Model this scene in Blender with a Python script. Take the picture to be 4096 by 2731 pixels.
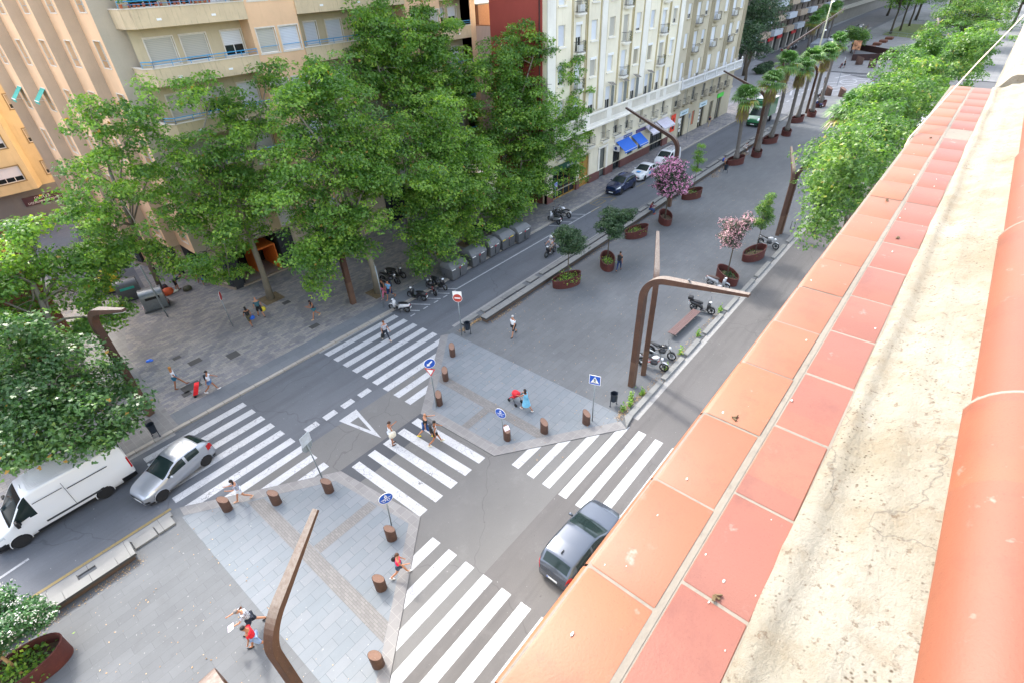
import bpy, math, random
import numpy as np
from mathutils import Matrix, Vector
R=math.radians
for o in list(bpy.data.objects): bpy.data.objects.remove(o)
SC=bpy.context.scene; COL=SC.collection
# ---------------------------------------------------------------- camera
CAMZ=21.0
def rotm(a,b,g):
    ca,sa,cb,sb,cg,sg=math.cos(a),math.sin(a),math.cos(b),math.sin(b),math.cos(g),math.sin(g)
    A=np.array([[ca,-sa,0],[sa,ca,0],[0,0,1]]);B=np.array([[1,0,0],[0,cb,-sb],[0,sb,cb]]);C=np.array([[cg,-sg,0],[sg,cg,0],[0,0,1]])
    return A@B@C
CM=rotm(-.84400463,.944317078,-.0462907947)
cd=bpy.data.cameras.new('camera'); cam=bpy.data.objects.new('camera',cd); COL.objects.link(cam)
mw=Matrix.Identity(4)
for i in range(3):
    for j in range(3): mw[i][j]=CM[i][j]
mw[2][3]=CAMZ
cam.matrix_world=mw
cd.sensor_width=36; cd.lens=18.108; cd.clip_start=.05; cd.clip_end=3000
SC.camera=cam
# ---------------------------------------------------------------- light
SUN_EL=R(47); SUN_AZ=R(77)      # the sun stands over the buildings across the street (angle from +X towards +Y)
w=bpy.data.worlds.new('World'); SC.world=w; w.use_nodes=True
nt=w.node_tree; bg=nt.nodes['Background']; sky=nt.nodes.new('ShaderNodeTexSky')
sky.sky_type='NISHITA'; sky.sun_disc=False; sky.sun_elevation=SUN_EL; sky.sun_rotation=math.pi/2-SUN_AZ
sky.air_density=1.0; sky.dust_density=3.5; sky.ozone_density=.6
hs=nt.nodes.new('ShaderNodeHueSaturation'); hs.inputs['Saturation'].default_value=.6; nt.links.new(sky.outputs[0],hs.inputs['Color']); nt.links.new(hs.outputs[0],bg.inputs[0]); bg.inputs[1].default_value=.15
sl=bpy.data.lights.new('sun','SUN'); sl.energy=1.1; sl.angle=R(6); sl.color=(1,.95,.88)
sun=bpy.data.objects.new('sun',sl); COL.objects.link(sun)
dv=Vector((math.cos(SUN_EL)*math.cos(SUN_AZ),math.cos(SUN_EL)*math.sin(SUN_AZ),math.sin(SUN_EL)))
sun.rotation_euler=dv.to_track_quat('Z','Y').to_euler()
SC.view_settings.view_transform='Standard'; SC.view_settings.look='None'
SC.view_settings.exposure=2.35; SC.view_settings.gamma=1
try:
    SC.cycles.use_denoising=True; SC.cycles.max_bounces=5; SC.cycles.diffuse_bounces=3; SC.cycles.transparent_max_bounces=4
except Exception: pass
rnd=random.Random(7)
# ---------------------------------------------------------------- helpers
def tag(o,label=None,cat=None,group=None,kind=None):
    if label: o['label']=label
    if cat: o['category']=cat
    if group: o['group']=group
    if kind: o['kind']=kind
    return o
def empty(name,loc,rz=0,label=None,cat=None,group=None):
    o=bpy.data.objects.new(name,None); COL.objects.link(o); o.empty_display_size=.3
    o.location=loc; o.rotation_euler=(0,0,rz); return tag(o,label,cat,group)
KIDS={}
def link(o,parent=None):
    COL.objects.link(o)
    if parent is not None:
        o.parent=parent; KIDS.setdefault(parent,[]).append(o)
    return o
def copy_tree(o,loc=None,rz=None,label=None,group=None,parent=None,scale=None):
    c=o.copy(); link(c,parent)
    for k in KIDS.get(o,[]): copy_tree(k,parent=c)
    if loc is not None: c.location=loc
    if rz is not None: c.rotation_euler=(0,0,rz)
    if scale is not None: c.scale=scale if hasattr(scale,'__len__') else (scale,)*3
    if label: c['label']=label
    if group: c['group']=group
    return c
class MB:
    def __init__(s): s.v=[];s.f=[];s.m=[]
    def add(s,vs,fs,mi=0):
        b=len(s.v); s.v+=[tuple(map(float,p)) for p in vs]; s.f+=[tuple(b+i for i in f) for f in fs]; s.m+=[mi]*len(fs); return s
    def box(s,c,d,rz=0,mi=0,M=None,taper=1):
        x,y,z=[q/2 for q in d]; P=[]
        for dz,t in ((-z,1),(z,taper)):
            for dx,dy in ((-x,-y),(x,-y),(x,y),(-x,y)): P.append([dx*t,dy*t,dz])
        ca,sa=math.cos(rz),math.sin(rz)
        if M is not None: P=[list(M@Vector(p)) for p in P]
        P=[(p[0]*ca-p[1]*sa+c[0],p[0]*sa+p[1]*ca+c[1],p[2]+c[2]) for p in P]
        return s.add(P,[(0,3,2,1),(4,5,6,7),(0,1,5,4),(1,2,6,5),(2,3,7,6),(3,0,4,7)],mi)
    def bx(s,x0,x1,y0,y1,z0,z1,mi=0): return s.box(((x0+x1)/2,(y0+y1)/2,(z0+z1)/2),(abs(x1-x0),abs(y1-y0),abs(z1-z0)),mi=mi)
    def prism(s,pts,z0,z1,mi=0,bottom=True):
        n=len(pts); A=sum(pts[i][0]*pts[(i+1)%n][1]-pts[(i+1)%n][0]*pts[i][1] for i in range(n))
        if A<0: pts=pts[::-1]
        vs=[(p[0],p[1],z0) for p in pts]+[(p[0],p[1],z1) for p in pts]
        fs=[tuple(range(n,2*n))]+([tuple(range(n-1,-1,-1))] if bottom else [])+[(i,(i+1)%n,n+(i+1)%n,n+i) for i in range(n)]
        return s.add(vs,fs,mi)
    def sheet(s,pts,z,mi=0):
        n=len(pts); A=sum(pts[i][0]*pts[(i+1)%n][1]-pts[(i+1)%n][0]*pts[i][1] for i in range(n))
        if A<0: pts=pts[::-1]
        return s.add([(p[0],p[1],z) for p in pts],[tuple(range(n))],mi)
    def rings(s,rings,close=True,cap=True,mi=0):
        n=len(rings[0]); vs=[p for r in rings for p in r]; fs=[]
        for k in range(len(rings)-1):
            for i in range(n if close else n-1):
                j=(i+1)%n; fs.append((k*n+i,k*n+j,(k+1)*n+j,(k+1)*n+i))
        if cap and close:
            fs.append(tuple(range(n-1,-1,-1))); fs.append(tuple((len(rings)-1)*n+i for i in range(n)))
        return s.add(vs,fs,mi)
    def tube(s,pts,rad,n=8,mi=0,cap=True,sq=None):
        pts=[Vector(p) for p in pts]; rad=rad if hasattr(rad,'__len__') else [rad]*len(pts); rs=[]
        up=None
        for i,p in enumerate(pts):
            t=(pts[min(i+1,len(pts)-1)]-pts[max(i-1,0)]).normalized()
            if up is None:
                up=Vector((0,0,1)) if abs(t.z)<.9 else Vector((1,0,0))
            a=t.cross(up).normalized(); b=a.cross(t).normalized(); up=b
            r=rad[i]
            if sq: # rectangular section (w,h)
                w_,h_=r; rs.append([tuple(p+a*x+b*y) for x,y in ((-w_,-h_),(w_,-h_),(w_,h_),(-w_,h_))])
            else: rs.append([tuple(p+a*math.cos(2*math.pi*k/n)*r+b*math.sin(2*math.pi*k/n)*r) for k in range(n)])
        return s.rings(rs,mi=mi,cap=cap)
    def lathe(s,prof,c=(0,0,0),n=16,axis='z',mi=0,sx=1,sy=1,cap=True):
        rs=[]
        for r,h in prof:
            q=[]
            for k in range(n):
                a=2*math.pi*k/n; x,y=r*math.cos(a)*sx,r*math.sin(a)*sy
                q.append((c[0]+x,c[1]+y,c[2]+h) if axis=='z' else ((c[0]+x,c[1]+h,c[2]-y) if axis=='y' else (c[0]+h,c[1]+x,c[2]+y)))
            rs.append(q)
        return s.rings(rs,mi=mi,cap=cap)
    def ell(s,c,r,n=12,m=8,mi=0,M=None,lo=-1,hi=1):
        rs=[]
        for k in range(m+1):
            t=math.asin(max(-1,min(1,lo)))+(math.asin(hi)-math.asin(lo))*k/m
            q=[]
            for i in range(n):
                a=2*math.pi*i/n; p=Vector((r[0]*math.cos(t)*math.cos(a),r[1]*math.cos(t)*math.sin(a),r[2]*math.sin(t)))
                if M is not None: p=M@p
                q.append((c[0]+p.x,c[1]+p.y,c[2]+p.z))
            rs.append(q)
        return s.rings(rs,mi=mi)
    def each(s,name,mats,parent=None,loc=None,**k):
        """one object per separate piece"""
        par=list(range(len(s.v)))
        def fd(i):
            while par[i]!=i: par[i]=par[par[i]]; i=par[i]
            return i
        for f in s.f:
            for i in f[1:]: par[fd(i)]=fd(f[0])
        gr={}
        for f in s.f: gr.setdefault(fd(f[0]),[]).append(f)
        for F in gr.values():
            used=sorted({i for f in F for i in f}); mp={a:b for b,a in enumerate(used)}; m=MB(); m.add([s.v[i] for i in used],[tuple(mp[i] for i in f) for f in F]); m.build(name,mats,parent,loc=loc,**k)
    def build(s,name,mats,parent=None,smooth=False,bevel=0,loc=None,seg=2):
        me=bpy.data.meshes.new(name); me.from_pydata(s.v,[],s.f)
        mats=mats if isinstance(mats,(list,tuple)) else [mats]
        for m in mats: me.materials.append(m)
        if len(mats)>1: me.polygons.foreach_set('material_index',s.m)
        if smooth: me.polygons.foreach_set('use_smooth',[True]*len(me.polygons))
        me.update()
        if smooth is not False and smooth!='all':
            try: me.set_sharp_from_angle(angle=R(40))
            except Exception: pass
        o=bpy.data.objects.new(name,me); link(o,parent)
        if loc is not None: o.location=loc
        if bevel:
            b=o.modifiers.new('bevel','BEVEL'); b.width=bevel; b.segments=seg; b.limit_method='ANGLE'; b.angle_limit=R(35)
        return o
def struct(name,mb,m,**k): return tag(mb.build(name,m,**k),kind='structure')
# ---------------------------------------------------------------- materials
def lin(h):
    h=h.lstrip('#'); c=[int(h[i:i+2],16)/255 for i in (0,2,4)]
    return tuple(((x/12.92) if x<=.04045 else ((x+.055)/1.055)**2.4) for x in c)
def rgb(c,k=1): return (c[0]*k,c[1]*k,c[2]*k,1)
MC={}
class NT:
    def __init__(s,m):
        s.m=m; s.t=m.node_tree; s.b=s.t.nodes['Principled BSDF']; s.co=None
    def n(s,t,**k):
        q=s.t.nodes.new(t)
        for a,b in k.items(): setattr(q,a,b)
        return q
    def l(s,a,b): s.t.links.new(a,b)
    def coord(s):
        if s.co is None: s.co=s.n('ShaderNodeTexCoord').outputs['Object']
        return s.co
    def noise(s,scale,detail=4,rough=.55,vec=None,dist=0):
        q=s.n('ShaderNodeTexNoise'); s.l(vec or s.coord(),q.inputs['Vector']); q.inputs['Scale'].default_value=scale; q.inputs['Detail'].default_value=detail; q.inputs['Roughness'].default_value=rough; q.inputs['Distortion'].default_value=dist
        return q.outputs['Fac']
    def map(s,loc=(0,0,0),rot=(0,0,0),sc=(1,1,1)):
        q=s.n('ShaderNodeMapping'); s.l(s.coord(),q.inputs[0]); q.inputs[1].default_value=loc; q.inputs[2].default_value=rot; q.inputs[3].default_value=sc
        return q.outputs[0]
    def ramp(s,f,stops):
        q=s.n('ShaderNodeValToRGB'); e=q.color_ramp.elements
        while len(e)<len(stops): e.new(.5)
        for i,(p,c) in enumerate(stops): e[i].position=p; e[i].color=(c,c,c,1) if not hasattr(c,'__len__') else (c[0],c[1],c[2],1)
        s.l(f,q.inputs[0]); return q.outputs[0]
    def mix(s,f,a,b,mode='MIX'):
        q=s.n('ShaderNodeMix',data_type='RGBA',blend_type=mode)
        for i,x in ((0,f),(6,a),(7,b)):
            if hasattr(x,'links') or hasattr(x,'is_linked'): s.l(x,q.inputs[i])
            elif i==0: q.inputs[0].default_value=x
            else: q.inputs[i].default_value=(x[0],x[1],x[2],1)
        return q.outputs[2]
    def bump(s,h,st=.3,d=.02):
        q=s.n('ShaderNodeBump'); q.inputs['Strength'].default_value=st; q.inputs['Distance'].default_value=d; s.l(h,q.inputs['Height']); s.l(q.outputs[0],s.b.inputs['Normal'])
def newmat(name,col=(.5,.5,.5),rough=.7,metal=0,spec=None,coat=0):
    m=bpy.data.materials.new(name); m.use_nodes=True; b=m.node_tree.nodes['Principled BSDF']
    b.inputs['Base Color'].default_value=rgb(col); b.inputs['Roughness'].default_value=rough; b.inputs['Metallic'].default_value=metal
    if spec is not None: b.inputs['Specular IOR Level'].default_value=spec
    if coat: b.inputs['Coat Weight'].default_value=coat; b.inputs['Coat Roughness'].default_value=.06
    return m
def M(hexc,rough=.6,metal=0,coat=0,var=.12,sc=6,k=1,spec=None,name=None,bump=0):
    key=(hexc,rough,metal,coat,var,sc,k,bump)
    if key in MC: return MC[key]
    c=lin(hexc); c=tuple(x*k for x in c); m=newmat(name or 'mat_'+hexc.strip('#'),c,rough,metal,spec,coat)
    if var:
        t=NT(m); f=t.noise(sc,5); 
        t.l(t.mix(t.ramp(f,[(.3,0),(.7,1)]),tuple(x*(1-var) for x in c),tuple(min(1,x*(1+var)) for x in c)),t.b.inputs['Base Color'])
        if bump: t.bump(f,bump,.01)
    MC[key]=m; return m
def wall_mat(name,hexc,k=1,stain='#6b6350',st=.35,sc=1.0,streak=True,blot=.1):
    c=tuple(x*k for x in lin(hexc)); m=newmat(name,c,.9); t=NT(m)
    a=t.mix(t.ramp(t.noise(.35*sc,6,.6),[(.35,0),(.7,1)]),tuple(x*(1-blot) for x in c),tuple(min(1,x*(1+blot)) for x in c))
    if streak:
        v=t.map(sc=(2.5,2.5,.22)); g=t.ramp(t.noise(1.3*sc,6,.7,vec=v),[(.55,0),(.8,st)])
        a=t.mix(g,a,tuple(x*k for x in lin(stain)))
    g2=t.noise(40,3,.6); a=t.mix(t.ramp(g2,[(.3,.12),(.7,0)]),a,(0.05,.045,.04))
    t.l(a,t.b.inputs['Base Color']); t.bump(g2,.25,.01); return m
def paver(name,c1,c2,mortar,bw,bh,rot=0,ms=.012,k=1,off=.5,blotch=.18,dark=None,rough=.85,spots=True):
    c1,c2,mo=[tuple(x*k for x in lin(h)) for h in (c1,c2,mortar)]
    m=newmat(name,c1,rough); t=NT(m); v=t.map(rot=(0,0,R(rot)))
    b=t.n('ShaderNodeTexBrick'); t.l(v,b.inputs[0]); b.inputs['Color1'].default_value=rgb(c1); b.inputs['Color2'].default_value=rgb(c2); b.inputs['Mortar'].default_value=rgb(mo)
    b.inputs['Scale'].default_value=1; b.inputs['Mortar Size'].default_value=ms; b.inputs['Mortar Smooth'].default_value=.3; b.inputs['Brick Width'].default_value=bw; b.inputs['Row Height'].default_value=bh; b.offset=off
    a=b.outputs['Color']
    a=t.mix(t.ramp(t.noise(.16,6,.6),[(.38,blotch),(.62,0)]),a,(.02,.02,.022))
    a=t.mix(t.ramp(t.noise(1.6,6,.7),[(.5,0),(.75,blotch*.8)]),a,(.03,.028,.026))
    if dark: a=t.mix(t.ramp(t.noise(.5,2,.5),[(.56,0),(.58,.4)]),a,tuple(x*k for x in lin(dark)))
    a=t.mix(t.ramp(t.noise(60,2,.7),[(.3,.2),(.7,0)]),a,(.02,.02,.02))
    if spots: a=t.mix(t.ramp(t.noise(9,2,.4),[(.73,0),(.76,.35)]),a,(.4,.4,.38))
    t.l(a,t.b.inputs['Base Color']); return m
def asphalt(name,hexc,k=1,tracks=True):
    c=tuple(x*k for x in lin(hexc)); m=newmat(name,c,.9); t=NT(m)
    a=t.mix(t.ramp(t.noise(90,2,.8),[(.3,0),(.7,1)]),tuple(x*.72 for x in c),tuple(x*1.3 for x in c))
    a=t.mix(t.ramp(t.noise(.22,6,.6),[(.35,.3),(.65,0)]),a,tuple(x*.5 for x in c))
    if tracks:
        v=t.map(sc=(.07,1.0,1)); a=t.mix(t.ramp(t.noise(1.1,4,.6,vec=v),[(.48,0),(.7,.4)]),a,tuple(x*.45 for x in c))
    a=t.mix(t.ramp(t.noise(.9,6,.75),[(.55,0),(.72,.2)]),a,tuple(min(1,x*1.7) for x in c))
    a=t.mix(t.ramp(t.noise(7,2,.5),[(.74,0),(.76,.5)]),a,(.35,.35,.34)); a=t.mix(t.ramp(t.noise(4.3,3,.5),[(.70,0),(.74,.45)]),a,tuple(x*.35 for x in c))
    # sealed cracks
    vo=t.n('ShaderNodeTexVoronoi',feature='DISTANCE_TO_EDGE'); vv=t.n('ShaderNodeVectorMath',operation='ADD'); nz=t.n('ShaderNodeTexNoise'); nz.inputs['Scale'].default_value=.8; t.l(t.coord(),nz.inputs[0]); t.l(t.coord(),vv.inputs[0]); t.l(nz.outputs['Color'],vv.inputs[1]); t.l(vv.outputs[0],vo.inputs['Vector']); vo.inputs['Scale'].default_value=.13
    cr=t.ramp(vo.outputs['Distance'],[(0,.28),(.003,0)]); a=t.mix(cr,a,(.012,.012,.013))
    t.l(a,t.b.inputs['Base Color']); t.bump(t.noise(120,2),.35,.01); return m
def paint(name,hexc,k=1,worn=.5):
    c=tuple(x*k for x in lin(hexc)); m=newmat(name,c,.75); t=NT(m)
    vv=t.n('ShaderNodeVectorMath',operation='ADD'); nz=t.n('ShaderNodeTexNoise'); nz.inputs['Scale'].default_value=3; t.l(t.coord(),nz.inputs[0]); sc=t.n('ShaderNodeVectorMath',operation='SCALE'); sc.inputs[3].default_value=.35; t.l(nz.outputs['Color'],sc.inputs[0]); t.l(t.coord(),vv.inputs[0]); t.l(sc.outputs[0],vv.inputs[1])
    vo=t.n('ShaderNodeTexVoronoi',feature='DISTANCE_TO_EDGE'); vo.inputs['Scale'].default_value=3.2; t.l(vv.outputs[0],vo.inputs['Vector'])
    g=t.ramp(t.noise(.9,3),[(.42,0),(.6,1)])
    mu=t.n('ShaderNodeMath',operation='MULTIPLY'); t.l(t.ramp(vo.outputs['Distance'],[(0,1),(.03,0)]),mu.inputs[0]); t.l(g,mu.inputs[1])
    a=t.mix(t.ramp(t.noise(.7,5,.7),[(.4,.28),(.7,0)]),c,tuple(x*.45 for x in c))
    a=t.mix(t.ramp(t.noise(45,4,.8),[(.48,0),(.64,worn)]),a,(.1,.1,.105)); a=t.mix(t.ramp(t.noise(2.2,6,.8),[(.56,0),(.74,worn)]),a,(.13,.13,.135))
    v=t.map(sc=(.3,3,1)); a=t.mix(t.ramp(t.noise(6,5,.8,vec=v),[(.6,0),(.75,worn*.7)]),a,(.1,.1,.105))
    a=t.mix(mu.outputs[0],a,(.07,.07,.075)); t.l(a,t.b.inputs['Base Color']); return m
def corten(name='corten_steel',k=1,a='#5a2c20',b='#7a4a2c',stn='#8d7a68',dust=0):
    m=newmat(name,lin(a),.75,.0); t=NT(m)
    A=tuple(x*k for x in lin(a));B=tuple(x*k for x in lin(b))
    q=t.mix(t.ramp(t.noise(1.3,6,.65),[(.35,0),(.68,1)]),A,B)
    v=t.map(sc=(6,6,.7)); q=t.mix(t.ramp(t.noise(2,5,.7,vec=v),[(.5,0),(.8,.5)]),q,tuple(x*.5 for x in A))
    q=t.mix(t.ramp(t.noise(24,3,.7),[(.62,0),(.7,.35)]),q,lin(stn))
    if dust:  # pale upward faces: sunlit tops painted in along with dust and droppings
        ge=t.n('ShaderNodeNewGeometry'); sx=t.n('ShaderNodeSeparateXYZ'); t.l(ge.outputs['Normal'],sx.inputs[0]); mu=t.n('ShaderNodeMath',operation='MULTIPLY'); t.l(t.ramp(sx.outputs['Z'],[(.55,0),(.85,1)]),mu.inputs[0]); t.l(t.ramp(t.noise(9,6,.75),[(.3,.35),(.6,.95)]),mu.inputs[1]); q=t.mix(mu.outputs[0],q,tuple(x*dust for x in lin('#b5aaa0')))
    t.l(q,t.b.inputs['Base Color']); t.bump(t.noise(30,3),.2,.01); return m
GLASS=newmat('dark_window_glass',(.015,.02,.022),.08,0,.5)
CARGLASS=newmat('tinted_car_glass',(.012,.022,.022),.12,0,.35)
TYRE=M('#1c1c1e',.85,var=.1); BLK=M('#16171a',.45,var=.05); DGREY=M('#3a3c40',.6); STEEL=M('#9aa0a4',.35,.8,var=.1); GALV=M('#8e979c',.45,.5,var=.15,sc=20)
CHROME=M('#c8ccd0',.2,1,var=0); WHITE=M('#e8e8e6',.5,var=.05); RUB=M('#232326',.7)
# ---------------------------------------------------------------- ground, roads, pavements
ASP=asphalt('asphalt_dark','#74787f',.62); ASPL=asphalt('asphalt_worn','#878483',.44); 
PAINT=paint('white_road_paint','#e9ebee',.62,.6); PAINTW=paint('worn_white_road_paint','#cfd2d6',.7,.9); YEL=paint('yellow_road_paint','#b39a55',.62,.9)
SLAB=paver('blue_grey_slabs','#9aa1a8','#909aa2','#70767b',.9,.45,0,.008,.60,blotch=.12)
RAMB=paver('promenade_slabs','#85898d','#7e8286','#6b6f73',1.2,.42,0,.006,.58,blotch=.2)
SIDEP=paver('small_grey_pavers','#a6a19a','#85848a','#6f6d6d',.42,.21,0,.008,.92,blotch=.2,dark='#63646c')
TACT=paver('square_tactile_pavers','#9e9d9c','#939191','#adaba8',.4,.4,0,.010,.70,off=0,blotch=.15)
BANDP=paver('setts_band','#9e9c9a','#908e8d','#7b7976',.28,.1,90,.008,.60,blotch=.12)
FARP=paver('light_square_pavers','#a9aaa8','#9d9f9f','#888a8b',.8,.8,0,.01,.6)
KERB=paver('granite_kerb','#bdb7ad','#aea89f','#6c6964',1.0,5,0,.012,.85,off=0,blotch=.15)
GRAN=paver('granite_bench_stone','#a5a5a2','#9b9c9a','#5a5a58',1.5,6,0,.01,.64,off=0,blotch=.15)
g=MB(); g.sheet([(-400,-400),(1400,-400),(1400,900),(-400,900)],-.03); struct('ground',g,asphalt('far_ground','#84868a',.4,False))
r=MB(); r.sheet([(-60,3.9),(128,3.9),(128,9.3),(-60,9.3)],0.0); struct('road',r,ASPL)
r=MB(); r.sheet([(-60,22.0),(128,22.0),(128,29.3),(-60,29.3)],.0); struct('road',r,ASP)
r=MB(); r.sheet([(-2,9.3),(22,9.3),(22,22.0),(-2,22.0)],.0); struct('road',r,asphalt('asphalt_crossing','#8a8988',.52,False))
r=MB(); r.sheet([(-2,9.302),(-60,9.302),(-60,21.998),(-2,21.998)],-.002); struct('road',r,ASPL)
# darker resurfaced strip across the gap between the medians
r=MB(); r.sheet([(7.35,19.05),(12.9,18.95),(12.75,17.7),(11.06,17.68),(8.5,17.55),(7.5,17.62)],.004); struct('road_patch',r,asphalt('asphalt_patch','#63666c',.55,False))
# side street going away beside the orange building
r=MB(); r.sheet([(2.4,45.5),(9,45.5),(12,62),(16,110),(8,110),(5,70)],.008); 
# opposite pavement
Z1=.12
s=MB(); s.prism([(-60,29.35),(128,29.35),(128,34),(43,34),(43,46),(24,46),(14,44.5),(12,50),(13,120),(-60,120)],-.02,Z1,bottom=False); struct('pavement',s,SIDEP)
s=MB(); s.sheet([(4.0,50.6),(8.6,49.2),(10.6,62),(13,110),(5,110),(3.6,70)],Z1+.004); struct('road',s,ASP)
s=MB(); s.sheet([(-2,29.4),(3.35,29.4),(3.9,38.8),(5.8,46),(1,47),(-6,40)],Z1+.004); struct('pavement',s,TACT)
s=MB(); s.sheet([(3.4,29.4),(24,29.4),(24,30.75),(3.4,30.75)],Z1+.004); struct('pavement',s,paver('long_kerb_slabs','#8f949a','#858a91','#6a6e74',1.2,.7,0,.006,.68))
k=MB()
k.bx(-60,128,29.12,29.352,-.02,Z1+.006); struct('kerb',k,KERB)
# own-side pavement below the parapet
s=MB(); s.prism([(-60,-2),(128,-2),(128,3.9),(-60,3.9)],-.02,Z1,bottom=False); struct('pavement',s,FARP)
k=MB(); k.bx(-60,128,3.9,4.05,-.02,Z1+.006); struct('kerb',k,KERB)
# promenade on the far side of the crossing
ZM=.03
up=[(12.9,18.9),(19.1,23.75),(20.2,23.75),(97,24.4),(97,9.1),(20.0,9.1),(19.2,8.85),(13.15,13.35)]
s=MB(); s.prism(up,-.02,ZM,bottom=False); struct('promenade',s,RAMB)
s=MB(); s.sheet([(13.5,18.7),(19.5,23.4),(19.85,23.3),(19.95,9.6),(19.2,9.5),(13.75,13.6)],ZM+.004); struct('pavement',s,SLAB)
s=MB(); s.sheet([(12.9,18.9),(19.1,23.75),(19.6,23.45),(13.55,18.65),(13.8,13.6),(19.5,9.4),(19.2,8.85),(13.15,13.35)],ZM+.008); struct('pavement',s,TACT)
s=MB(); s.sheet([(15.55,20.15),(16.2,20.65),(16.2,11.9),(15.55,12.35)],ZM+.012); s.sheet([(13.68,16.3),(15.55,16.3),(15.55,15.8),(13.72,15.8)],ZM+.012); struct('pavement',s,BANDP)
# near promenade
lo=[(7.4,18.98),(.9,23.45),(-60,23.45),(-60,9.1),(2.6,9.1),(8.15,13.6)]
s=MB(); s.prism(lo,-.02,ZM,bottom=False); struct('promenade',s,RAMB)
s=MB(); s.sheet([(6.9,18.6),(1.0,22.7),(.85,22.7),(1.1,9.3),(2.5,9.4),(7.6,13.7)],ZM+.004); struct('pavement',s,SLAB)
s=MB(); s.sheet([(7.4,18.98),(1.0,23.4),(.95,22.75),(6.85,18.65),(7.55,13.75),(2.2,9.4),(2.6,9.1),(8.15,13.6)],ZM+.008); struct('pavement',s,TACT)
s=MB(); s.sheet([(3.3,21.0),(3.95,20.6),(4.05,10.9),(3.4,10.4)],ZM+.012); s.sheet([(4.02,16.25),(7.15,16.25),(7.2,15.7),(4.03,15.7)],ZM+.012); struct('pavement',s,BANDP)
# promenade edge kerb stones (separate raised granite blocks)
k=MB()
for x0,x1 in ((20.2,23.9),(24.2,26.9),(27.3,29.4),(30.3,33.3),(34.0,36.2),(36.9,39.7),(40.3,43.4),(44.3,47.5),(48.2,51),(52,56),(57,62),(63,70),(71,80),(81,90)):
    k.bx(x0,x1,9.02,9.34,-.02,.16)
k.prism([(19.2,8.85),(20.2,9.02),(20.2,9.34),(19.9,9.4)],-.02,.15)
struct('kerb',k,GRAN,bevel=.015)
k=MB()
x=21
while x<96:
    L_=rnd.choice([1.1,1.6,2.2]); k.bx(x,x+L_,23.25+rnd.uniform(-.03,.03),23.68,-.02,.15); x+=L_+rnd.choice([.02,.02,.35,.6])
k.bx(-40,.6,23.15,23.46,-.02,.10)
struct('kerb',k,GRAN,bevel=.012)
# gutter strips
s=MB(); s.sheet([(20.2,8.68),(97,8.68),(97,9.02),(20.2,9.02)],.004); s.sheet([(-60,28.86),(3,28.86),(3,29.12),(-60,29.12)],.004); s.sheet([(12.6,28.95),(19,28.95),(19,29.12),(12.6,29.12)],.004); s.sheet([(20.5,23.7),(97,23.7),(97,24.05),(20.5,24.05)],.004)
struct('gutter',s,M('#9b9a98',.9,k=.75,var=.15))
s=MB(); s.sheet([(-60,23.62),(.7,23.62),(.7,23.78),(-60,23.78)],.005); struct('road_marking',s,YEL)
# ---- painted markings
def clip_line(y,a,b): return a[0]+(y-a[1])*(b[0]-a[0])/(b[1]-a[1])
mk=MB()
for i in range(9):
    y1=28.66-1.02*i; y0=y1-.5; xl=12.74+.035*i
    xr1=xr0=18.92+.045*i
    if y0<24.0:
        xr1=min(xr1,clip_line(y1,(12.95,18.9),(19.1,23.75))); xr0=min(xr0,clip_line(y0,(12.95,18.9),(19.1,23.75)))
    mk.sheet([(xl,y1),(xr1,y1),(xr0,y0),(xl+.03,y0)],.006)
struct('crosswalk_marking',mk,PAINT)
mk=MB()
for i in range(9):
    y1=28.42-1.02*i; y0=y1-.48; xr=6.78+.05*i; xl=1.08-.02*i
    a,b=(7.35,19.05),(1.0,23.45); l1=max(xl,clip_line(y1,a,b)) if y1<23.45 else xl; l0=max(xl,clip_line(y0,a,b)) if y0<23.45 else xl
    if l0<xr-.1 and y0>19.6: mk.sheet([(l1,y1),(xr,y1),(xr+.02,y0),(l0,y0)],.006)
struct('crosswalk_marking',mk,PAINT)
mk=MB()
for i in range(5):
    x=7.93+1.035*i; mk.sheet([(x,18.78),(x+.49,18.78),(x+.71,13.64),(x+.21,13.64)],.008)
struct('crosswalk_marking',mk,PAINT)
mk=MB()
for i in range(8):
    y1=12.24-1.0*i; y0=y1-.46; a,b=(13.2,13.3),(19.25,8.85); r1=min(19.49,clip_line(y1,a,b)) if y1>8.8 else 19.49; r0=min(19.49,clip_line(y0,a,b)) if y0>8.8 else 19.49
    mk.sheet([(13.29,y1),(r1,y1),(r0,y0),(13.29,y0)],.006)
struct('crosswalk_marking',mk,PAINT)
mk=MB()
for i in range(8):
    y1=12.34-1.01*i; y0=y1-.5; xr=7.78+.05*i; a,b=(2.7,9.15),(7.72,13.25); l1=clip_line(y1,a,b) if y1>9.1 else 2.2; l0=clip_line(y0,a,b) if y0>9.1 else 2.2
    mk.sheet([(l1,y1),(xr,y1),(xr+.02,y0),(l0,y0)],.006)
struct('crosswalk_marking',mk,PAINT)
mk=MB()
for x0,x1 in ((11.59,12.4),(10.35,11.15),(9.1,9.92),(7.87,8.68)): mk.sheet([(x0,23.33),(x1,23.35),(x1,22.9),(x0,22.88)],.006)
struct('road_marking',mk,PAINT)
mk=MB(); O=[(9.54,22.27),(10.77,22.29),(10.23,19.22)];I=[(9.86,21.63),(10.46,21.65),(10.22,20.1)]
for i in range(3):
    j=(i+1)%3; mk.sheet([O[i],O[j],I[j],I[i]],.006)
struct('yield_triangle_marking',mk,PAINT)
mk=MB()
for pts in ([(19.4,27.95),(19.55,27.95),(19.55,27.44),(20.6,27.44),(20.6,27.58),(19.4,27.4)],):
    pass
def pline(a,b,w_=.12,z=.006):
    a=Vector(a);b=Vector(b);n=(b-a).normalized().orthogonal()*w_/2; mk.sheet([tuple(a+n),tuple(b+n),tuple(b-n),tuple(a-n)],z)
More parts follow.
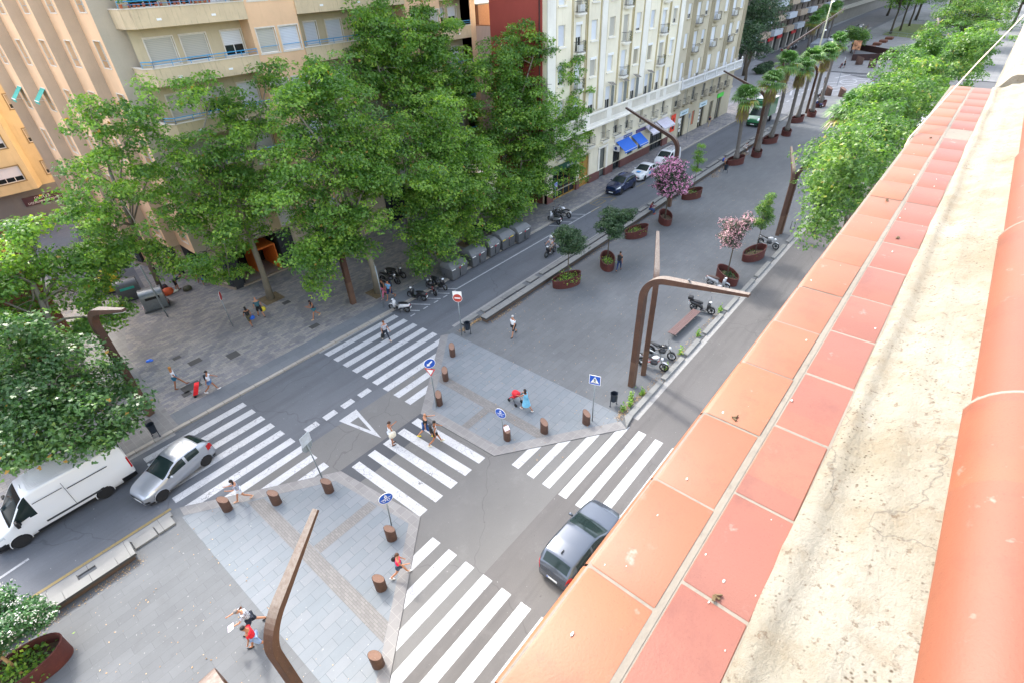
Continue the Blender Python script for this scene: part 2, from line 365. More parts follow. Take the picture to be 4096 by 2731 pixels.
for x in (20.2,21.3,22.4,23.4,24.3): pline((x-.6,28.8),(x+.25,27.5))
for x in (19.6,20.9,22.0,23.0,24.0): pline((x-.1,27.46),(x+.35,27.46))
pline((24.6,27.55),(46,27.55),.14)
for x in (39.5,40.7,41.9,43.1): pline((x-.5,29.0),(x+.4,27.5))
pline((-5.9,25.9),(-4.6,26.05),.14)
struct('road_marking',mk,PAINTW)
mk=MB()
for a,b in (((44.3,27.5),(46.3,27.5)),((48,27.4),(49.3,27.5)),((48.3,29),(49.2,27.9)),((49.2,27.4),(49.2,28.4)),((53.5,27.3),(55.5,27.3)),((46.2,28.9),(47.9,28.9)),((46.2,27.9),(47.9,27.9)),((46.2,28.9),(46.2,27.9)),((47.9,28.9),(47.9,27.9)),((46.6,28.4),(47.5,28.4)),((63,27.2),(66,27.0)),((66,27),(66,28.9))): pline(a,b,.1,.008)
struct('road_marking',mk,YEL)
mk=MB()
for i in range(18):
    x=117.5; y=25.6-i*.0
# cross street beyond the palms
s=MB(); s.sheet([(97,-60),(113.5,-60),(118,16),(119,20),(134,19.5),(140,26),(140,34),(160,60),(190,120),(120,120),(108,40),(97,34)],.012); struct('road',s,asphalt('asphalt_cross_street','#9b9c9e',.75,False))
s=MB(); s.sheet([(96.9,9.1),(109,9.1),(112,14),(116,20.5),(111,24.2),(96.9,24.4)],.045); struct('pavement',s,FARP)
mk=MB()
for i in range(12):
    t_=i/11; cx,cy=125+11*0+ (119.3+t_*15.2)-125, 18.9+t_*.5
    mk.sheet([(cx-.35,cy-.5),(cx+.35,cy-.5),(cx+.35,cy+.5),(cx-.35,cy+.5)],.02)
for a,b in (((133.3,25.6),(138.8,23.9)),((133,23),(136,19.3)),((127,25.6),(133.5,19.7)),((118.8,25.9),(128,20.4)),((138.8,23.9),(138,19)),((118,27),(118,30)),((112,28),(128,32))):
    pline(a,b,.35,.02)
struct('road_marking',mk,PAINT)
mk=MB()
for (cx,cy,rr) in ((130.5,22.5,1.5),(122.5,23.2,1.6)):
    for kx in range(24):
        a0,a1=kx*math.pi/12,(kx+1)*math.pi/12
        mk.sheet([(cx+rr*2*math.cos(a0),cy+rr*math.sin(a0)),(cx+rr*2*math.cos(a1),cy+rr*math.sin(a1)),(cx+(rr*2-.4)*math.cos(a1),cy+(rr-.25)*math.sin(a1)),(cx+(rr*2-.4)*math.cos(a0),cy+(rr-.25)*math.sin(a0))],.02)
for i in range(7): mk.sheet([(112+i*2.2,31.5),(113.1+i*2.2,31.5),(113.1+i*2.2,31.1),(112+i*2.2,31.1)],.02)
for i in range(7): mk.sheet([(100+i*3,27),(101.4+i*3,27),(101.4+i*3,26.7),(100+i*3,26.7)],.02)
struct('road_marking',mk,PAINT)
# plaza beyond
s=MB(); s.prism([(141,28),(145,36),(460,40),(460,-10),(141,-10)],-.02,.1,bottom=False); struct('plaza',s,paver('plaza_slabs','#a2a3a4','#989a9c','#7e8083',1.6,.9,0,.02,.58))
s=MB(); s.sheet([(213,31.6),(204,20),(246,20.2),(249,31.4)],.12); struct('lawn',s,wall_mat('lawn_grass','#6f7d45',.7,'#8c8250',.4,3))
s=MB(); s.sheet([(141,37.2),(460,42),(460,54),(141,45)],.02); struct('road',s,ASPL)
s=MB(); s.prism([(139,47.5),(460,57),(460,90),(139,90)],-.02,.12,bottom=False); struct('pavement',s,FARP)
# manholes and patches
s=MB()
for (x,y,a,b_) in ((6.7,34.9,.8,.6),(7.15,35.1,.0,0),(8.7,33.5,.75,.8),(6.1,36.4,.5,.4),(14.2,32.1,.7,.5),(4.9,31.9,.5,.5),(5.4,32.4,1.1,.8),(14.7,36.9,.6,.5),(22.4,23.0,1.0,.45),(2.3,31.2,.5,.4)):
    if a: s.sheet([(x-a/2,y-b_/2),(x+a/2,y-b_/2),(x+a/2,y+b_/2),(x-a/2,y+b_/2)],Z1+.01 if y>29 else ZM+.01)
struct('manhole_cover',s,M('#4b4a49',.8,sc=30,var=.35))
# ---------------------------------------------------------------- own roof edge: coping, plaster, clay ridge tiles
ZC=20.0
def terracotta(name,hexc,k=1,seed=0,off=.163):
    c=tuple(x*k for x in lin(hexc)); m=newmat(name,c,.55); t=NT(m); v=t.map(loc=(seed,seed*2,0))
    a=t.mix(t.ramp(t.noise(2.2,5,.6,vec=v),[(.35,0),(.68,1)]),c,(min(1,c[0]*1.12),c[1]*1.22,c[2]*1.12))
    a=t.mix(t.ramp(t.noise(7,6,.7,vec=v),[(.55,0),(.8,.3)]),a,(c[0]*.75,c[1]*.6,c[2]*.65))
    sx=t.n('ShaderNodeSeparateXYZ'); t.l(t.coord(),sx.inputs[0]); dvn=t.n('ShaderNodeMath',operation='DIVIDE'); dvn.inputs[1].default_value=.2845; t.l(sx.outputs['X'],dvn.inputs[0]); ad=t.n('ShaderNodeMath',operation='ADD'); ad.inputs[1].default_value=off; t.l(dvn.outputs[0],ad.inputs[0]); fl=t.n('ShaderNodeMath',operation='FLOOR'); t.l(ad.outputs[0],fl.inputs[0]); wn=t.n('ShaderNodeTexWhiteNoise',noise_dimensions='1D'); t.l(fl.outputs[0],wn.inputs['W'])
    a=t.mix(t.ramp(wn.outputs['Value'],[(0,0),(1,.55)]),a,(c[0]*.78,c[1]*.85,c[2]*1.0))
    a=t.mix(t.ramp(t.noise(3.6,7,.8,vec=v),[(.52,0),(.66,.4)]),a,(c[0]*.55,c[1]*.5,c[2]*.6))
    a=t.mix(t.ramp(t.noise(14,4,.6,vec=v),[(.66,0),(.74,.5)]),a,(.34,.27,.23))
    a=t.mix(t.ramp(t.noise(11,5,.75,vec=v),[(.62,0),(.8,.35)]),a,(.26,.19,.16))
    a=t.mix(t.ramp(t.noise(220,3,.7),[(.58,0),(.7,.4)]),a,(c[0]*.5,c[1]*.45,c[2]*.5))
    t.l(a,t.b.inputs['Base Color']); t.bump(t.noise(180,4,.7),.25,.002); return m
TC1=terracotta('terracotta_tile','#cf8058',.345); TC2=terracotta('terracotta_tile_red','#cc7d64',.33,3.3,.62)
MORT=wall_mat('cement_joint','#a59c8d',.5,'#4d473d',.6,6)
PL=wall_mat('cream_plaster','#e2cf9f',.78,'#8d7a50',.45,3,blot=.16)
def plaster_mat():
    m=newmat('weathered_cream_plaster',(.5,.4,.25),.9); t=NT(m)
    a=t.mix(t.ramp(t.noise(2.0,6,.7),[(.35,0),(.65,1)]),(.27,.235,.165),(.36,.335,.27))
    a=t.mix(t.ramp(t.noise(7,7,.75),[(.50,0),(.72,.7)]),a,(.23,.165,.09))
    a=t.mix(t.ramp(t.noise(3.3,5,.7,vec=t.map(loc=(5,3,0))),[(.63,0),(.7,.6)]),a,(.40,.37,.33))
    vv=t.n('ShaderNodeVectorMath',operation='ADD'); nz=t.n('ShaderNodeTexNoise'); nz.inputs['Scale'].default_value=6; nz.inputs['Detail'].default_value=5; t.l(t.coord(),nz.inputs[0]); sc=t.n('ShaderNodeVectorMath',operation='SCALE'); sc.inputs[3].default_value=.18; t.l(nz.outputs['Color'],sc.inputs[0]); t.l(t.coord(),vv.inputs[0]); t.l(sc.outputs[0],vv.inputs[1])
    vo=t.n('ShaderNodeTexVoronoi',feature='DISTANCE_TO_EDGE'); vo.inputs['Scale'].default_value=1.7; t.l(vv.outputs[0],vo.inputs['Vector'])
    mu=t.n('ShaderNodeMath',operation='MULTIPLY'); t.l(t.ramp(vo.outputs['Distance'],[(0,.55),(.004,0)]),mu.inputs[0]); t.l(t.ramp(t.noise(1.3,3),[(.5,0),(.56,1)]),mu.inputs[1])
    a=t.mix(mu.outputs[0],a,(.1,.085,.07)); 
    a=t.mix(t.ramp(t.noise(45,3,.7),[(.6,0),(.68,.7)]),a,(.15,.10,.06))
    t.l(a,t.b.inputs['Base Color']); 
    vp=t.n('ShaderNodeTexVoronoi'); vp.inputs['Scale'].default_value=85; t.l(t.coord(),vp.inputs['Vector']); pm=t.n('ShaderNodeMath',operation='MULTIPLY'); t.l(t.ramp(vp.outputs['Distance'],[(.12,1),(.3,0)]),pm.inputs[0]); t.l(t.ramp(t.noise(7,4,.7,vec=t.map(loc=(9,1,0))),[(.48,0),(.6,1)]),pm.inputs[1]); a=t.mix(pm.outputs[0],a,(.10,.07,.04)); t.l(a,t.b.inputs['Base Color'])
    t.bump(t.noise(42,7,.8),1.0,.02); return m
PLW=plaster_mat()
par=empty('roof_parapet',(0,0,ZC),label='terracotta tiled roof coping with cream plaster behind it, running beside the street far below',cat='parapet')
def tile(mb,x0,x1,y0,y1,nose,z=0,mi=0):
    j=rnd.uniform(-.0015,.0015); z+=j
    ys=[]; 
    if nose: # rounded drip edge towards the street (+y)
        prof=[(y0,-.03),(y0,0)]+[(y1-.022,0)]+[(y1-.022+.022*math.sin(a),-.022+.022*math.cos(a)) for a in (R(30),R(60),R(90))]+[(y1,-.045),(y1-.012,-.05)]
    else: prof=[(y0,-.03),(y0+.001,-.004),(y0+.005,0),(y1-.005,0),(y1-.001,-.004),(y1,-.03)]
    e=.003
    rs=[[(x0,y,zz-.0018+z) for y,zz in prof],[(x0+e,y,zz+z) for y,zz in prof],[(x1-e,y,zz+z) for y,zz in prof],[(x1,y,zz-.0018+z) for y,zz in prof]]
    mb.rings(rs,close=False,mi=mi)
m=MB(); x=-.889-.0
while x<6.38:
    L_=.2845 if x<5 else .3; tile(m,x,min(x+L_-.006,6.4),.143+rnd.uniform(-.002,.002),.302-.002*x,True); x+=.2845
m.build('coping_tiles',TC1,par,smooth=True)
m=MB(); x=-1.03
for i in range(60):
    L_=.275
    if x>6.35: break
    tile(m,x,min(x+L_-.007,6.38),-.008+rnd.uniform(-.003,.003),.127,False,-.001); x+=L_
m.build('coping_tiles',TC2,par,smooth=True)
m=MB(); m.bx(-1.2,6.39,-.012,.29,-.06,-.0022); m.bx(-1.2,6.39,.1275,.1425,-.05,-.0012); m.build('mortar_bed',MORT,par)
# plaster fillet: an uneven strip that rises from the tiles to the ridge
m=MB(); rs=[]; n=260; r2=random.Random(3)
jag=0
for i in range(n+1):
    x=-1.2+7.6*i/n; jag+=r2.uniform(-.0016,.0016); jag*=.8
    e=-.006+jag+.0015*math.sin(x*9)+.0015*math.sin(x*3.1)
    w1=.006*math.sin(x*5.3)+r2.uniform(-.0012,.0012)
    rs.append([(x,e,-.02),(x,e-.001,.003+r2.uniform(0,.002)),(x,e-.012,.010),(x,-.035+w1,.018),(x,-.048+w1,.012),(x,-.075+w1,.011),(x,-.105+w1,.026+w1*.4),(x,-.125+w1,.045),(x,-.14+w1,.047),(x,-.165+w1*.5,.050),(x,-.20,.066),(x,-.245,.085),(x,-.30,.09)])
m.rings(rs,close=False); m.build('plaster_fillet',PLW,par,smooth='all')
# wall core under the coping
m=MB(); m.bx(-12,6.36,-.30,.245,-20+.0,-.062); m.build('wall',PL,par)
# the plaster wall continues past the coping
m=MB(); m.bx(6.405,13.5,-.55,-.028,-20,-.001); m.rings([[(x,y,z) for y,z in ((-.029,-.02),(-.03,.0),(-.093,.10),(-.12,.115),(-.5,.14),(-.5,-.02))] for x in (6.405,8,10,13.5)]); m.build('plaster_wall',PLW,par,bevel=.004)
m=MB()
rg=empty('clay_ridge',(0,0,ZC),label='large weathered clay barrel tiles overlapping along the edge of the plaster',cat='roof tile')
x=-1.03; k_=0
RT=terracotta('barrel_clay','#c87450',.29,7)
while x<6:
    L_=1.22; mm=MB(); rs=[]
    for q in range(9):
        s_=q/8; rr=.118+.010*s_; rs.append([(x+L_*s_,-.352+rr*math.cos(a),.055+rr*math.sin(a)) for a in [R(-20+220*i/22) for i in range(23)]])
    for q in (1,0):
        rr=.113+.010*q; rs.append([(x+L_*q,-.352+(rr-.012)*math.cos(a),.055+(rr-.012)*math.sin(a)) for a in [R(-20+220*i/22) for i in range(23)]])
    mm.rings(rs,close=False); mm.build('barrel_tile',RT,rg,smooth=True)
    mb_=MB(); rs=[]
    for s_ in (-.004,0,.007,.011):
        rr=.1295 if s_ in (0,.007) else .126; rs.append([(x+L_+s_,-.352+rr*math.cos(a),.055+rr*math.sin(a)) for a in [R(-20+220*i/22) for i in range(23)]])
    mb_.rings(rs,close=False); mb_.build('mortar_band',MORT,rg,smooth=True)
    x+=L_
# loose cable from the coping up towards the roof
m=MB(); pts=[(4.30,.300,-.30),(4.33,.302,-.04),(4.376,.297,.003),(4.9,.232,.13),(5.5,.153,.29),(6.5,.013,.525),(8.0,-.2,.88)]
m.tube(pts,.0045,6); tag(m.build('cable',M('#d8bfa6',.6,var=.1),smooth=True,loc=(0,0,ZC)),'thin pale cable slung across the far end of the terracotta coping','cable')
# grit and droppings
m=MB()
for i in range(40):
    x=rnd.uniform(.1,6)*rnd.random()**.5; y=rnd.choice([rnd.uniform(.0,.12),rnd.uniform(.15,.28)]); s_=rnd.uniform(.001,.003)
    m.ell((x,y,ZC+s_*.3),(s_*rnd.uniform(1,2.5),s_,s_*.6),6,3)
tag(m.build('grit',M('#d9d2c8',.9,sc=90,var=.5)),'specks of grit and droppings scattered on the coping tiles','grit',kind='stuff')
m=MB()
for (x,y,a) in ((.62,.06,.3),(1.12,.215,1),(2.6,.08,2),(3.05,.2,.5),(4.4,.19,.2)):
    for q in range(3): m.box((x+q*.006,y+rnd.uniform(-.004,.004),ZC+.004),(.012,.006,.002),rz=a+q,M=Matrix.Rotation(.4*q,3,'X'))
tag(m.build('dry_leaf_scraps',M('#5b4a30',.9,var=.3)),'tiny scraps of dry leaf lying on the coping tiles','leaf scraps',kind='stuff')

# ---------------------------------------------------------------- facades
def wallp(mb,o,d,nrm,u0,u1,z0,z1,holes,depth=.2,mi=0,mr=None):
    """wall panel with real openings; o origin (x,y), d unit along, nrm outward unit; holes (ua,ub,za,zb)"""
    if mr is None: mr=mi
    us=sorted({u0,u1}|{h[0] for h in holes}|{h[1] for h in holes}); zs=sorted({z0,z1}|{h[2] for h in holes}|{h[3] for h in holes})
    us=[u for u in us if u0<=u<=u1]; zs=[z for z in zs if z0<=z<=z1]
    P=lambda u,z,dp=0:(o[0]+d[0]*u-nrm[0]*dp,o[1]+d[1]*u-nrm[1]*dp,z)
    flip=(d[0]*nrm[1]-d[1]*nrm[0])>0
    def q(a,b,c,e,mi_):
        f=(0,1,2,3) if not flip else (3,2,1,0); mb.add([a,b,c,e],[f],mi_)
    for i in range(len(us)-1):
        for j in range(len(zs)-1):
            cu,cz=(us[i]+us[i+1])/2,(zs[j]+zs[j+1])/2
            if any(h[0]<cu<h[1] and h[2]<cz<h[3] for h in holes): continue
            q(P(us[i],zs[j]),P(us[i+1],zs[j]),P(us[i+1],zs[j+1]),P(us[i],zs[j+1]),mi)
    for a,b,c,e in holes:
        q(P(a,c,depth),P(a,c),P(a,e),P(a,e,depth),mr); q(P(b,c),P(b,c,depth),P(b,e,depth),P(b,e),mr)
        q(P(a,c,depth),P(b,c,depth),P(b,c),P(a,c),mr); q(P(a,e),P(b,e),P(b,e,depth),P(a,e,depth),mr)
WF=M('#d9d7d0',.55,var=.04); SHUT=M('#e6e8ea',.5,var=.04); SHUTB=M('#cdc6b4',.6,var=.06); SHUTG=M('#a9a392',.6); 
def slat(hexc,k=1):
    c=tuple(x*k for x in lin(hexc)); m=newmat('roller_shutter',c,.55); t=NT(m); wv=t.n('ShaderNodeTexWave',wave_type='BANDS',bands_direction='Z'); t.l(t.coord(),wv.inputs[0]); wv.inputs['Scale'].default_value=3.2
    t.l(t.mix(t.ramp(wv.outputs['Fac'],[(.0,.45),(.35,0)]),c,tuple(x*.45 for x in c)),t.b.inputs['Base Color']); t.bump(wv.outputs['Fac'],.5,.01); return m
SH_W=slat('#e9edf1',.85); SH_G=slat('#c9c5b8',.8); SH_B=slat('#b9b19b',.75); SH_L=slat('#dfe4ec',.8)
def window(parent,u,v,z0,z1,w_,o,d,nrm,dp=.16,open_=0,shut=None,mull=1,frame=None,fw=.06,box=True,glass=None):
    """frame part with its shutter and pane sub-parts; local mesh in world coordinates of the wall"""
    P=lambda a,z,q=0:Vector((o[0]+d[0]*a-nrm[0]*q,o[1]+d[1]*a-nrm[1]*q,z))
    an=math.atan2(d[1],d[0]); c=(u+v)/2; W=v-u; H_=z1-z0
    base=P(c,z0,dp)
    def bxl(mb,a0,a1,q0,q1,b0,b1): # along, outward, up
        mb.box(((a0+a1)/2,(q0+q1)/2,(b0+b1)/2),(a1-a0,abs(q1-q0),b1-b0))
    s=1 if (Vector((math.cos(an+math.pi/2),math.sin(an+math.pi/2)))@Vector(nrm[:2]))>0 else -1
    f=MB()
    for a0,a1,b0,b1 in ((-W/2,-W/2+fw,0,H_),(W/2-fw,W/2,0,H_),(-W/2+fw,W/2-fw,0,fw),(-W/2+fw,W/2-fw,H_-fw,H_)): bxl(f,a0,a1,-.03*s,.05*s,b0,b1)
    gh=max(.0,(H_-2*fw)*open_)
    if gh>.1:
        for i in range(mull): 
            x=-W/2+W*(i+1)/(mull+1); bxl(f,x-.03,x+.03,-.02*s,.03*s,fw,fw+gh)
    fo=f.build('window',frame or WF,parent,loc=base); fo.rotation_euler=(0,0,an)
    if gh>.1:
        p=MB(); bxl(p,-W/2+fw,W/2-fw,-.005*s,.004*s,fw,fw+gh); p.build('pane',glass or GLASS,fo)
    if gh<H_-2*fw-.05:
        p=MB(); bxl(p,-W/2+fw,W/2-fw,-.01*s,.028*s,fw+gh,H_-fw); p.build('shutter',shut or SH_W,fo)
    return fo
def rail(mb,pts,z,h=.32,posts=1.2,r=.022,mid=True):
    pts=[Vector((p[0],p[1],0)) for p in pts]
    for a,b in zip(pts[:-1],pts[1:]):
        mb.tube([a+Vector((0,0,z+h)),b+Vector((0,0,z+h))],r,6)
        if mid: mb.tube([a+Vector((0,0,z+h*.5)),b+Vector((0,0,z+h*.5))],r*.5,5)
        n=max(1,round((b-a).length/posts))
        for i in range(n+1):
            q=a.lerp(b,i/n); mb.tube([q+Vector((0,0,z)),q+Vector((0,0,z+h))],r*.7,5)
# ======== orange building on the corner
OC=wall_mat('orange_render','#ecc39a',.92,'#8c6a46',.2); OB=wall_mat('beige_render','#c8b39c',.95,'#6b5a46',.2); OG=wall_mat('grey_beige_render','#c2b7a4',.93,'#6b6250',.2); OS=wall_mat('stained_balcony_render','#dcc6a2',.88,'#3c3a30',.75,2.2)
REC=wall_mat('recess_render','#cdbd9c',.88,'#5a5240',.3)
TRIM=M('#d3cabb',.7,var=.08); BLUE=M('#2f93c4',.4,.1,var=.08)
og=empty('apartment_building',(13.3,42.3,0),label='big orange and beige corner apartment block with blue balcony rails behind the plane trees',cat='building')
def og_build(mb,name,m,**k):
    o=mb.build(name,m,og,**k); o.location=(-13.3,-42.3,0) if 'loc' not in k else o.location; return o
TOPZ=34.0
FZ=[18.12-1.43+0, ]  # window sill / head rows below
rows=[(z-1.55,z) for z in (5.25,8.45,11.65,14.9,18.2,21.4,24.6,27.8,31.0)]
ylev=42.4; BAY=41.1
leftw=[(13.72,15.46,0,SH_G),(15.93,17.63,0.06,SH_G),(18.68,20.12,.42,SH_W)]
balw=[(25.15,26.25,0,SH_L),(27.1,28.55,0,SH_L),(29.6,31.2,.3,SH_G),(32.0,33.4,0,SH_L)]
bayw=[(20.6,22.0,0,SH_G),(22.35,23.85,0,SH_L)]
bay2=[(34.9,36.2,0,SH_L),(36.7,38.2,.2,SH_G)]
bal3=[(38.9,40.1,.5,SH_L),(40.6,41.7,.5,SH_W)]
def hol(L,r0=0): return [(a,b,z0,z1) for (a,b,_,_) in L for (z0,z1) in rows[r0:]]
D=(1,0);N=(0,-1)
for x0,x1,L in ((13.0,20.25,leftw),(24.05,34.3,balw),(38.4,42.3,bal3)):
    f=MB(); wallp(f,(0,ylev),D,N,x0,x1,3.6,TOPZ,hol(L)); f.build('facade',REC,og).location=(-13.3,-42.3,0)
f=MB(); wallp(f,(0,BAY),D,N,20.25,24.05,3.6,TOPZ,hol(bayw),.25); f.build('facade',OC,og).location=(-13.3,-42.3,0); f=MB(); wallp(f,(0,BAY),D,N,34.3,38.4,3.6,TOPZ,hol(bay2),.25); f.build('facade',OC,og).location=(-13.3,-42.3,0); f=MB()
for x,s_ in ((20.25,-1),(24.05,1),(34.3,-1),(38.4,1),(42.3,-1)): f.add([(x,BAY,3.6),(x,ylev,3.6),(x,ylev,TOPZ),(x,BAY,TOPZ)],[(0,1,2,3)])
f.bx(42.3,43.05,BAY,46,3.6,TOPZ); f.add([(11.6,43.4,TOPZ),(7.5,59,TOPZ),(9.5,67,TOPZ),(43,67,TOPZ),(43,BAY,TOPZ),(13,BAY,TOPZ)],[(5,4,3,2,1,0)]); f.prism([(14.2,46),(12.3,46.6),(8.9,60),(10.6,66.6),(42.9,66.6),(42.9,46)],.05,TOPZ-.2)
for x0,x1 in ((20.25,24.05),(34.3,38.4)): f.add([(x0,BAY,3.6),(x1,BAY,3.6),(x1,ylev,3.6),(x0,ylev,3.6)],[(3,2,1,0)])
f.build('roof_and_return_walls',OC,og).location=(-13.3,-42.3,0)
for L,yy,dp in ((leftw,ylev,.16),(balw,ylev,.16),(bayw,BAY,.18),(bay2,BAY,.18),(bal3,ylev,.16)):
    for ri,(z0,z1) in enumerate(rows[:6]):
        for (a,b,op,sh) in L:
            o2=op if ri in (4,) else rnd.choice([0,0,.2,.45,op])
            w_=window(og,a,b,z0,z1,0,(0-13.3,yy-42.3),D,N,dp=dp,open_=o2,shut=sh,mull=1)
            t_=MB(); WW=b-a; HH=z1-z0
            for q in ((-WW/2-.07,-WW/2,0,HH),(WW/2,WW/2+.07,0,HH),(-WW/2-.07,WW/2+.07,HH,HH+.08),(-WW/2-.1,WW/2+.1,-.08,0)):
                t_.box(((q[0]+q[1])/2,-dp-.012,(q[2]+q[3])/2),(q[1]-q[0],.05,q[3]-q[2]))
            t_.build('surround',TRIM,w_)
            if yy==BAY:
                t_=MB(); t_.tube([(-WW/2,-dp-.02,.42),(WW/2,-dp-.02,.42)],.02,6); t_.build('rail',BLUE,w_)
# balconies
def balcony(x0,x1,ztop,lc=True,plants=False,yo=BAY):
    h=.92; zt=ztop; 
    pts=[(x0+.3,ylev+.9),(x0+.3,yo+.5),(x0+.75,yo-.12),(x1,yo-.12)] if lc else [(x0,yo-.12),(x1,yo-.12)]
    full=pts+[(x1,ylev),(x0,ylev)] if not lc else pts+[(x1,ylev),(13.2,ylev),(13.4,ylev+.9)]
    m=MB(); m.prism(full,zt-h-.10,zt-h+.05); 
    # parapet as a band of constant thickness
    for a,b in zip(pts[:-1],pts[1:]):
        a=Vector(a);b=Vector(b);n=Vector((-(b-a).y,(b-a).x)).normalized()*.14
        m.prism([tuple(a),tuple(b),tuple(b+n),tuple(a+n)],zt-h+.05,zt)
    o=m.build('balcony',OS,og); o.location=(-13.3,-42.3,0)
    c=MB()
    for a,b in zip(pts[:-1],pts[1:]):
        a=Vector(a);b=Vector(b);n=Vector((-(b-a).y,(b-a).x)).normalized(); e=(b-a).normalized()*.03
        c.prism([tuple(a-e-n*.04),tuple(b+e-n*.04),tuple(b+e+n*.19),tuple(a-e+n*.19)],zt+.001,zt+.055)
    c.build('coping',TRIM,o)
    r_=MB(); q=[(p[0]+(.07 if i<len(pts)-1 else 0),p[1]+.06) for i,p in enumerate(pts)]; rail(r_,q[1:] if lc else q,zt+.055,.34,1.25,.028); r_.build('rail',BLUE,o)
    v=MB()
    for x in np.arange(x0+2.0,x1-.5,3.4): v.bx(x,x+.28,yo-.145,yo-.11,zt-.66,zt-.54)
    v.each('drain_vent',WHITE,o)
    return o
for k_ in range(8):
    zt=6.95+3.2*k_-(.0 if k_!=4 else 0)
    if k_==3: zt=16.68
    if k_==4: zt=19.88
    b1=balcony(12.45,20.25,zt-.04); b2=balcony(24.05,34.3,zt-.02,False); b3=balcony(38.4,42.2,zt-.02,False)
    if k_==4:
        m=MB(); lv=MB()
        for i in range(17):
            x=12.9+i*.33+rnd.uniform(-.1,.1); m.lathe([(.07,0),(.11,.2),(.1,.2)],(x,41.25,zt+.03),8); s_=rnd.uniform(.12,.3)
            for q in range(30): lv.box((x+rnd.gauss(0,s_*.6),41.25+rnd.gauss(0,.1),zt+.3+rnd.uniform(0,s_*1.6)),(.09,.05,.01),M=Matrix.Rotation(rnd.uniform(0,3),3,'X'),rz=rnd.uniform(0,6))
        m.each('plant_pot',M('#a85c3c',.8),b1); lv.build('pot_plants',M('#4f7d34',.7,var=.4,sc=8),b1)
        m=MB()
        for i in range(26): m.box((18.2+i*.075,41.3,zt+.25+rnd.uniform(-.03,.03)),(.05,.012,rnd.uniform(.25,.45)),M=Matrix.Rotation(rnd.uniform(-.3,.3),3,'Y'))
        m.build('hanging_laundry',M('#d9dbe0',.8,var=.5,sc=14),b1)
# saw-tooth side wall on the side street
sd=Vector((-.24917,.96846)); sn=Vector((-.96846,-.24917)); so=Vector((13.29-.02,42.3))
def SP(s_,q=0): v=so+sd*s_-sn*q; return (v.x,v.y)
a=MB(); b=MB(); c=MB(); tr=MB()
edges=[3.5,6.9,10.07,13.2,16.5,19.8]; KS=.95
CP=[(SP(e)[0]*KS,SP(e)[1]*KS) for e in edges]
c.add([(CP[0][0],CP[0][1],3.6),(13.6,CP[0][1],3.6),(13.6,CP[0][1],TOPZ),(CP[0][0],CP[0][1],TOPZ)],[(0,1,2,3)])
c.add([(13.6,CP[0][1],3.6),(13.0,42.4,3.6),(13.0,42.4,TOPZ),(13.6,CP[0][1],TOPZ)],[(0,1,2,3)])
c.build('side_wall',OG,og).location=(-13.3,-42.3,0)
for i in range(5):
    p0=Vector(CP[i]); nx=CP[i+1]; p1=Vector((p0.x,nx[1])); d_=(p1-p0); Ln=d_.length; d_.normalize(); n_=Vector((-1,0))
    hs=[(.62,1.9,z-1.52,z) for z in (5.85,8.95,12.0,15.1,18.2,21.3,24.4,27.5,30.6)]
    wallp(a,(p0.x,p0.y),(d_.x,d_.y),(n_.x,n_.y),0,Ln,3.6,TOPZ,hs,.32)
    p2=nx
    b.add([(p1.x,p1.y,3.6),(*p2,3.6),(*p2,TOPZ),(p1.x,p1.y,TOPZ)],[(3,2,1,0)])
    for zz in (10.15,13.25,16.4,19.6): b.add([(p1.x,p1.y-.004,zz),(p2[0],p2[1]-.004,zz),(p2[0],p2[1]-.004,zz-.02),(p1.x,p1.y-.004,zz-.02)],[(0,1,2,3)])
    for h in hs[:6]:
        w_=window(og,h[0],h[1],h[2],h[3],0,(p0.x-13.3,p0.y-42.3),(d_.x,d_.y),(n_.x,n_.y),dp=.3,open_=0,shut=SH_W if i!=0 else SH_B,fw=.05)
        t_=MB(); WW=1.28; HH=h[3]-h[2]
        for q in ((-WW/2-.06,-WW/2,0,HH),(WW/2,WW/2+.06,0,HH),(-WW/2-.06,WW/2+.06,HH,HH+.06),(-WW/2-.1,WW/2+.1,-.06,0)):
            s_=1 if (Vector((-d_.y,d_.x))@n_)>0 else -1
            t_.box(((q[0]+q[1])/2,s_*.31,(q[2]+q[3])/2),(q[1]-q[0],.05,q[3]-q[2]))
        t_.build('surround',TRIM,w_); t_=MB(); t_.tube([(-.62,s_*.25,.4),(.62,s_*.25,.4)],.018,5); t_.build('rail',M('#8fa6b0',.4,.3),w_)
        if (i,round(h[3],1)) in ((3,15.1),(4,15.1)):
            t_=MB(); t_.add([(-.6,s_*.33,HH),(.6,s_*.33,HH),(.6,s_*1.05,HH-.75),(-.6,s_*1.05,HH-.75),(-.6,s_*1.05,HH-.95),(.6,s_*1.05,HH-.95)],[(0,1,2,3),(3,2,5,4)]); so_=t_.build('sun_blind',M('#2f9c8c',.7),w_); sm=so_.modifiers.new('t','SOLIDIFY'); sm.thickness=.012
            t_=MB(); t_.tube([(-.6,s_*1.05,HH-.75),(.6,s_*1.05,HH-.75)],.03,6); t_.tube([(.6,s_*.33,HH-.9),(.6,s_*1.05,HH-.77)],.012,5); t_.build('blind_arm',WHITE,w_)
a.build('side_wall',OC,og).location=(-13.3,-42.3,0); b.build('side_wall',OB,og).location=(-13.3,-42.3,0)
m=MB(); e=CP[5]; m.add([(*e,3.6),(e[0]+2,e[1]+8,3.6),(e[0]+2,e[1]+8,TOPZ),(*e,TOPZ)],[(3,2,1,0)]); m.build('side_wall',OC,og).location=(-13.3,-42.3,0)
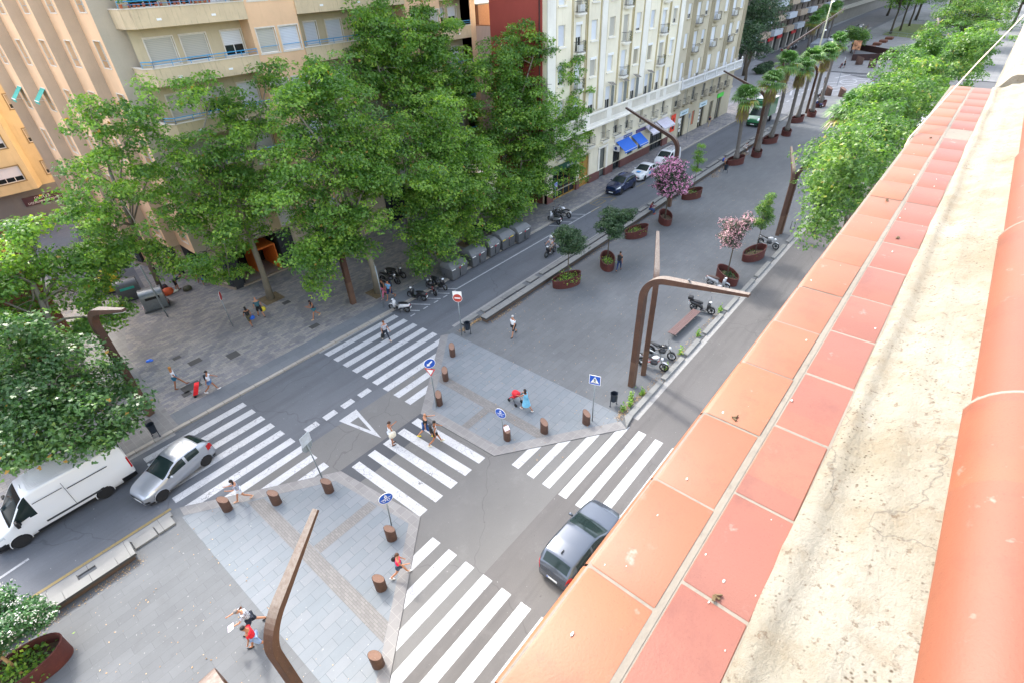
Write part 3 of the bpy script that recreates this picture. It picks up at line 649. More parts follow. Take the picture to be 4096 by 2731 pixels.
# ground floor: pale panels, dark piers, recessed entrance with orange porch
g1=MB(); g2=MB(); g3=MB(); g4=MB(); g5=MB(); g6=MB()
s_=0
for (a0,a1,t_) in ((0,.7,'d'),(.7,2.0,'p'),(2.0,2.7,'d'),(2.7,4.3,'g'),(4.3,5.0,'d'),(5.0,6.4,'p'),(6.4,7.4,'d'),(7.4,9.2,'p'),(9.2,9.8,'d'),(9.8,12,'g'),(12,12.7,'d'),(12.7,15,'p'),(15,19.8,'g')):
    q={'d':-.1,'p':.05,'g':.3}[t_]; mb={'d':g2,'p':g1,'g':g4}[t_]
    mb.prism([SP(a0,q),SP(a1,q),SP(a1,1.0),SP(a0,1.0)],.12,3.6)
g3.prism([SP(-.2,-.12),SP(19.8,-.12),SP(19.8,1.2),SP(-.2,1.2)],3.45,3.62); g3.prism([SP(-.05,-.14),SP(19.8,-.14),SP(19.8,0.02),SP(-.05,0.02)],.1,.38)
for x0,x1,t_ in ((13.2,14.0,'d'),(17.9,19.2,'d'),(19.2,21.5,'p'),(21.5,22,'d'),(22,25.5,'g'),(25.5,26.2,'d'),(26.2,29.5,'p'),(29.5,30,'d'),(30,33.5,'g'),(33.5,34.2,'d'),(34.2,38,'g'),(38,38.8,'d'),(38.8,43,'p')):
    y={'d':42.25,'p':42.35,'g':42.6}[t_]; {'d':g2,'p':g1,'g':g4}[t_].bx(x0,x1,y,44.5,.12,3.6)
g4.bx(14.0,17.9,45.4,45.9,.12,3.6)
g3.bx(13.1,43,42.2,44.6,3.58,3.64); g5.bx(14.0,17.9,42.25,45.4,.1,.24); g3.bx(13.9,18,42.1,42.3,.1,.26)
g6.bx(15.9,16.0,42.5,45.2,.24,2.5); g6.bx(15.9,17.6,42.5,45.2,2.5,2.62); g6.bx(17.5,17.6,42.5,45.2,.24,2.5)
for mb,nm,mt in ((g1,'wall_panel',M('#c9bda8',.7,k=.8)),(g2,'pier',M('#2b2f36',.6)),(g3,'band_course',M('#9c8f80',.8,k=.8)),(g4,'shopfront',GLASS),(g5,'entrance_floor',M('#8e8783',.7)),(g6,'entrance_porch',M('#d8702a',.6))):
    mb.each(nm,mt,og,loc=(-13.3,-42.3,0))
# ======== cream building, with red clad party wall
CR=wall_mat('cream_render','#f2e9d0',.96,'#a08a5a',.25); CRP=wall_mat('pale_cream_pilaster','#f4efe2',.95,'#a08a5a',.2); CRG=wall_mat('ochre_groove','#d3c294',.78,'#8a7748',.3)
MAR=wall_mat('maroon_plinth','#875a54',.72,'#4c3532',.3); IRON=M('#33312f',.5,.3); 
def clad(hexc,k,sc=2.2):
    c=tuple(x*k for x in lin(hexc)); m=newmat('ribbed_cladding',c,.55); t=NT(m); wv=t.n('ShaderNodeTexWave',wave_type='BANDS',bands_direction='Y'); t.l(t.coord(),wv.inputs[0]); wv.inputs['Scale'].default_value=sc
    q=t.mix(t.ramp(wv.outputs['Fac'],[(0,.5),(.12,0)]),c,tuple(x*.4 for x in c)); q=t.mix(t.ramp(t.noise(.5,5),[(.4,.2),(.7,0)]),q,tuple(x*.6 for x in c)); t.l(q,t.b.inputs['Base Color']); return m
cb=empty('apartment_building',(43.1,32.4,0),label='cream apartment block with red clad party wall, blue shop awnings and small iron balconies',cat='building')
OF=(-43.1,-32.4,0)
Y0=32.4; X0,X1=43.1,71.2; CT=27.5
cw=[('w',44.85,45.95),('b',47.7,48.75),('w',50.45,51.55),('w',53.85,54.95),('b',56.65,57.75),('w',59.4,60.5),('w',62.7,63.75),('b',65.55,66.6),('w',68.35,69.35)]
crow=[(8.3,10.05),(11.5,13.25),(14.8,16.55),(18.1,19.85),(21.4,23.1)]
holes=[]
for k_,(t_,a,b_) in enumerate(cw):
    for j,(z0,z1) in enumerate(crow): holes.append((a,b_,(z0-.75 if t_=='b' or (j==0) else z0),z1))
fl1=[(44.8,45.9),(48.0,49.0),(50.6,51.5),(53.55,54.5),(56.2,57.2),(58.9,59.8),(62.4,63.1),(65.6,66.4),(68.3,69.1)]
holes+=[(a,b_,4.55,6.35) for a,b_ in fl1]
shops=[(44.2,48.6,.12,3.5),(49.2,51.2,.12,3.6),(53.4,54.7,.12,3.5),(56.5,58.3,.12,3.1),(60.0,61.4,1.2,2.6),(62.7,64.0,1.2,2.6),(65.9,69.6,.12,3.0)]
f=MB(); wallp(f,(0,Y0),D,N,X0,X1,4.2,CT,holes[:],.22); wallp(f,(0,Y0),D,N,X0,X1,1.05,4.2,[(s[0],s[1],max(1.05,s[2]),s[3]) for s in shops if s[3]>1.05],.3)
f.add([(X0,Y0,.1),(X0,39.2,.1),(X0,39.2,CT),(X0,Y0,CT)],[(0,1,2,3)]); f.add([(X0,Y0,CT),(X1,Y0,CT),(X1,45,CT),(X0,45,CT)],[(0,1,2,3)]); f.bx(X0+.4,X1-.1,Y0+.8,39.1,.05,CT-.1)
for z in (3.95,): f.bx(X0,X1,Y0-.16,Y0,z,z+.16)
f.bx(X0,X1,Y0-.1,Y0,4.11,4.2)
f.build('facade',CR,cb).location=OF
p=MB(); q=MB()
for (a,b_) in ((X0,44.35),(52.2,53.2),(61.0,62.2),(70.1,X1)): p.bx(a,b_,Y0-.12,Y0+.02,8.1,CT)
for xc in (49.4,58.4,67.2,47.0,55.9,64.8):
    q.bx(xc-.03,xc+.03,Y0-.06,Y0,8.1,CT); q.bx(xc+.18,xc+.24,Y0-.06,Y0,8.1,CT)
for xc in (52.05,53.3,60.9,62.3,44.45,70.0,49.75,58.75,67.55): q.bx(xc-.05,xc+.05,Y0-.07,Y0,8.1,CT)
for t_,a,b_ in cw:
    for (z0,z1) in crow[1:]:
        if t_=='w': p.bx(a-.12,b_+.12,Y0-.13,Y0,z0-.16,z0-.04)
p.build('pilaster',CRP,cb).location=OF; q.build('groove_moulding',CRG,cb).location=OF
# long first floor balcony parapet
b=MB(); b.bx(X0,X1,Y0-.95,Y0,6.75,6.95); b.bx(X0,X1,Y0-1.05,Y0-.8,6.6,6.78)
b.bx(X0,X1,Y0-.95,Y0-.80,6.95,7.15); b.bx(X0,X1,Y0-.99,Y0-.76,8.0,8.16)
for x0,x1 in ((43.1,44.4),(52.8,53.8),(64.2,65.2),(70.5,71.2)): b.bx(x0,x1,Y0-.97,Y0-.78,7.15,8.0)
i=0
for x in np.arange(43.2,71.1,.17):
    i+=1
    if any(a<=x<=b_ for a,b_ in ((43.1,44.4),(52.8,53.8),(64.2,65.2),(70.5,71.2))): continue
    if (x%4.4)<1.0: b.bx(x,x+.17,Y0-.95,Y0-.80,7.15,8.0)
    else: b.bx(x,x+.07,Y0-.92,Y0-.82,7.15,8.0)
b.build('balcony_parapet',CRP,cb).location=OF
for k_,(t_,a,b_) in enumerate(cw):
    for j,(z0,z1) in enumerate(crow[:4]):
        zz=(z0-.75 if t_=='b' or j==0 else z0)
        sh=rnd.choice([SH_W,SH_W,SH_G,SH_L,SH_B]) if j else SH_W
        window(cb,a,b_,zz,z1,0,(OF[0],0),D,N,dp=.18,open_=rnd.choice([0,0,0,.12,.25,0]) if j and t_=='w' else (.45 if j==0 and rnd.random()<.7 else rnd.choice([0,.5])),shut=sh,fw=.05)
        if j and rnd.random()<.7:
            m=MB(); m.bx(a-.02,b_+.02,Y0-.05,Y0+.02,z1-.2,z1+.03); m.build('shutter_box',WHITE,cb).location=OF
        if j==0 and 53<a<64:
            m=MB()
            for q_ in range(9): m.box(((a+b_)/2-.55+q_*.14,Y0-.45,z1+.38-.02*q_),(.05,.6,.02),M=Matrix.Rotation(.5,3,'X'))
            m.build('pergola_slats',M('#8a857c',.7),cb).location=OF
            m=MB(); m.box((b_+.12,Y0-.18,(zz+z1)/2),(.04,.34,z1-zz)); m.build('folded_shutter',M('#8a908f',.6),cb).location=OF
for o_ in cb.children: pass
def iron_balcony(parent,xc,z,w_=1.5,dpth=.55,round_=True,slab=True,off=OF,Y=32.4,col=None,h=.95):
    m=MB(); n=12; pts=[]
    for i in range(n+1):
        a_=math.pi*i/n; pts.append((xc-w_/2*math.cos(a_)*(1 if not round_ else 1), Y-(dpth*(math.sin(a_)**.5) if round_ else dpth)))
    if not round_: pts=[(xc-w_/2,Y),(xc-w_/2,Y-dpth),(xc+w_/2,Y-dpth),(xc+w_/2,Y)]
    s=MB(); s.prism(pts,z-.14,z); s.prism([(xc+(p[0]-xc)*.8,Y+(p[1]-Y)*.75) for p in pts],z-.28,z-.14)
    so_=s.build('small_balcony' ,CRP if col is None else col,parent); so_.location=off
    r_=MB(); P=[Vector((*p,0)) for p in pts]
    if round_: P=[P[0],P[1],P[2],P[4],P[6],P[8],P[10],P[11],P[12]]
    for a_,b__ in zip(P[:-1],P[1:]):
        for zz in (z+h,z+.12): r_.tube([a_+Vector((0,0,zz)),b__+Vector((0,0,zz))],.018,4)
        k=max(1,int((b__-a_).length/.14))
        for i in range(k+1): q_=a_.lerp(b__,i/k); r_.tube([q_+Vector((0,0,z)),q_+Vector((0,0,z+h))],.009,3)
    r_.build('railing',IRON,so_)
    return so_
ACM=M('#d5d5d0',.5,var=.05)
for k_,(t_,a,b_) in enumerate(cw):
    if t_!='b': continue
    for j,(z0,z1) in enumerate(crow[1:4]):
        so_=iron_balcony(cb,(a+b_)/2,z0-.78,1.55,.6)
        if rnd.random()<.75:
            m=MB(); m.box(((a+b_)/2-.2,Y0-.35,z0-.42),(.75,.28,.6)); m.lathe([(.2,0),(.2,-.03)],((a+b_)/2-.25,Y0-.49,z0-.42),12,'y'); m.build('air_conditioner',ACM,so_,bevel=.02)
        lv=MB()
        for q_ in range(50): lv.box(((a+b_)/2+rnd.uniform(.2,.65),Y0-.45+rnd.gauss(0,.06),z0-.6+rnd.uniform(0,.75)),(.08,.05,.01),M=Matrix.Rotation(rnd.uniform(0,3),3,'X'),rz=rnd.uniform(0,6))
        lv.build('pot_plants',M('#5b6b3a',.7,var=.5,sc=8),so_)
for a,b_ in fl1:
    window(cb,a,b_,4.55,6.35,0,(OF[0],0),D,N,dp=.18,open_=rnd.choice([0,0,.5,1]),shut=SHUTG,fw=.04)
    iron_balcony(cb,(a+b_)/2,4.42,1.35,.4,False)
# ground floor
m=MB(); last=X0
for s in sorted(shops)+[(X1,X1,0,0)]:
    if s[2]<1: m.bx(last,s[0],Y0-.08,Y0+.3,.1,1.06); last=s[1]
m.each('plinth',MAR,cb,loc=OF)
WOOD=M('#a8813f',.6); 
for i,s in enumerate(shops):
    d_=MB(); d_.bx(s[0]+.06,s[1]-.06,Y0+.22,Y0+.26,s[2],s[3]-.06); o_=d_.build('door' if s[2]<1 and s[1]-s[0]<2.2 else 'shop_window',GLASS if i in (3,4,5) else (M('#6b6f6a',.6,.2,var=.3,sc=12) if i in (2,) else (WOOD if i==1 else GLASS)),cb); o_.location=OF
    fr=MB(); n=max(1,int((s[1]-s[0])/1.0))
    for k_ in range(n+1): x=s[0]+.03+(s[1]-s[0]-.06)*k_/n; fr.bx(x-.03,x+.03,Y0+.16,Y0+.24,s[2],s[3])
    fr.bx(s[0],s[1],Y0+.16,Y0+.24,s[3]-.08,s[3]); fr.bx(s[0],s[1],Y0+.16,Y0+.24,s[2],s[2]+.12); fr.build('frame',WOOD if i<2 else M('#3c3f42',.5),o_)
for x0,x1,z in ((53.0,55.1,3.6),): 
    m=MB(); m.bx(x0,53.35,Y0-.1,Y0,1.06,z); m.bx(54.75,x1,Y0-.1,Y0,1.06,z); m.bx(x0,x1,Y0-.1,Y0,z-.05,z+.2); m.build('door_surround',CRP,cb).location=OF
def text(name,s,size,loc,rot,mat,parent=None,ext=.006,al='CENTER',sx=1):
    c=bpy.data.curves.new(name,'FONT'); c.body=s; c.size=size; c.align_x=al; c.align_y='CENTER'; c.extrude=ext; c.resolution_u=2
    o=bpy.data.objects.new(name,c); link(o,parent); o.location=loc; o.rotation_euler=rot; c.materials.append(mat); o.scale=(sx,1,1)
    bpy.context.view_layer.update(); me=bpy.data.meshes.new_from_object(o); q=bpy.data.objects.new(name,me); q.location=loc; q.rotation_euler=rot; q.scale=(sx,1,1); KIDS.get(parent,[]) and KIDS[parent].remove(o); bpy.data.objects.remove(o); bpy.data.curves.remove(c); return link(q,parent)
FR=(R(90),0,0)
def awning(x0,x1,z,out,drop,mat,name='awning',val=WHITE):
    m=MB(); th=.025
    m.rings([[(x0,Y0-.02,z),(x1,Y0-.02,z)],[(x0,Y0-out,z-drop),(x1,Y0-out,z-drop)],[(x0,Y0-out-.005,z-drop-.22),(x1,Y0-out-.005,z-drop-.22)]],close=False)
    o=m.build(name,mat,cb); o.location=OF; sm=o.modifiers.new('s','SOLIDIFY'); sm.thickness=th
    m=MB(); m.bx(x0-.01,x1+.01,Y0-out-.035,Y0-out-.012,z-drop-.03,z-drop+.02); m.tube([(x0+.1,Y0,z-.9),(x0+.1,Y0-out,z-drop)],.015,5); m.tube([(x1-.1,Y0,z-.9),(x1-.1,Y0-out,z-drop)],.015,5); m.build('awning_bar',val,o)
    return o
ABL=M('#0f62c8',.6,var=.05)
awning(57.0,59.95,3.5,1.35,.95,ABL); awning(60.7,62.9,3.4,1.3,.95,ABL)
awning(63.9,66.7,3.9,1.3,.75,M('#cfcad6',.7)); awning(67.0,70.2,3.9,1.3,.75,M('#cfcad6',.7))
m=MB(); m.bx(56.6,60.8,Y0-.1,Y0+.0,3.52,3.92); m.build('shop_sign',M('#c9c9cf',.5),cb).location=OF
m=MB(); m.bx(58.6,60.6,Y0-.13,Y0-.1,3.56,3.92); sgn=m.build('shop_sign',M('#2b4f94',.5),cb); sgn.location=OF
text('lettering','BAR  RESTAURANT',.2,(59.6-43.1,-.14,3.74),FR,WHITE,cb)
m=MB(); m.bx(61.8,64.2,Y0-.12,Y0,3.5,3.9); m.build('shop_sign',M('#5a4d7c',.5,var=.4,sc=5),cb).location=OF
m=MB(); m.bx(44.3,48.5,Y0-.12,Y0,3.1,3.8); m.build('shop_sign',M('#2c5a4a',.5),cb).location=OF
text('lettering','bar 2022',.4,(47.3-43.1,-.14,3.45),FR,WHITE,cb)
m=MB(); m.bx(56.1,56.22,Y0-1.0,Y0-.15,2.7,3.4); o_=m.build('hanging_sign',M('#cfcfd0',.5),cb,bevel=.03); o_.location=OF
m=MB(); m.ell((56.08,Y0-.55,3.05),(.02,.2,.22),12,6); m.build('sign_badge',M('#22356e',.5),o_)
m=MB(); m.bx(63.3,64.6,Y0-1.15,Y0-1.05,3.75,4.45); o_=m.build('hanging_sign',M('#8a8d98',.5),cb); o_.location=OF
m=MB()
for k_ in range(3):
    for i in range(14):
        a_=R(-40+260*i/13); m.ell((63.6+k_*.35+.12*math.cos(a_),Y0-1.16,4.2+.14*math.sin(a_)-(.0 if abs(math.cos(a_))<.8 else .05)),(.035,.012,.035),6,4)
m.build('sign_pictogram',BLK,o_)
# party wall cladding
m=MB(); m.bx(X0-.08,X0-.001,Y0+.5,39.2,3.0,CT); m.build('party_wall',clad('#b5534a',.85),cb).location=OF
m=MB(); m.bx(X0-.10,X0-.001,Y0+.5,39.2,.1,3.0); m.build('party_wall',M('#6b4036',.8),cb).location=OF
m=MB(); m.tube([(X0-.15,Y0+.75,1),(X0-.15,Y0+.75,CT)],.07,6); m.build('drain_pipe',M('#3a2220',.6),cb).location=OF
m=MB(); m.bx(X0-.06,X0+.1,39.2,46,3,16.5); m.build('terrace_parapet',clad('#dfbfae',.85,1.6),cb).location=OF
m=MB(); m.bx(X0+.3,X0+5,41,46,16.0,18.2); m.bx(X0,X0+.14,39.2,46,16.5,16.6); o_=m.build('terrace_shed',M('#9a6a4a',.7),cb); o_.location=OF
m=MB(); m.bx(X0+.05,X0+5,41,46,18.2,18.3); m.build('shed_roof',M('#6b6660',.7),o_)
# ======== tan building
TN=wall_mat('tan_render','#cfc4aa',.86,'#6d6145',.3); TNL=wall_mat('tan_light','#c9bda0',.76,'#776b4c',.3); 
tb=empty('apartment_building',(71.2,32.4,0),label='tan apartment block with white stone balustrade and bright shop signs beside the cream block',cat='building')
OT=(-71.2,-32.4,0); TX0,TX1=71.22,92.9; TT=24.5
tw=[('w',72.45,73.4),('b',75.25,76.35),('w',77.75,78.75),('b',81.0,82.4),('w',84.4,85.6),('b',87.3,88.6),('w',90.2,91.4)]
trow=[(7.2,10.0),(11.7,13.35),(14.95,16.6),(18.2,19.85)]
th=[(a,b_,(z0-.75 if t_=='b' and j else z0),z1) for (t_,a,b_) in tw for j,(z0,z1) in enumerate(trow)]
t1=[(72.2,73.1),(74.9,75.9),(77.5,78.5),(81.0,82.0),(83.9,84.9),(86.7,87.7),(89.5,90.5)]
th+=[(a,b_,4.6,6.5) for a,b_ in t1]
ts=[(74.6,76.4,.12,3.0),(78.6,79.6,1.0,3.0),(81.2,83.0,.12,3.0),(84.9,86.2,.12,3.2),(87.6,89.4,.12,3.2)]
f=MB(); wallp(f,(0,Y0+.02),D,N,TX0,TX1,.1,TT,th+ts,.22)
f.add([(TX1,Y0,.1),(TX1,46,.1),(TX1,46,TT),(TX1,Y0,TT)],[(0,1,2,3)]); f.add([(TX0,Y0,TT),(TX1,Y0,TT),(TX1,46,TT),(TX0,46,TT)],[(0,1,2,3)])
f.bx(TX0+.1,TX1-.1,Y0+.8,45.9,.05,TT-.1); f.bx(TX0,TX1+.1,Y0-.14,Y0+.02,3.95,4.2); f.build('facade',TN,tb).location=OT
p=MB(); 
for xc in (74.3,80.0,86.5,92.3):
    for dx in (-.45,-.15,.15,.45): p.bx(xc+dx-.06,xc+dx+.06,Y0-.1,Y0+.02,8.3,TT)
for t_,a,b_ in tw:
    for z0,z1 in trow[1:]: p.bx(a-.1,b_+.1,Y0-.12,Y0+.02,z0-.14 if t_=='w' else z1+.04,z0-.02 if t_=='w' else z1+.14)
p.bx(TX0,TX1,Y0-.9,Y0,6.75,6.98); p.build('pilaster',TNL,tb).location=OT
# stone balustrade
WS=M('#e3e2df',.7,k=.9,var=.08)
b=MB(); b.bx(71.5,92.9,Y0-.98,Y0-.72,6.98,7.14); b.bx(71.5,92.9,Y0-.98,Y0-.72,7.92,8.06); b.bx(71.5,71.7,Y0-.98,Y0,7.0,8.06)
for x in (71.6,75.2,78.6,79.3,82.7,86.2,89.6,92.8):
    b.bx(x-.13,x+.13,Y0-1.0,Y0-.70,6.98,8.1); b.lathe([(.05,0),(.13,.1),(.15,.2),(.1,.32),(.02,.4)],(x,Y0-.85,8.1),8)
for x in np.arange(71.8,92.7,.27): b.lathe([(.045,0),(.08,.15),(.085,.3),(.04,.5),(.07,.78)],(x,Y0-.85,7.14),6)
b.build('balustrade',WS,tb,smooth=True).location=OT
for t_,a,b_ in tw:
    for j,(z0,z1) in enumerate(trow[:4]):
        zz=z0-.75 if t_=='b' and j else z0
        window(tb,a,b_,zz,z1,0,(OT[0],Y0*0),D,N,dp=.16,open_=rnd.choice([0,0,0,.3]),shut=rnd.choice([SH_W,SH_W,SH_L]),fw=.05)
        if t_=='b' and j:
            so_=iron_balcony(tb,(a+b_)/2,z0-.78,1.7,.6,True,True,OT,col=TNL)
            m=MB(); m.box(((a+b_)/2-.2,Y0-.35,z0-.42),(.8,.28,.62)); m.build('air_conditioner',ACM,so_,bevel=.02)
for a,b_ in t1:
    window(tb,a,b_,4.6,6.5,0,(OT[0],0),D,N,dp=.16,open_=rnd.choice([.4,1,0]),shut=SHUTG,fw=.04); iron_balcony(tb,(a+b_)/2,4.45,1.4,.35,False,True,OT,col=TNL)
for i,s in enumerate(ts):
    d_=MB(); d_.bx(s[0]+.02,s[1]-.02,Y0+.2,Y0+.24,s[2],s[3]); o_=d_.build('shop_window' if i!=3 else 'door',[GLASS,M('#d8502c',.5),GLASS,M('#3f423d',.5),M('#4a4c4a',.6,.2)][i],tb); o_.location=OT
    fr=MB(); 
    for x in (s[0],(s[0]+s[1])/2,s[1]): fr.bx(x-.05,x+.05,Y0+.14,Y0+.22,s[2],s[3])
    fr.bx(s[0],s[1],Y0+.14,Y0+.22,s[3]-.1,s[3]); fr.build('frame',TNL,o_)
m=MB(); m.bx(74.3,76.9,Y0-.1,Y0+.02,3.05,3.7); m.bx(80.8,83.4,Y0-.1,Y0+.02,3.05,3.7); m.each('shop_sign',M('#cfe0e6',.4),tb,loc=OT)
text('lettering','tecnocasa',.36,(82.1-71.2,-.11,3.37),FR,M('#3d7f8f',.5),tb); text('lettering','tecnocasa.com',.28,(75.6-71.2,-.11,3.37),FR,M('#3d7f8f',.5),tb)
m=MB(); m.bx(87.4,89.7,Y0-.1,Y0+.02,3.25,3.85); m.build('shop_sign',M('#3ccf33',.4),tb).location=OT
m=MB(); m.bx(71.7,72.9,Y0-.1,Y0+.02,1.5,3.7); m.build('shop_sign',M('#e8452c',.5),tb).location=OT
m=MB(); m.bx(72.2,72.4,Y0-.12,Y0-.1,2.4,3.3); m.bx(72.0,72.6,Y0-.12,Y0-.1,1.8,2.2); m.build('sign_pictogram',BLK,tb).location=OT
# cars of posters in windows
m=MB()
for k_ in range(4):
    m.bx(75.0,75.45,Y0+.17,Y0+.19,.8+k_*.5,1.15+k_*.5); m.bx(81.6,82.0,Y0+.17,Y0+.19,.8+k_*.5,1.15+k_*.5)
m.each('window_poster',WHITE,tb,loc=OT)
# ======== ochre building in the side street
YL=wall_mat('ochre_render','#e0cb9a',.88,'#7d6638',.4)
yb=empty('apartment_building',(2,60,0),label='ochre apartment block with bulging bay and pale shutters at the end of the side street',cat='building')
m=MB(); OY=(-2,-60,0); wy=75.0
yh=[(9.9,11.3,z,z+1.35) for z in (4.8,8.1,11.35,14.6,17.9)]
wallp(m,(0,wy),D,N,9.0,14.0,3.9,26,yh,.2)
yh2=[(5.6,7.8,z,z+1.5) for z in (4.95,8.2,11.5,14.8,18.1)]
wallp(m,(0,wy-1.1),D,N,4.2,8.4,3.9,26,yh2,.2); m.add([(8.4,wy-1.1,3.9),(9.0,wy,3.9),(9.0,wy,26),(8.4,wy-1.1,26)],[(0,1,2,3)])
m.add([(4.2,wy-1.1,3.9),(1,wy+.5,3.9),(1,wy+.5,26),(4.2,wy-1.1,26)],[(3,2,1,0)]); m.add([(4.2,wy-1.1,3.9),(8.4,wy-1.1,3.9),(9.0,wy,3.9),(1,wy+.5,3.9)],[(3,2,1,0)])
m.add([(1,wy+.5,26),(4.2,wy-1.1,26),(8.4,wy-1.1,26),(14,wy,26),(14,90,26),(1,90,26)],[(0,1,2,3,4,5)])
m.add([(1,wy+.5,3.9),(1,90,3.9),(1,90,26),(1,wy+.5,26)],[(3,2,1,0)])
m.build('facade',YL,yb).location=OY
m=MB(); m.bx(1,14,wy+.1,wy+3,0.1,3.9); m.build('ground_floor_wall',wall_mat('grey_render','#8b8c8a',.72),yb).location=OY
m=MB(); m.bx(6.7,10.2,wy-.0,wy+.12,2.1,3.0); sb=m.build('shop_sign',M('#4b3038',.6),yb); sb.location=OY
text('lettering','OUTLET',.38,(8.4-2,wy-.02-60,2.75),FR,WHITE,yb); text('lettering','LIQUIDAMOS STOCK',.3,(8.4-2,wy-.02-60,2.33),FR,WHITE,yb)
for L_,yy in ((yh,wy),(yh2,wy-1.1)):
    for (a,b_,z0,z1) in L_[:5]:
        w_=window(yb,a,b_,z0,z1,0,(-2,yy-60),D,N,dp=.15,open_=.3,shut=SH_W if L_ is yh2 else SH_B,mull=2)
        t_=MB(); WW=b_-a; HH=z1-z0
        for q in ((-WW/2-.1,-WW/2,0,HH),(WW/2,WW/2+.1,0,HH),(-WW/2-.1,WW/2+.1,HH,HH+.1),(-WW/2-.14,WW/2+.14,-.1,0)): t_.box(((q[0]+q[1])/2,-.16,(q[2]+q[3])/2),(q[1]-q[0],.07,q[3]-q[2]))
        t_.build('surround',M('#8c7a55',.8),w_)
# ======== brick building on the corner, mostly behind trees
bw=MB(); bw.prism([(-30,43),(2.4,43.4),(2.4,57.5),(-30,57.5)],0.1,10.4); bb=empty('brick_building',(0,43,0),label='red brick building almost hidden by the plane trees on the side street corner',cat='building')
bm_=newmat('red_brick',lin('#8a4430'),.9); t=NT(bm_); v=t.map(rot=(R(90),0,0)); bk=t.n('ShaderNodeTexBrick'); t.l(v,bk.inputs[0])
for k_,c in (('Color1','#93492f'),('Color2','#7d3d2b'),('Mortar','#8d7468')): bk.inputs[k_].default_value=rgb(lin(c),.8)
bk.inputs['Scale'].default_value=1; bk.inputs['Brick Width'].default_value=.26; bk.inputs['Row Height'].default_value=.08; bk.inputs['Mortar Size'].default_value=.008; t.l(bk.outputs['Color'],t.b.inputs['Base Color'])
bw.build('wall',bm_,bb).location=(0,-43,0)
m=MB(); m.bx(-30,2.5,42.9,57.6,10.4,10.7); m.build('cornice',M('#b0a79a',.8),bb).location=(0,-43,0)
# ======== far building past the junction, its unseen top raised to shade the plaza
fb=empty('apartment_building',(139,48,0),label='far grey and brown apartment block with jutting concrete balconies over red shop signs',cat='building')
FO=(-139,-48,0)
m=MB(); m.bx(139.2,214.8,50.2,69,.05,44.9); wallp(m,(0,48.6),D,N,139,215,4,45,[(x,x+1.6,z,z+1.9) for z in (5,8,11,14) for x in np.arange(141,213,5.2)],.3); m.add([(139,48.6,0),(139,70,0),(139,70,45),(139,48.6,45)],[(3,2,1,0)]); m.build('facade',wall_mat('brown_render','#7d7268',.7),fb).location=FO
m=MB(); m.bx(139.2,214,49.4,50,.1,4.0); m.bx(139.2,214,48.9,49.1,4,26); m.each('shopfront',GLASS,fb,loc=FO)
m=MB()
for x in np.arange(139,214,6): m.bx(x,x+1.0,48.5,49.5,.1,4)
m.each('pier',M('#a09a92',.7),fb,loc=FO)
for k_ in range(4):
    m=MB(); n_=MB()
    for i,x in enumerate(np.arange(140,213,9.5)):
        (m if (i+k_)%2 else n_).bx(x,x+6.5,47.2,48.6,4.3+k_*3.1,5.6+k_*3.1)
    m.each('balcony',M('#b7a48e',.8,k=.8),fb,loc=FO); n_.each('balcony',M('#c2c8cf',.8,k=.85),fb,loc=FO)
m=MB()
for x in (151,159,166,178): m.bx(x,x+3.8,48.3,48.5,3.1,3.9)
m.each('shop_sign',M('#c3222c',.5),fb,loc=FO)
m=MB()
for x in np.arange(147,200,9): m.bx(x,x+2.2,48.5,48.6,4,26)
m.each('dark_panel',M('#4a3f3c',.7),fb,loc=FO)

nb=empty('shade_block',(101,56,0),label='pale block added behind the huge dark trees to shade the junction',cat='building')  # added to shade the junction; place and height chosen for its shadow
m=MB(); m.bx(101,138.5,56,80,.05,42); m.build('wall',wall_mat('pale_render','#a9a7a0',.7),nb).location=(-101,-56,0)
m=MB()
for z in (3.5,7,10.5,14,17.5,21): m.bx(102,137.5,55.9,55.99,z,z+1.8)
m.each('window_band',GLASS,nb,loc=(-101,-56,0))

eb=empty('apartment_building',(216,52,0),label='added grey block shading the plaza and far side road, almost hidden by trees',cat='building')  # added past the far block so plaza and side road stay shaded
m=MB(); m.bx(216,460,52,80,.05,45); m.build('wall',wall_mat('grey_far_render','#8f8a82',.65),eb).location=(-216,-52,0)
m=MB()
for z in (4,7.2,10.4,13.6,16.8): m.bx(218,458,51.4,51.99,z,z+1.2)
m.each('balcony',M('#b9b3a8',.8,k=.8),eb,loc=(-216,-52,0))
# ---------------------------------------------------------------- vegetation
def leafmat(name,stops,trans=.35,rough=.45,spec=.5):
    m=newmat(name,stops[0][1],rough,0,spec); t=NT(m); at=t.n('ShaderNodeAttribute',attribute_name='tint'); 
    c=t.ramp(at.outputs['Fac'],stops); t.l(c,t.b.inputs['Base Color'])
    tr=t.n('ShaderNodeBsdfTranslucent'); h=t.n('ShaderNodeHueSaturation'); h.inputs['Saturation'].default_value=1.15; h.inputs['Value'].default_value=1.9; t.l(c,h.inputs['Color']); t.l(h.outputs[0],tr.inputs[0])
    mx=t.n('ShaderNodeMixShader'); mx.inputs[0].default_value=trans; t.l(t.b.outputs[0],mx.inputs[1]); t.l(tr.outputs[0],mx.inputs[2])
    out=t.t.nodes['Material Output']; t.l(mx.outputs[0],out.inputs[0]); return m
LEAF=leafmat('plane_leaves',[(0,(.065,.15,.036)),(.45,(.145,.275,.052)),(.8,(.26,.41,.07)),(.97,(.37,.50,.09)),(1,(.38,.24,.06))],.42)
LEAF2=leafmat('shaded_plane_leaves',[(0,(.035,.09,.028)),(.45,(.065,.15,.04)),(.8,(.12,.23,.055)),(.96,(.2,.32,.07)),(1,(.42,.24,.04))],.3,.35)  # darker copy of the plane leaves, shade put into the colour
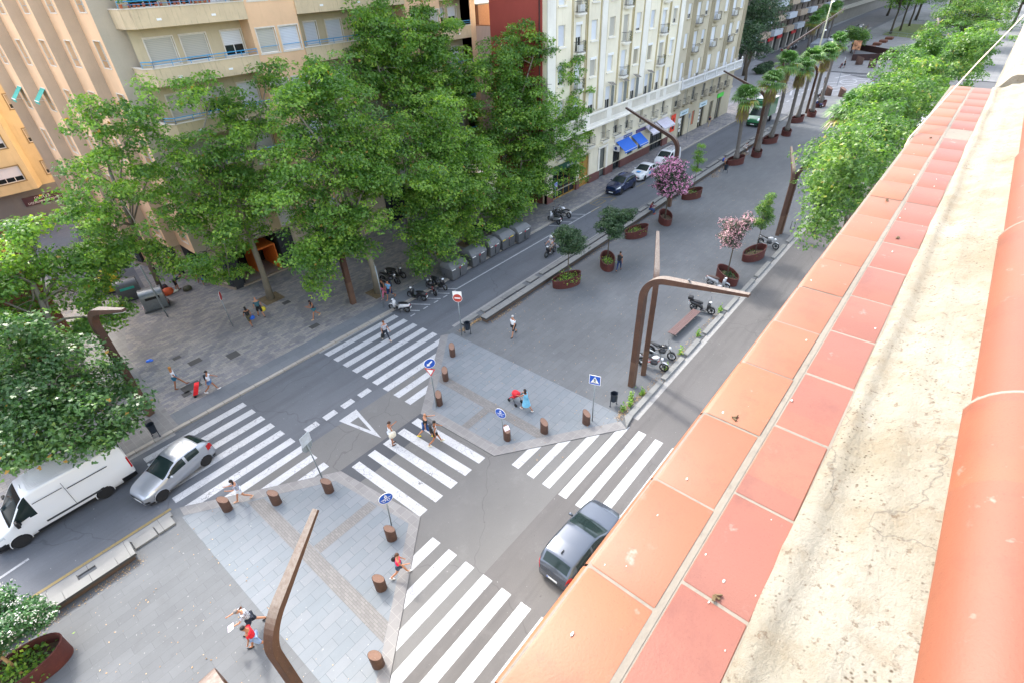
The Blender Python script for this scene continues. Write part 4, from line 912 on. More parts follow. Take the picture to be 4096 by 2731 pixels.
LEAFY=leafmat('yellow_green_leaves',[(0,(.05,.115,.03)),(.5,(.11,.21,.045)),(.9,(.20,.32,.06)),(1,(.35,.30,.08))],.4)
LEAFD=leafmat('dark_leaves',[(0,(.018,.045,.018)),(.5,(.035,.085,.03)),(1,(.07,.13,.04))],.2)
BARKP=wall_mat('plane_bark','#9d9686',.62,'#5b5648',.7,5); BARKD=wall_mat('dark_bark','#6b6152',.55,'#3a342b',.7,5)
KITE=np.array([[0,0,0],[.32,.5,.10],[0,1,-.02],[-.32,.5,.10]])
def leaf_mesh(name,C,Nn,S,mat,parent,tint,lobes=3,kite=None,seed=0):
    """many small leaves as one mesh: C centres, Nn unit normals, S sizes"""
    g=np.random.default_rng(seed); n=len(C); k=KITE if kite is None else kite; kn=len(k)
    ref=g.normal(size=(n,3)); T=np.cross(Nn,ref); T/=np.linalg.norm(T,axis=1)[:,None]+1e-9; B=np.cross(Nn,T)
    V=[];F=0
    for L_ in range(lobes):
        a=(L_-(lobes-1)/2)*1.0; sc=1.0 if L_==(lobes-1)/2 else .78
        ca,sa=math.cos(a),math.sin(a); kk=np.stack([k[:,0]*ca-k[:,1]*sa,k[:,0]*sa+k[:,1]*ca-.45,k[:,2]],1)*sc
        P=C[:,None,:]+S[:,None,None]*(kk[None,:,0:1]*T[:,None,:]+kk[None,:,1:2]*B[:,None,:]+kk[None,:,2:3]*Nn[:,None,:]); V.append(P)
    V=np.stack(V,1).reshape(-1,3); nf=n*lobes
    me=bpy.data.meshes.new(name); me.vertices.add(len(V)); me.vertices.foreach_set('co',V.astype(np.float32).ravel())
    me.loops.add(nf*kn); me.loops.foreach_set('vertex_index',np.arange(nf*kn,dtype=np.int32)); me.polygons.add(nf)
    me.polygons.foreach_set('loop_start',np.arange(nf,dtype=np.int32)*kn); me.polygons.foreach_set('loop_total',np.full(nf,kn,dtype=np.int32))
    at=me.attributes.new('tint','FLOAT','FACE'); at.data.foreach_set('value',np.repeat(tint,lobes).astype(np.float32))
    me.materials.append(mat); me.update(calc_edges=True); me.validate()
    o=bpy.data.objects.new(name,me); return link(o,parent)
def crown_pts(blobs,dens,g,rc=(.45,.85),leaves=34,up=.55):
    """clusters inside the given ellipsoids, leaves on the cluster shells"""
    Cs=[];Ns=[];Ti=[]
    for (x,y,z,r) in blobs:
        nc=int(dens*(r*.65/((rc[0]+rc[1])/2))**2.3*5.2)+4
        K=max(4,int(5+r*2)); sd=g.normal(size=(K,3)); sd/=np.linalg.norm(sd,axis=1)[:,None]; sc=sd*(r*g.uniform(.4,1.0,K))[:,None]
        nc=int(nc*1.35); p=sc[g.integers(0,K,nc)]+g.normal(size=(nc,3))*r*.25; p=p*np.array([1,1,.88])+np.array([x,y,z])
        for q in range(nc):
            cr=g.uniform(*rc); n=int(leaves*(cr/((rc[0]+rc[1])/2))**2*g.uniform(.8,1.4)*1.9)
            v=g.normal(size=(n,3)); v[:,2]=np.abs(v[:,2])*g.choice([1,1,1,-.6],n); v/=np.linalg.norm(v,axis=1)[:,None]
            rad=cr*(.55+.55*g.random(n)); Cs.append(p[q]+v*rad[:,None]*np.array([1.15,1.15,.6]))
            nn=v*(1-up)+np.array([0,0,up])+g.normal(size=(n,3))*.38; Ns.append(nn/np.linalg.norm(nn,axis=1)[:,None])
            base=g.uniform(.1,.75); Ti.append(np.clip(base+g.normal(size=n)*.16,0,.96))
    C=np.concatenate(Cs);Nn=np.concatenate(Ns);T=np.concatenate(Ti); y=g.random(len(T))<.006; T[y]=1.0
    return C,Nn,T
def limbs(mb,base,top,r0,targets,g,lean=0):
    base=Vector(base); top=Vector(top); n=5; pts=[];rad=[]
    for i in range(n+1):
        t=i/n; q=base.lerp(top,t); q.x+=g.normal()*.08*(t>0); q.y+=g.normal()*.08*(t>0); pts.append(q); rad.append(r0*(1.25 if i==0 else 1)*(1-.35*t))
    mb.tube(pts,rad,9)
    for (x,y,z,r) in targets:
        q0=pts[g.integers(3,n+1)]; e=Vector((x,y,z)); mid=q0.lerp(e,.5)+Vector((g.normal()*.3,g.normal()*.3,.35)); 
        mb.tube([q0,q0.lerp(mid,.5)+Vector((0,0,.15)),mid,e],[r0*.45,r0*.36,r0*.26,r0*.1],6)
        for _ in range(4):
            a=mid.lerp(e,g.random()); d=Vector(g.normal(size=3)).normalized()*r*.8; d.z=abs(d.z)*.7; mb.tube([a,a+d*.5+Vector((0,0,.1)),a+d],[r0*.14,r0*.1,.015],4)
def tree(name,label,base,blobs,r0=.22,dens=1.0,leaf=.27,mat=None,bark=None,top=None,seed=1,group=None,cat='tree',rc=(.45,.85),leaves=34,lobes=3,up=.5):
    g=np.random.default_rng(seed); x,y,z=base
    o=empty(name,base,0,label,cat,group)
    rel=[(b[0]-x,b[1]-y,b[2]-z,b[3]*(1.13 if group==TRG and seed<17 else 1)) for b in blobs]
    C,Nn,T=crown_pts(rel,dens,g,rc,leaves,up)
    C[:,2]=np.maximum(C[:,2],.4)
    leaf_mesh('crown',C,Nn,leaf*.68*g.uniform(.7,1.15,len(C)),mat or LEAF,o,T,lobes,seed=seed)
    cx=sum(b[0] for b in rel)/len(rel); cy=sum(b[1] for b in rel)/len(rel); cz=max(b[2] for b in rel)
    mb=MB(); limbs(mb,(0,0,-.05),top or (cx*.5,cy*.5,cz*.72),r0,rel,g); mb.build('trunk',bark or BARKP,o,smooth='all')
    return o
# the big plane trees in front of the orange building (blob: point in front of the facade, radius)
TRG='plane trees along the far pavement'
tree('plane_tree','tallest plane tree, its crown overlapping the red party wall and the cream corner',(37.5,35.2,.1),[(43.0,34.2,12.0,2.9),(40.2,35,14.2,2.3),(39.8,34,10.5,3.2),(45.8,33.4,8.9,2.5),(47.3,33.2,6.4,1.7),(38,34.5,7.0,3.0),(42.5,33,7,2.8),(45,32.5,5.2,2.0),(41.5,32.5,4.3,2.3),(38.5,32.3,3.7,1.9),(49.4,32.9,4.9,1.3),(46.6,32.9,3.0,1.6),(50,33,10.4,1.0),(42.2,33,15,1.6),(46.9,33,12.4,1.7)],.30,.85,.27,seed=11,group=TRG)
tree('plane_tree','tall plane tree rising highest against the orange facade, right before the drain pipe corner',(28.5,37.8,.1),[(30.2,38,17.2,3.0),(33,38,15.0,3.0),(28,38,15.2,2.2),(31.6,38,12.4,3.0),(34,37,17.2,1.9),(27.5,38,18.4,1.6),(34.4,36.5,12.2,2.0),(36.2,36,13.8,1.8),(32,36,9.3,2.4)],.26,.85,.27,seed=12,group=TRG)
tree('plane_tree','plane tree with bright crown directly above the grey waste containers',(31.0,32.6,.1),[(27.3,31.3,10.4,2.1),(25.3,31,8.6,2.4),(29.2,31.2,7.8,2.3),(26.3,31,5.6,2.4),(24.4,30.9,3.9,1.6),(28.9,31.2,5.2,2.0),(31.2,31.6,5.5,2.0),(34.4,31.2,2.9,1.7),(33.5,31.8,4.7,1.9),(36.0,31.4,2.2,1.5),(36.6,31.6,3.4,1.7),(26.1,30.8,2.9,1.8),(29.7,30.8,3.0,1.8),(27.2,30.8,12,1.6),(31.6,30.8,8.3,1.8),(23.6,30.6,2.4,1.1)],.22,.95,.25,seed=13,group=TRG)
tree('plane_tree','plane tree whose peeling trunk stands in a square pit beside the parked scooters',(20.2,32.2,.12),[(20.6,33,15.7,1.4),(18.9,33,13.9,2.2),(21.5,33,13.2,2.5),(23.4,32.6,11.0,2.2),(16.9,33,11.6,2.1),(19.0,32.6,10.1,2.7),(21.8,31.8,9.0,2.2),(17.0,32.4,7.4,2.1),(19.6,31.6,6.7,1.7),(16.4,32.8,4.6,1.2),(18.6,31.8,5.2,1.1),(15.6,32,3.2,.8),(14.9,32,5.2,1.4),(14.6,32,10.2,1.4),(18.1,31.6,5.2,1.5),(21.3,32,8.8,1.6),(20.3,32,15.5,1.3),(16.8,32,15.1,1.1)],.27,.85,.25,seed=14,group=TRG)
tree('plane_tree','plane tree with a pale smooth trunk next to the orange entrance porch',(14.25,38.5,.12),[(14.7,38,14.8,1.25),(19.0,38.3,15.4,1.1),(17.4,38.6,13.2,1.7),(15.2,38,11.8,1.8),(12.8,38,10.2,2.0),(15.5,38,9.4,2.1),(13.0,38,7.3,2.1),(17,37.5,8,1.6),(12.9,38,5.0,1.2),(11.2,38.2,8.6,1.6),(13.1,37,12.7,1.2),(10.0,37,5.6,1.4),(11.5,37,3.9,1.0)],.24,.72,.25,seed=15,group=TRG)
tree('plane_tree','plane tree in front of the saw-tooth side wall with a ragged open crown',(9.4,48.0,.12),[(8.2,38,15.2,1.15),(11.1,38,15.2,1.3),(9.2,38,13.6,1.3),(6.9,38,12.4,1.3),(11.6,38.3,12.9,1.2),(9.2,38.5,11.2,1.5),(7.3,39.6,9.8,1.8),(10.3,39.0,9.0,1.4),(5.9,39.6,8.0,1.6),(7.9,39.6,6.4,1.4),(9.0,38.6,5.2,.9),(5.2,38.0,11,1.2)],.16,.66,.25,seed=16,group=TRG)
tree('plane_tree','plane tree filling the left edge in front of the red brick building',(1.2,39.5,.12),[(3.0,40,9.6,1.35),(1.9,40,7.5,2.1),(4.2,40,7.1,1.9),(4.0,40,4.9,1.4),(.4,40,4.6,2.1),(2.4,39.4,3.0,1.3),(-1.2,39.5,7.8,2.0),(5.2,39.4,6.0,1.1),(-1.5,38,4.0,2.2),(4.6,38.6,3.4,.9)],.2,.8,.27,seed=17,group=TRG)
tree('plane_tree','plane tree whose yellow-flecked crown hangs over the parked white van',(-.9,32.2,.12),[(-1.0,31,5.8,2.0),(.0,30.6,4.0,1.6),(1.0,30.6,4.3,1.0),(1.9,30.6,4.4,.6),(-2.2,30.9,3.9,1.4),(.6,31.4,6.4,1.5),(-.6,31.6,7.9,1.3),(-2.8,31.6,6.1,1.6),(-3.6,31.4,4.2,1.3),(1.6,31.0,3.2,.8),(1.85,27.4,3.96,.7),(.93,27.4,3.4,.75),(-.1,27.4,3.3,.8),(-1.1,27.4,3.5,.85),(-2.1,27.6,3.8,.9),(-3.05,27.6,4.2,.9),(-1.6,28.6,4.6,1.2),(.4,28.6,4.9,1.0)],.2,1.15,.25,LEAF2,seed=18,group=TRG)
# trees on our own side, right of the street
ORG='plane trees on the near pavement'
tree('plane_tree','yellow-green plane tree closest to the terracotta coping, hanging over the white motorbike',(37,3.2,.12),[(31.0,4.4,10.6,1.5),(28.9,4.15,12.0,1.3),(30.8,4.4,8.8,1.0),(33.2,4.3,12.6,1.8),(36,4.6,11.6,2.2),(30.6,4.3,13.2,1.0),(37.5,5.0,9.8,2.1),(34,5,9.8,1.6)],.2,1.2,.22,LEAFY,seed=21,group=ORG)
tree('plane_tree','yellow-green plane tree standing second along the coping behind the fan palm',(48,3.6,.12),[(44,5.2,12.3,1.8),(48,4.8,12.8,2.4),(52,5.2,11.5,2.6),(46.5,6.2,9.8,2.0),(50,6.4,8.8,2.2),(41,5.3,12.2,1.3),(42.4,5.9,10.2,1.7)],.22,1.0,.24,LEAFY,seed=22,group=ORG)
tree('plane_tree','yellow-green plane tree farther down the near pavement beside the next roofs',(64,3.6,.12),[(60,4.8,11.8,2.6),(66,4.6,12.2,3.0),(72,5.0,11.0,3.0),(62,6.6,8.6,2.6),(69,6.8,7.5,2.8),(57,5,12,2.0)],.24,.8,.28,LEAFY,seed=23,group=ORG)
tree('plane_tree','most distant yellow-green plane tree of the near pavement, level with the cross street',(88,3.6,.12),[(82,4.6,10.8,3.2),(89,4.6,10.6,3.6),(96,5,9.0,3.4),(86,7,7.6,3.0),(93,7,6,3.0),(78,5,11.4,2.4)],.26,.6,.32,LEAFY,seed=24,group=ORG)
FG='trees on the plaza beyond the junction'
def big(label,x,y,r,h,mat,seed,trunk=.3,name='plaza_tree',dens=.28,gp=FG):
    g=np.random.default_rng(seed); bl=[]
    for i in range(9):
        a=g.uniform(0,6.28); q=g.uniform(.1,.75)*r; bl.append((x+math.cos(a)*q,y+math.sin(a)*q,h*g.uniform(.55,.92),r*g.uniform(.38,.5)))
    return tree(name,label,(x,y,.1),bl,trunk,dens,.5,mat,BARKD,seed=seed,group=gp,rc=(.9,1.6),leaves=40,lobes=2,top=(0,0,h*.62))
big('huge dark leafed tree past the tan block, in front of the junction',128,42.5,6.5,15,LEAFD,31,.35,'shade_tree',.35)
big('dark tree farther back behind the huge dark one',138,50,6,15,LEAFD,32,.35,'shade_tree',.3)
big('dark leaning street tree just past the end of the tan block',119,39.0,4.0,11,LEAFD,37,.3,'shade_tree',.4)
big('tree at the near edge of the lawn with a dark trunk',216,30,7,15,LEAF,33)
big('tree in the middle of the lawn edge, second dark trunk',226,29,7,15,LEAF,34)
big('tree at the far edge of the lawn, third dark trunk',241,28.8,7,15,LEAF,35)
big('broad bright green tree over the seated person on the plaza',160,9,9,14,LEAFY,36,.4,dens=.3)
big('bright green tree behind the broad plaza tree',190,5,11,16,LEAFY,38,.4,dens=.25)
big('green tree closing the view at the top of the plaza',245,14,13,17,LEAFY,39,.4,dens=.2)
big('green tree beyond the lawn fence',262,30,12,16,LEAF,40,.4,dens=.2)
big('small light green tree beside the plaza parapet',170,30.8,3,5,LEAFY,41,.15,dens=.4)
# clipped hedge and shrubs
C,Nn,T=crown_pts([(x,40.3,.7,.9) for x in np.arange(-3,3.1,.8)],2,np.random.default_rng(5),(.3,.5),30)
hd=leaf_mesh('hedge',C*np.array([1,1,1]),Nn,np.full(len(C),.25),LEAFD,None,T,1); hd.location=(134,0,.1); tag(hd,'clipped dark hedge beside the junction pavement','hedge')
tree('shrub','bright green shrub between the brick building and the ochre block',(3.6,63,.1),[(3.6,62.5,2.2,1.4),(4.4,63,2.8,1.1),(2.8,63,3.2,1.0)],.06,1.2,.25,LEAFY,BARKD,seed=51,cat='shrub')
# fan palms
FROND=leafmat('palm_fronds',[(0,(.05,.12,.03)),(.6,(.10,.21,.05)),(.85,(.18,.30,.06)),(.93,(.35,.30,.04)),(1,(.24,.17,.09))],.25)
PTR=wall_mat('palm_bark','#8d8680',.6,'#4e463f',.8,6)
def frond(V,F,Ti,o,d,up,L_,tint,g,nb=15):
    """one fan frond: petiole + radial blades"""
    d=d.normalized(); side=d.cross(up).normalized(); n_=side.cross(d).normalized(); pl=L_*.5; e=o+d*pl
    b=len(V); V+= [o+side*.025,o-side*.025,e-side*.02,e+side*.02]; F.append((b,b+1,b+2,b+3)); Ti.append(min(tint,.8))
    for i in range(nb):
        a=(i/(nb-1)-.5)*R(250); dd=(d*math.cos(a)+side*math.sin(a)); bl=L_*.62*(.75+.25*math.cos(a)); w_=.06*L_/1.3
        s2=(side*math.cos(a)-d*math.sin(a)); dr=Vector((0,0,-1))
        m_=e+dd*bl*.55+n_*.04; t_=e+dd*bl+dr*bl*.28*(1+g.random()*.8)
        b=len(V); V+=[e,m_-s2*w_,t_,m_+s2*w_]; F.append((b,b+1,b+2,b+3)); Ti.append(min(1,max(0,tint+g.normal()*.06)))
def palm(label,base,h,seed,L_=1.85,tr=.27,yel=.1,skirt=True,gp='fan palms in a row along the promenade',lean=(0,0)):
    g=np.random.default_rng(seed); o=empty('fan_palm',base,0,label,'palm tree',gp)
    mb=MB(); lx,ly=g.normal()*.12,g.normal()*.12; pts=[];rad=[]
    n=26
    for i in range(n+1):
        t=i/n; pts.append((lx*math.sin(t*3)+lean[0]*t*t,ly*math.sin(t*3)+lean[1]*t*t,h*t)); rad.append(tr*(1.35-.55*min(1,t*6) if t<.17 else .8)*(1+.10*(i%2)))
    mb.tube(pts,rad,10); mb.build('trunk',PTR,o,smooth='all')
    V=[];F=[];Ti=[]; c=Vector((lean[0],lean[1],h))
    for i in range(42):
        a=i*2.4+g.random()*.3; e=g.uniform(-.5,1.35) if i>6 else g.uniform(.6,1.4); d=Vector((math.cos(a)*math.cos(e),math.sin(a)*math.cos(e),math.sin(e)))
        tint=g.uniform(.2,.75) if e>0 else (g.uniform(.6,.93) if g.random()>.3*1 else .9)
        if e<0 and g.random()<yel*3: tint=.93
        frond(V,F,Ti,c,d,Vector((0,0,1)),L_*g.uniform(.85,1.1),tint,g)
    me=bpy.data.meshes.new('crown'); me.from_pydata([tuple(v) for v in V],[],F); me.materials.append(FROND); at=me.attributes.new('tint','FLOAT','FACE'); at.data.foreach_set('value',Ti); link(bpy.data.objects.new('crown',me),o)
    if skirt:
        V=[];F=[];Ti=[]
        for i in range(46):
            a=i*2.4; d=Vector((math.cos(a)*.35,math.sin(a)*.35,-1)); st=Vector((math.cos(a)*.12+lean[0]*.92,math.sin(a)*.12+lean[1]*.92,h-g.uniform(0,1.0)))
            frond(V,F,Ti,st,d,Vector((math.cos(a),math.sin(a),0)),L_*.7,1.0,g,11)
        me=bpy.data.meshes.new('dry_fronds'); me.from_pydata([tuple(v) for v in V],[],F); me.materials.append(FROND); at=me.attributes.new('tint','FLOAT','FACE'); at.data.foreach_set('value',Ti); link(bpy.data.objects.new('dry_fronds',me),o)
    return o
PZ=.75
palm('fan palm nearest the crossing, first of the promenade row, in a long oval planter',(67.6,21.3,PZ),6.9,1,lean=(-.9,.1))
palm('short-crowned second fan palm of the row with yellowing fronds, in a round planter',(72.1,20.3,PZ),7.9,2,yel=.3)
palm('third fan palm of the row, trunk leaning slightly behind the second',(79.1,20.9,PZ),9.2,3,lean=(-1.0,0))
palm('fourth fan palm of the promenade row, with a thick brown skirt',(84.1,20.3,PZ),7.9,4,lean=(-.3,0))
palm('fifth fan palm of the promenade row, in a long oval planter',(92.5,21.3,PZ),8.0,5,lean=(-.5,0))
palm('sixth fan palm of the row, beside the rusty lamp post',(97.3,20.5,PZ),8.0,6,lean=(-.6,0))
palm('last and tallest fan palm of the row at the cross street',(104.7,21.2,PZ),8.7,7)
palm('fan palm rising from the near pavement trees, in the upper right',(67.6,6.0,.1),12.0,8,2.3,skirt=True,gp='fan palms on the near side')
palm('low fan palm whose fronds stick out of the near pavement trees',(52,8.0,.1),10.2,9,2.0,skirt=False,gp='fan palms on the near side')
palm('fan palm crowding the near pavement trees beside the promenade edge',(58,8.6,.1),9.6,10,1.9,skirt=False,gp='fan palms on the near side')
for i,(x,y,h) in enumerate(((165,40,7),(172,41,7.5),(180,42,8),(189,42,8),(198,43,8))):
    palm(['fan palm across the ramp nearest the junction','second fan palm across the ramp','middle fan palm across the ramp with pale fruit','fourth fan palm across the ramp','farthest fan palm across the ramp'][i],(x,y,.1),h,20+i,2.2,gp='fan palms by the far side road')

big('bright green tree right of the lawn along the far promenade',215,12,11,17,LEAFY,42,.4,dens=.22)
big('green tree at the far end of the plaza beside the walkway',290,24,15,20,LEAF,43,.4,dens=.16)
big('large green tree behind the walkway planters in the far distance',300,6,17,20,LEAFY,44,.4,dens=.14)
big('dark green tree at the top edge beyond the far apartment block',280,42,14,20,LEAFD,45,.4,dens=.16)
big('bright tree leaning over the walkway at the top edge',235,2,12,17,LEAF,46,.4,dens=.2)
# ---------------------------------------------------------------- planters and their plants
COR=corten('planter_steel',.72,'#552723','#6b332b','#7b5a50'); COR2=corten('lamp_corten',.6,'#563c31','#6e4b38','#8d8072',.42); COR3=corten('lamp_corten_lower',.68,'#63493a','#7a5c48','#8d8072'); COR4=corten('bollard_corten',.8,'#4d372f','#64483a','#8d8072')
SOIL=M('#5a4a3a',.95,var=.3,sc=8,k=.7)
def planter(label,x,y,rz,a=1.25,b=.62,h0=.62,h1=.95,zb=ZM,slope=None,soil_h=.2):
    o=empty('planter',(x,y,zb),rz,label,'planter','oval rusty steel planters on the promenade')
    n=36; t=.05
    def ring(aa,bb,top): 
        q=[]
        for i in range(n):
            th=2*math.pi*i/n; px,py=aa*math.cos(th),bb*math.sin(th); z=((h0+h1)/2+(h1-h0)/2*px/a) if top is None else top
            q.append((px,py,z))
        return q
    m=MB(); m.rings([ring(a*.97,b*.97,0),ring(a,b,None),ring(a+.015,b+.015,None),[(p[0],p[1],p[2]+.03) for p in ring(a+.015,b+.015,None)],[(p[0],p[1],p[2]+.03) for p in ring(a-t,b-t,None)],ring(a-t,b-t,None),ring(a-t,b-t,h0-soil_h-.05)],cap=False)
    m.build('shell',COR,o,smooth=True)
    m=MB(); m.add([(p[0],p[1],h0-soil_h+.03*math.sin(i*1.7)) for i,p in enumerate(ring(a-t,b-t,0))]+[(0,0,h0-soil_h+.08)],[(i,(i+1)%n,n) for i in range(n)]); m.build('soil',SOIL,o)
    return o
def small_tree(name,label,x,y,zb,h,blobs,mat,seed,dens=3,leaf=.11,r0=.045,lobes=1,lean=(0,0),bark=None,cat='small tree',flower=None,nf=0,rc=(.2,.4),leaves=26,gp='small trees growing in the planters',fs=.07):
    g=np.random.default_rng(seed); o=empty(name,(x,y,zb),0,label,cat,gp); blobs=[(b[0]*1.2,b[1]*1.2,b[2]+(b[2]-h)*.12,b[3]*1.12) for b in blobs]
    C,Nn,T=crown_pts(blobs,dens,g,rc,leaves,.3); leaf_mesh('crown',C,Nn,leaf*g.uniform(.7,1.2,len(C)),mat,o,T,lobes,seed=seed)
    mb=MB(); top=Vector((lean[0],lean[1],h)); mb.tube([(0,0,-.1),(lean[0]*.4,lean[1]*.3,h*.5),top],[r0*1.2,r0,r0*.8],7)
    for b in blobs:
        for _ in range(3): e=Vector(b[:3])+Vector(g.normal(size=3))*b[3]*.4; mb.tube([top,top.lerp(e,.5)+Vector((0,0,.05)),e],[r0*.6,r0*.4,r0*.15],5)
    mb.build('trunk',bark or BARKD,o,smooth='all')
    if flower:
        k=g.choice(len(C),nf,replace=False) if nf<len(C) else np.arange(len(C)); ctr=np.mean(np.array([b[:3] for b in blobs]),0)
        FC=C[k]+(C[k]-ctr)*.06; Cc=np.repeat(FC,4,0)+g.normal(size=(len(FC)*4,3))*.05; NN=np.repeat(Nn[k],4,0)+g.normal(size=(len(Cc),3))*.4; NN/=np.linalg.norm(NN,axis=1)[:,None]
        leaf_mesh('blossom',Cc,NN,np.full(len(Cc),fs),flower,o,g.random(len(Cc)),2,np.array([[0,0,0],[.5,.5,.05],[0,1,0],[-.5,.5,.05]]),seed=seed)
    return o
PINK=leafmat('pink_blossom',[(0,(.62,.20,.42)),(1,(.82,.45,.62))],.15); PALEP=leafmat('pale_pink_blossom',[(0,(.62,.30,.36)),(1,(.75,.50,.52))],.15); WHT=leafmat('white_blossom',[(0,(.70,.68,.62)),(1,(.85,.84,.8))],.15)
OLE=leafmat('oleander_leaves',[(0,(.03,.05,.03)),(1,(.07,.12,.06))],.15); OLEG=leafmat('fresh_oleander_leaves',[(0,(.03,.09,.03)),(1,(.08,.20,.06))],.2)
pl1=planter('long oval planter with a dark bushy tree and ivy, nearest the no-entry sign',30.3,20.75,R(-28))
small_tree('small_tree','dark grey-green bushy tree in the planter by the motorcyclists',30.4,20.7,ZM+.5,2.2,[(0,0,3.1,.75),(.5,.2,3.4,.55),(-.5,.1,3.5,.5),(.1,-.3,2.6,.6),(-.2,.3,3.9,.45),(.7,-.2,2.8,.4),(-.6,-.2,2.8,.45)],LEAFD,61,2.6,.12)
pl2=planter('end-on oval planter with a dark tree, beside the man with the backpack',34.95,19.8,R(38),1.1,.62)
small_tree('small_tree','dark tree with a wide flat crown spreading over two planters',35.1,19.9,ZM+.5,2.2,[(0,0,3.0,.8),(1.0,.0,3.2,.7),(1.8,-.3,3.3,.55),(-.7,.2,3.1,.5),(.6,.3,3.8,.45),(1.5,.1,2.8,.5),(-.1,.1,3.6,.5)],LEAFD,62,2.6,.12)
planter('long oval planter with green weeds behind the dark flat-crowned tree',41.7,20.8,R(-25))
planter('end-on oval planter under the vivid pink oleander',46.2,20.1,R(40),1.1,.62)
small_tree('oleander_tree','large oleander with vivid pink blossom beside the promenade wall',46.1,20.1,ZM+.5,1.9,[(0,0,3.4,1.1),(.4,.1,4.3,.85),(-.5,.1,4.0,.9),(.7,-.1,3.4,.8),(-.6,-.1,3.0,.7),(0,-.3,3.7,.9)],OLE,63,3.0,.13,.07,flower=PINK,nf=4200,leaves=24,cat='oleander',fs=.10)
planter('long oval planter with a thin upright sapling, near the empty stretch of wall',53.8,20.8,R(-28))
small_tree('small_tree','thin columnar sapling with sparse foliage',54.0,20.8,ZM+.5,2.2,[(0,0,2.6,.35),(0,0,3.3,.4),(.05,0,4.0,.35),(0,0,4.6,.28)],LEAF,64,2.6,.09,.03)
planter('long oval planter holding the first palm of the row',67.6,21.3,R(-28),1.25,.65); planter('round planter holding the second palm of the row',72.1,20.3,R(30),.85,.62)
planter('long oval planter holding the third palm of the row',79.1,20.9,R(-28),1.25,.6); planter('round planter holding the fourth palm of the row',84.1,20.3,R(35),.85,.62)
planter('long oval planter holding the fifth palm of the row',92.5,21.3,R(-28),1.25,.6); planter('round planter holding the sixth palm of the row',97.3,20.5,R(35),.85,.62); planter('planter holding the last palm of the row behind the black scooters',104.7,21.2,R(-28),1.25,.6)
planter('tilted oval planter under the pale pink oleander near the silver scooter',38.4,10.85,R(60),1.1,.62)
small_tree('oleander_tree','oleander with fading pale pink blossom on a bare stem near the silver scooter',38.45,10.9,ZM+.5,2.3,[(0,0,3.2,.75),(.5,.2,3.6,.7),(-.6,.2,3.5,.7),(.0,-.2,4.1,.65),(.9,-.1,3.4,.5),(-.9,.1,3.1,.45),(.1,.3,3.0,.6)],OLE,65,1.7,.12,.05,flower=PALEP,nf=1700,leaves=20,cat='oleander',fs=.085)
planter('oval planter with a spindly young tree beside the white motorbike',43.5,10.55,R(-20))
small_tree('small_tree','spindly young tree with pale yellow-green leaves before the rusty lamp pair',43.5,10.5,ZM+.5,2.0,[(0,0,2.6,.45),(.3,.1,3.3,.5),(-.6,.2,3.0,.4),(.1,0,4.0,.4),(.7,-.1,2.8,.35),(-.3,.1,3.7,.3),(.2,0,4.6,.25)],LEAFY,66,1.7,.11,.03,lean=(.1,0))
planter('large rusty planter in the bottom corner under the white oleander',-5.9,20.05,R(-12),1.5,.75,.55,.95)
small_tree('oleander_tree','oleander covered in white blossom beside the near kerb bench',-6.0,20.3,ZM+.5,.9,[(.5,.5,1.6,.8),(.9,.5,1.2,.55),(.0,.3,1.5,.75),(.6,.9,1.9,.6),(-.4,.1,1.3,.7),(.3,.2,2.0,.6)],OLEG,67,2.4,.13,.06,flower=WHT,nf=1100,leaves=24,cat='oleander',bark=M('#a3855c',.8),fs=.06)
# weeds inside planters
def weeds(x,y,z,r,mat,seed,n=160,s=.12,sc=(1,1,.5),name='planter_weeds',label=None):
    g=np.random.default_rng(seed); C=g.normal(size=(n,3))*np.array(sc)*r*.5+np.array([x,y,z]); C[:,2]=np.abs(C[:,2]-z)+z
    Nn=g.normal(size=(n,3)); Nn[:,2]+=.8; Nn/=np.linalg.norm(Nn,axis=1)[:,None]; o=leaf_mesh(name,C,Nn,np.full(n,s)*g.uniform(.6,1.3,n),mat,None,g.random(n),1,seed=seed); return tag(o,label or 'green weeds growing in the soil of a planter','weeds',kind='stuff')
weeds(30.5,20.7,.5,.9,LEAF,71,300,.16); weeds(34.95,19.8,.5,.6,LEAF,72,200); weeds(41.7,20.8,.5,.8,LEAF,73,220); weeds(53.8,20.8,.5,.7,LEAF,74,150); weeds(38.4,10.8,.5,.5,LEAFD,75,200,.14); weeds(43.4,10.5,.45,.7,LEAFY,76,70,.08); weeds(-5.8,20.1,.4,.9,LEAF,77,500,.16)
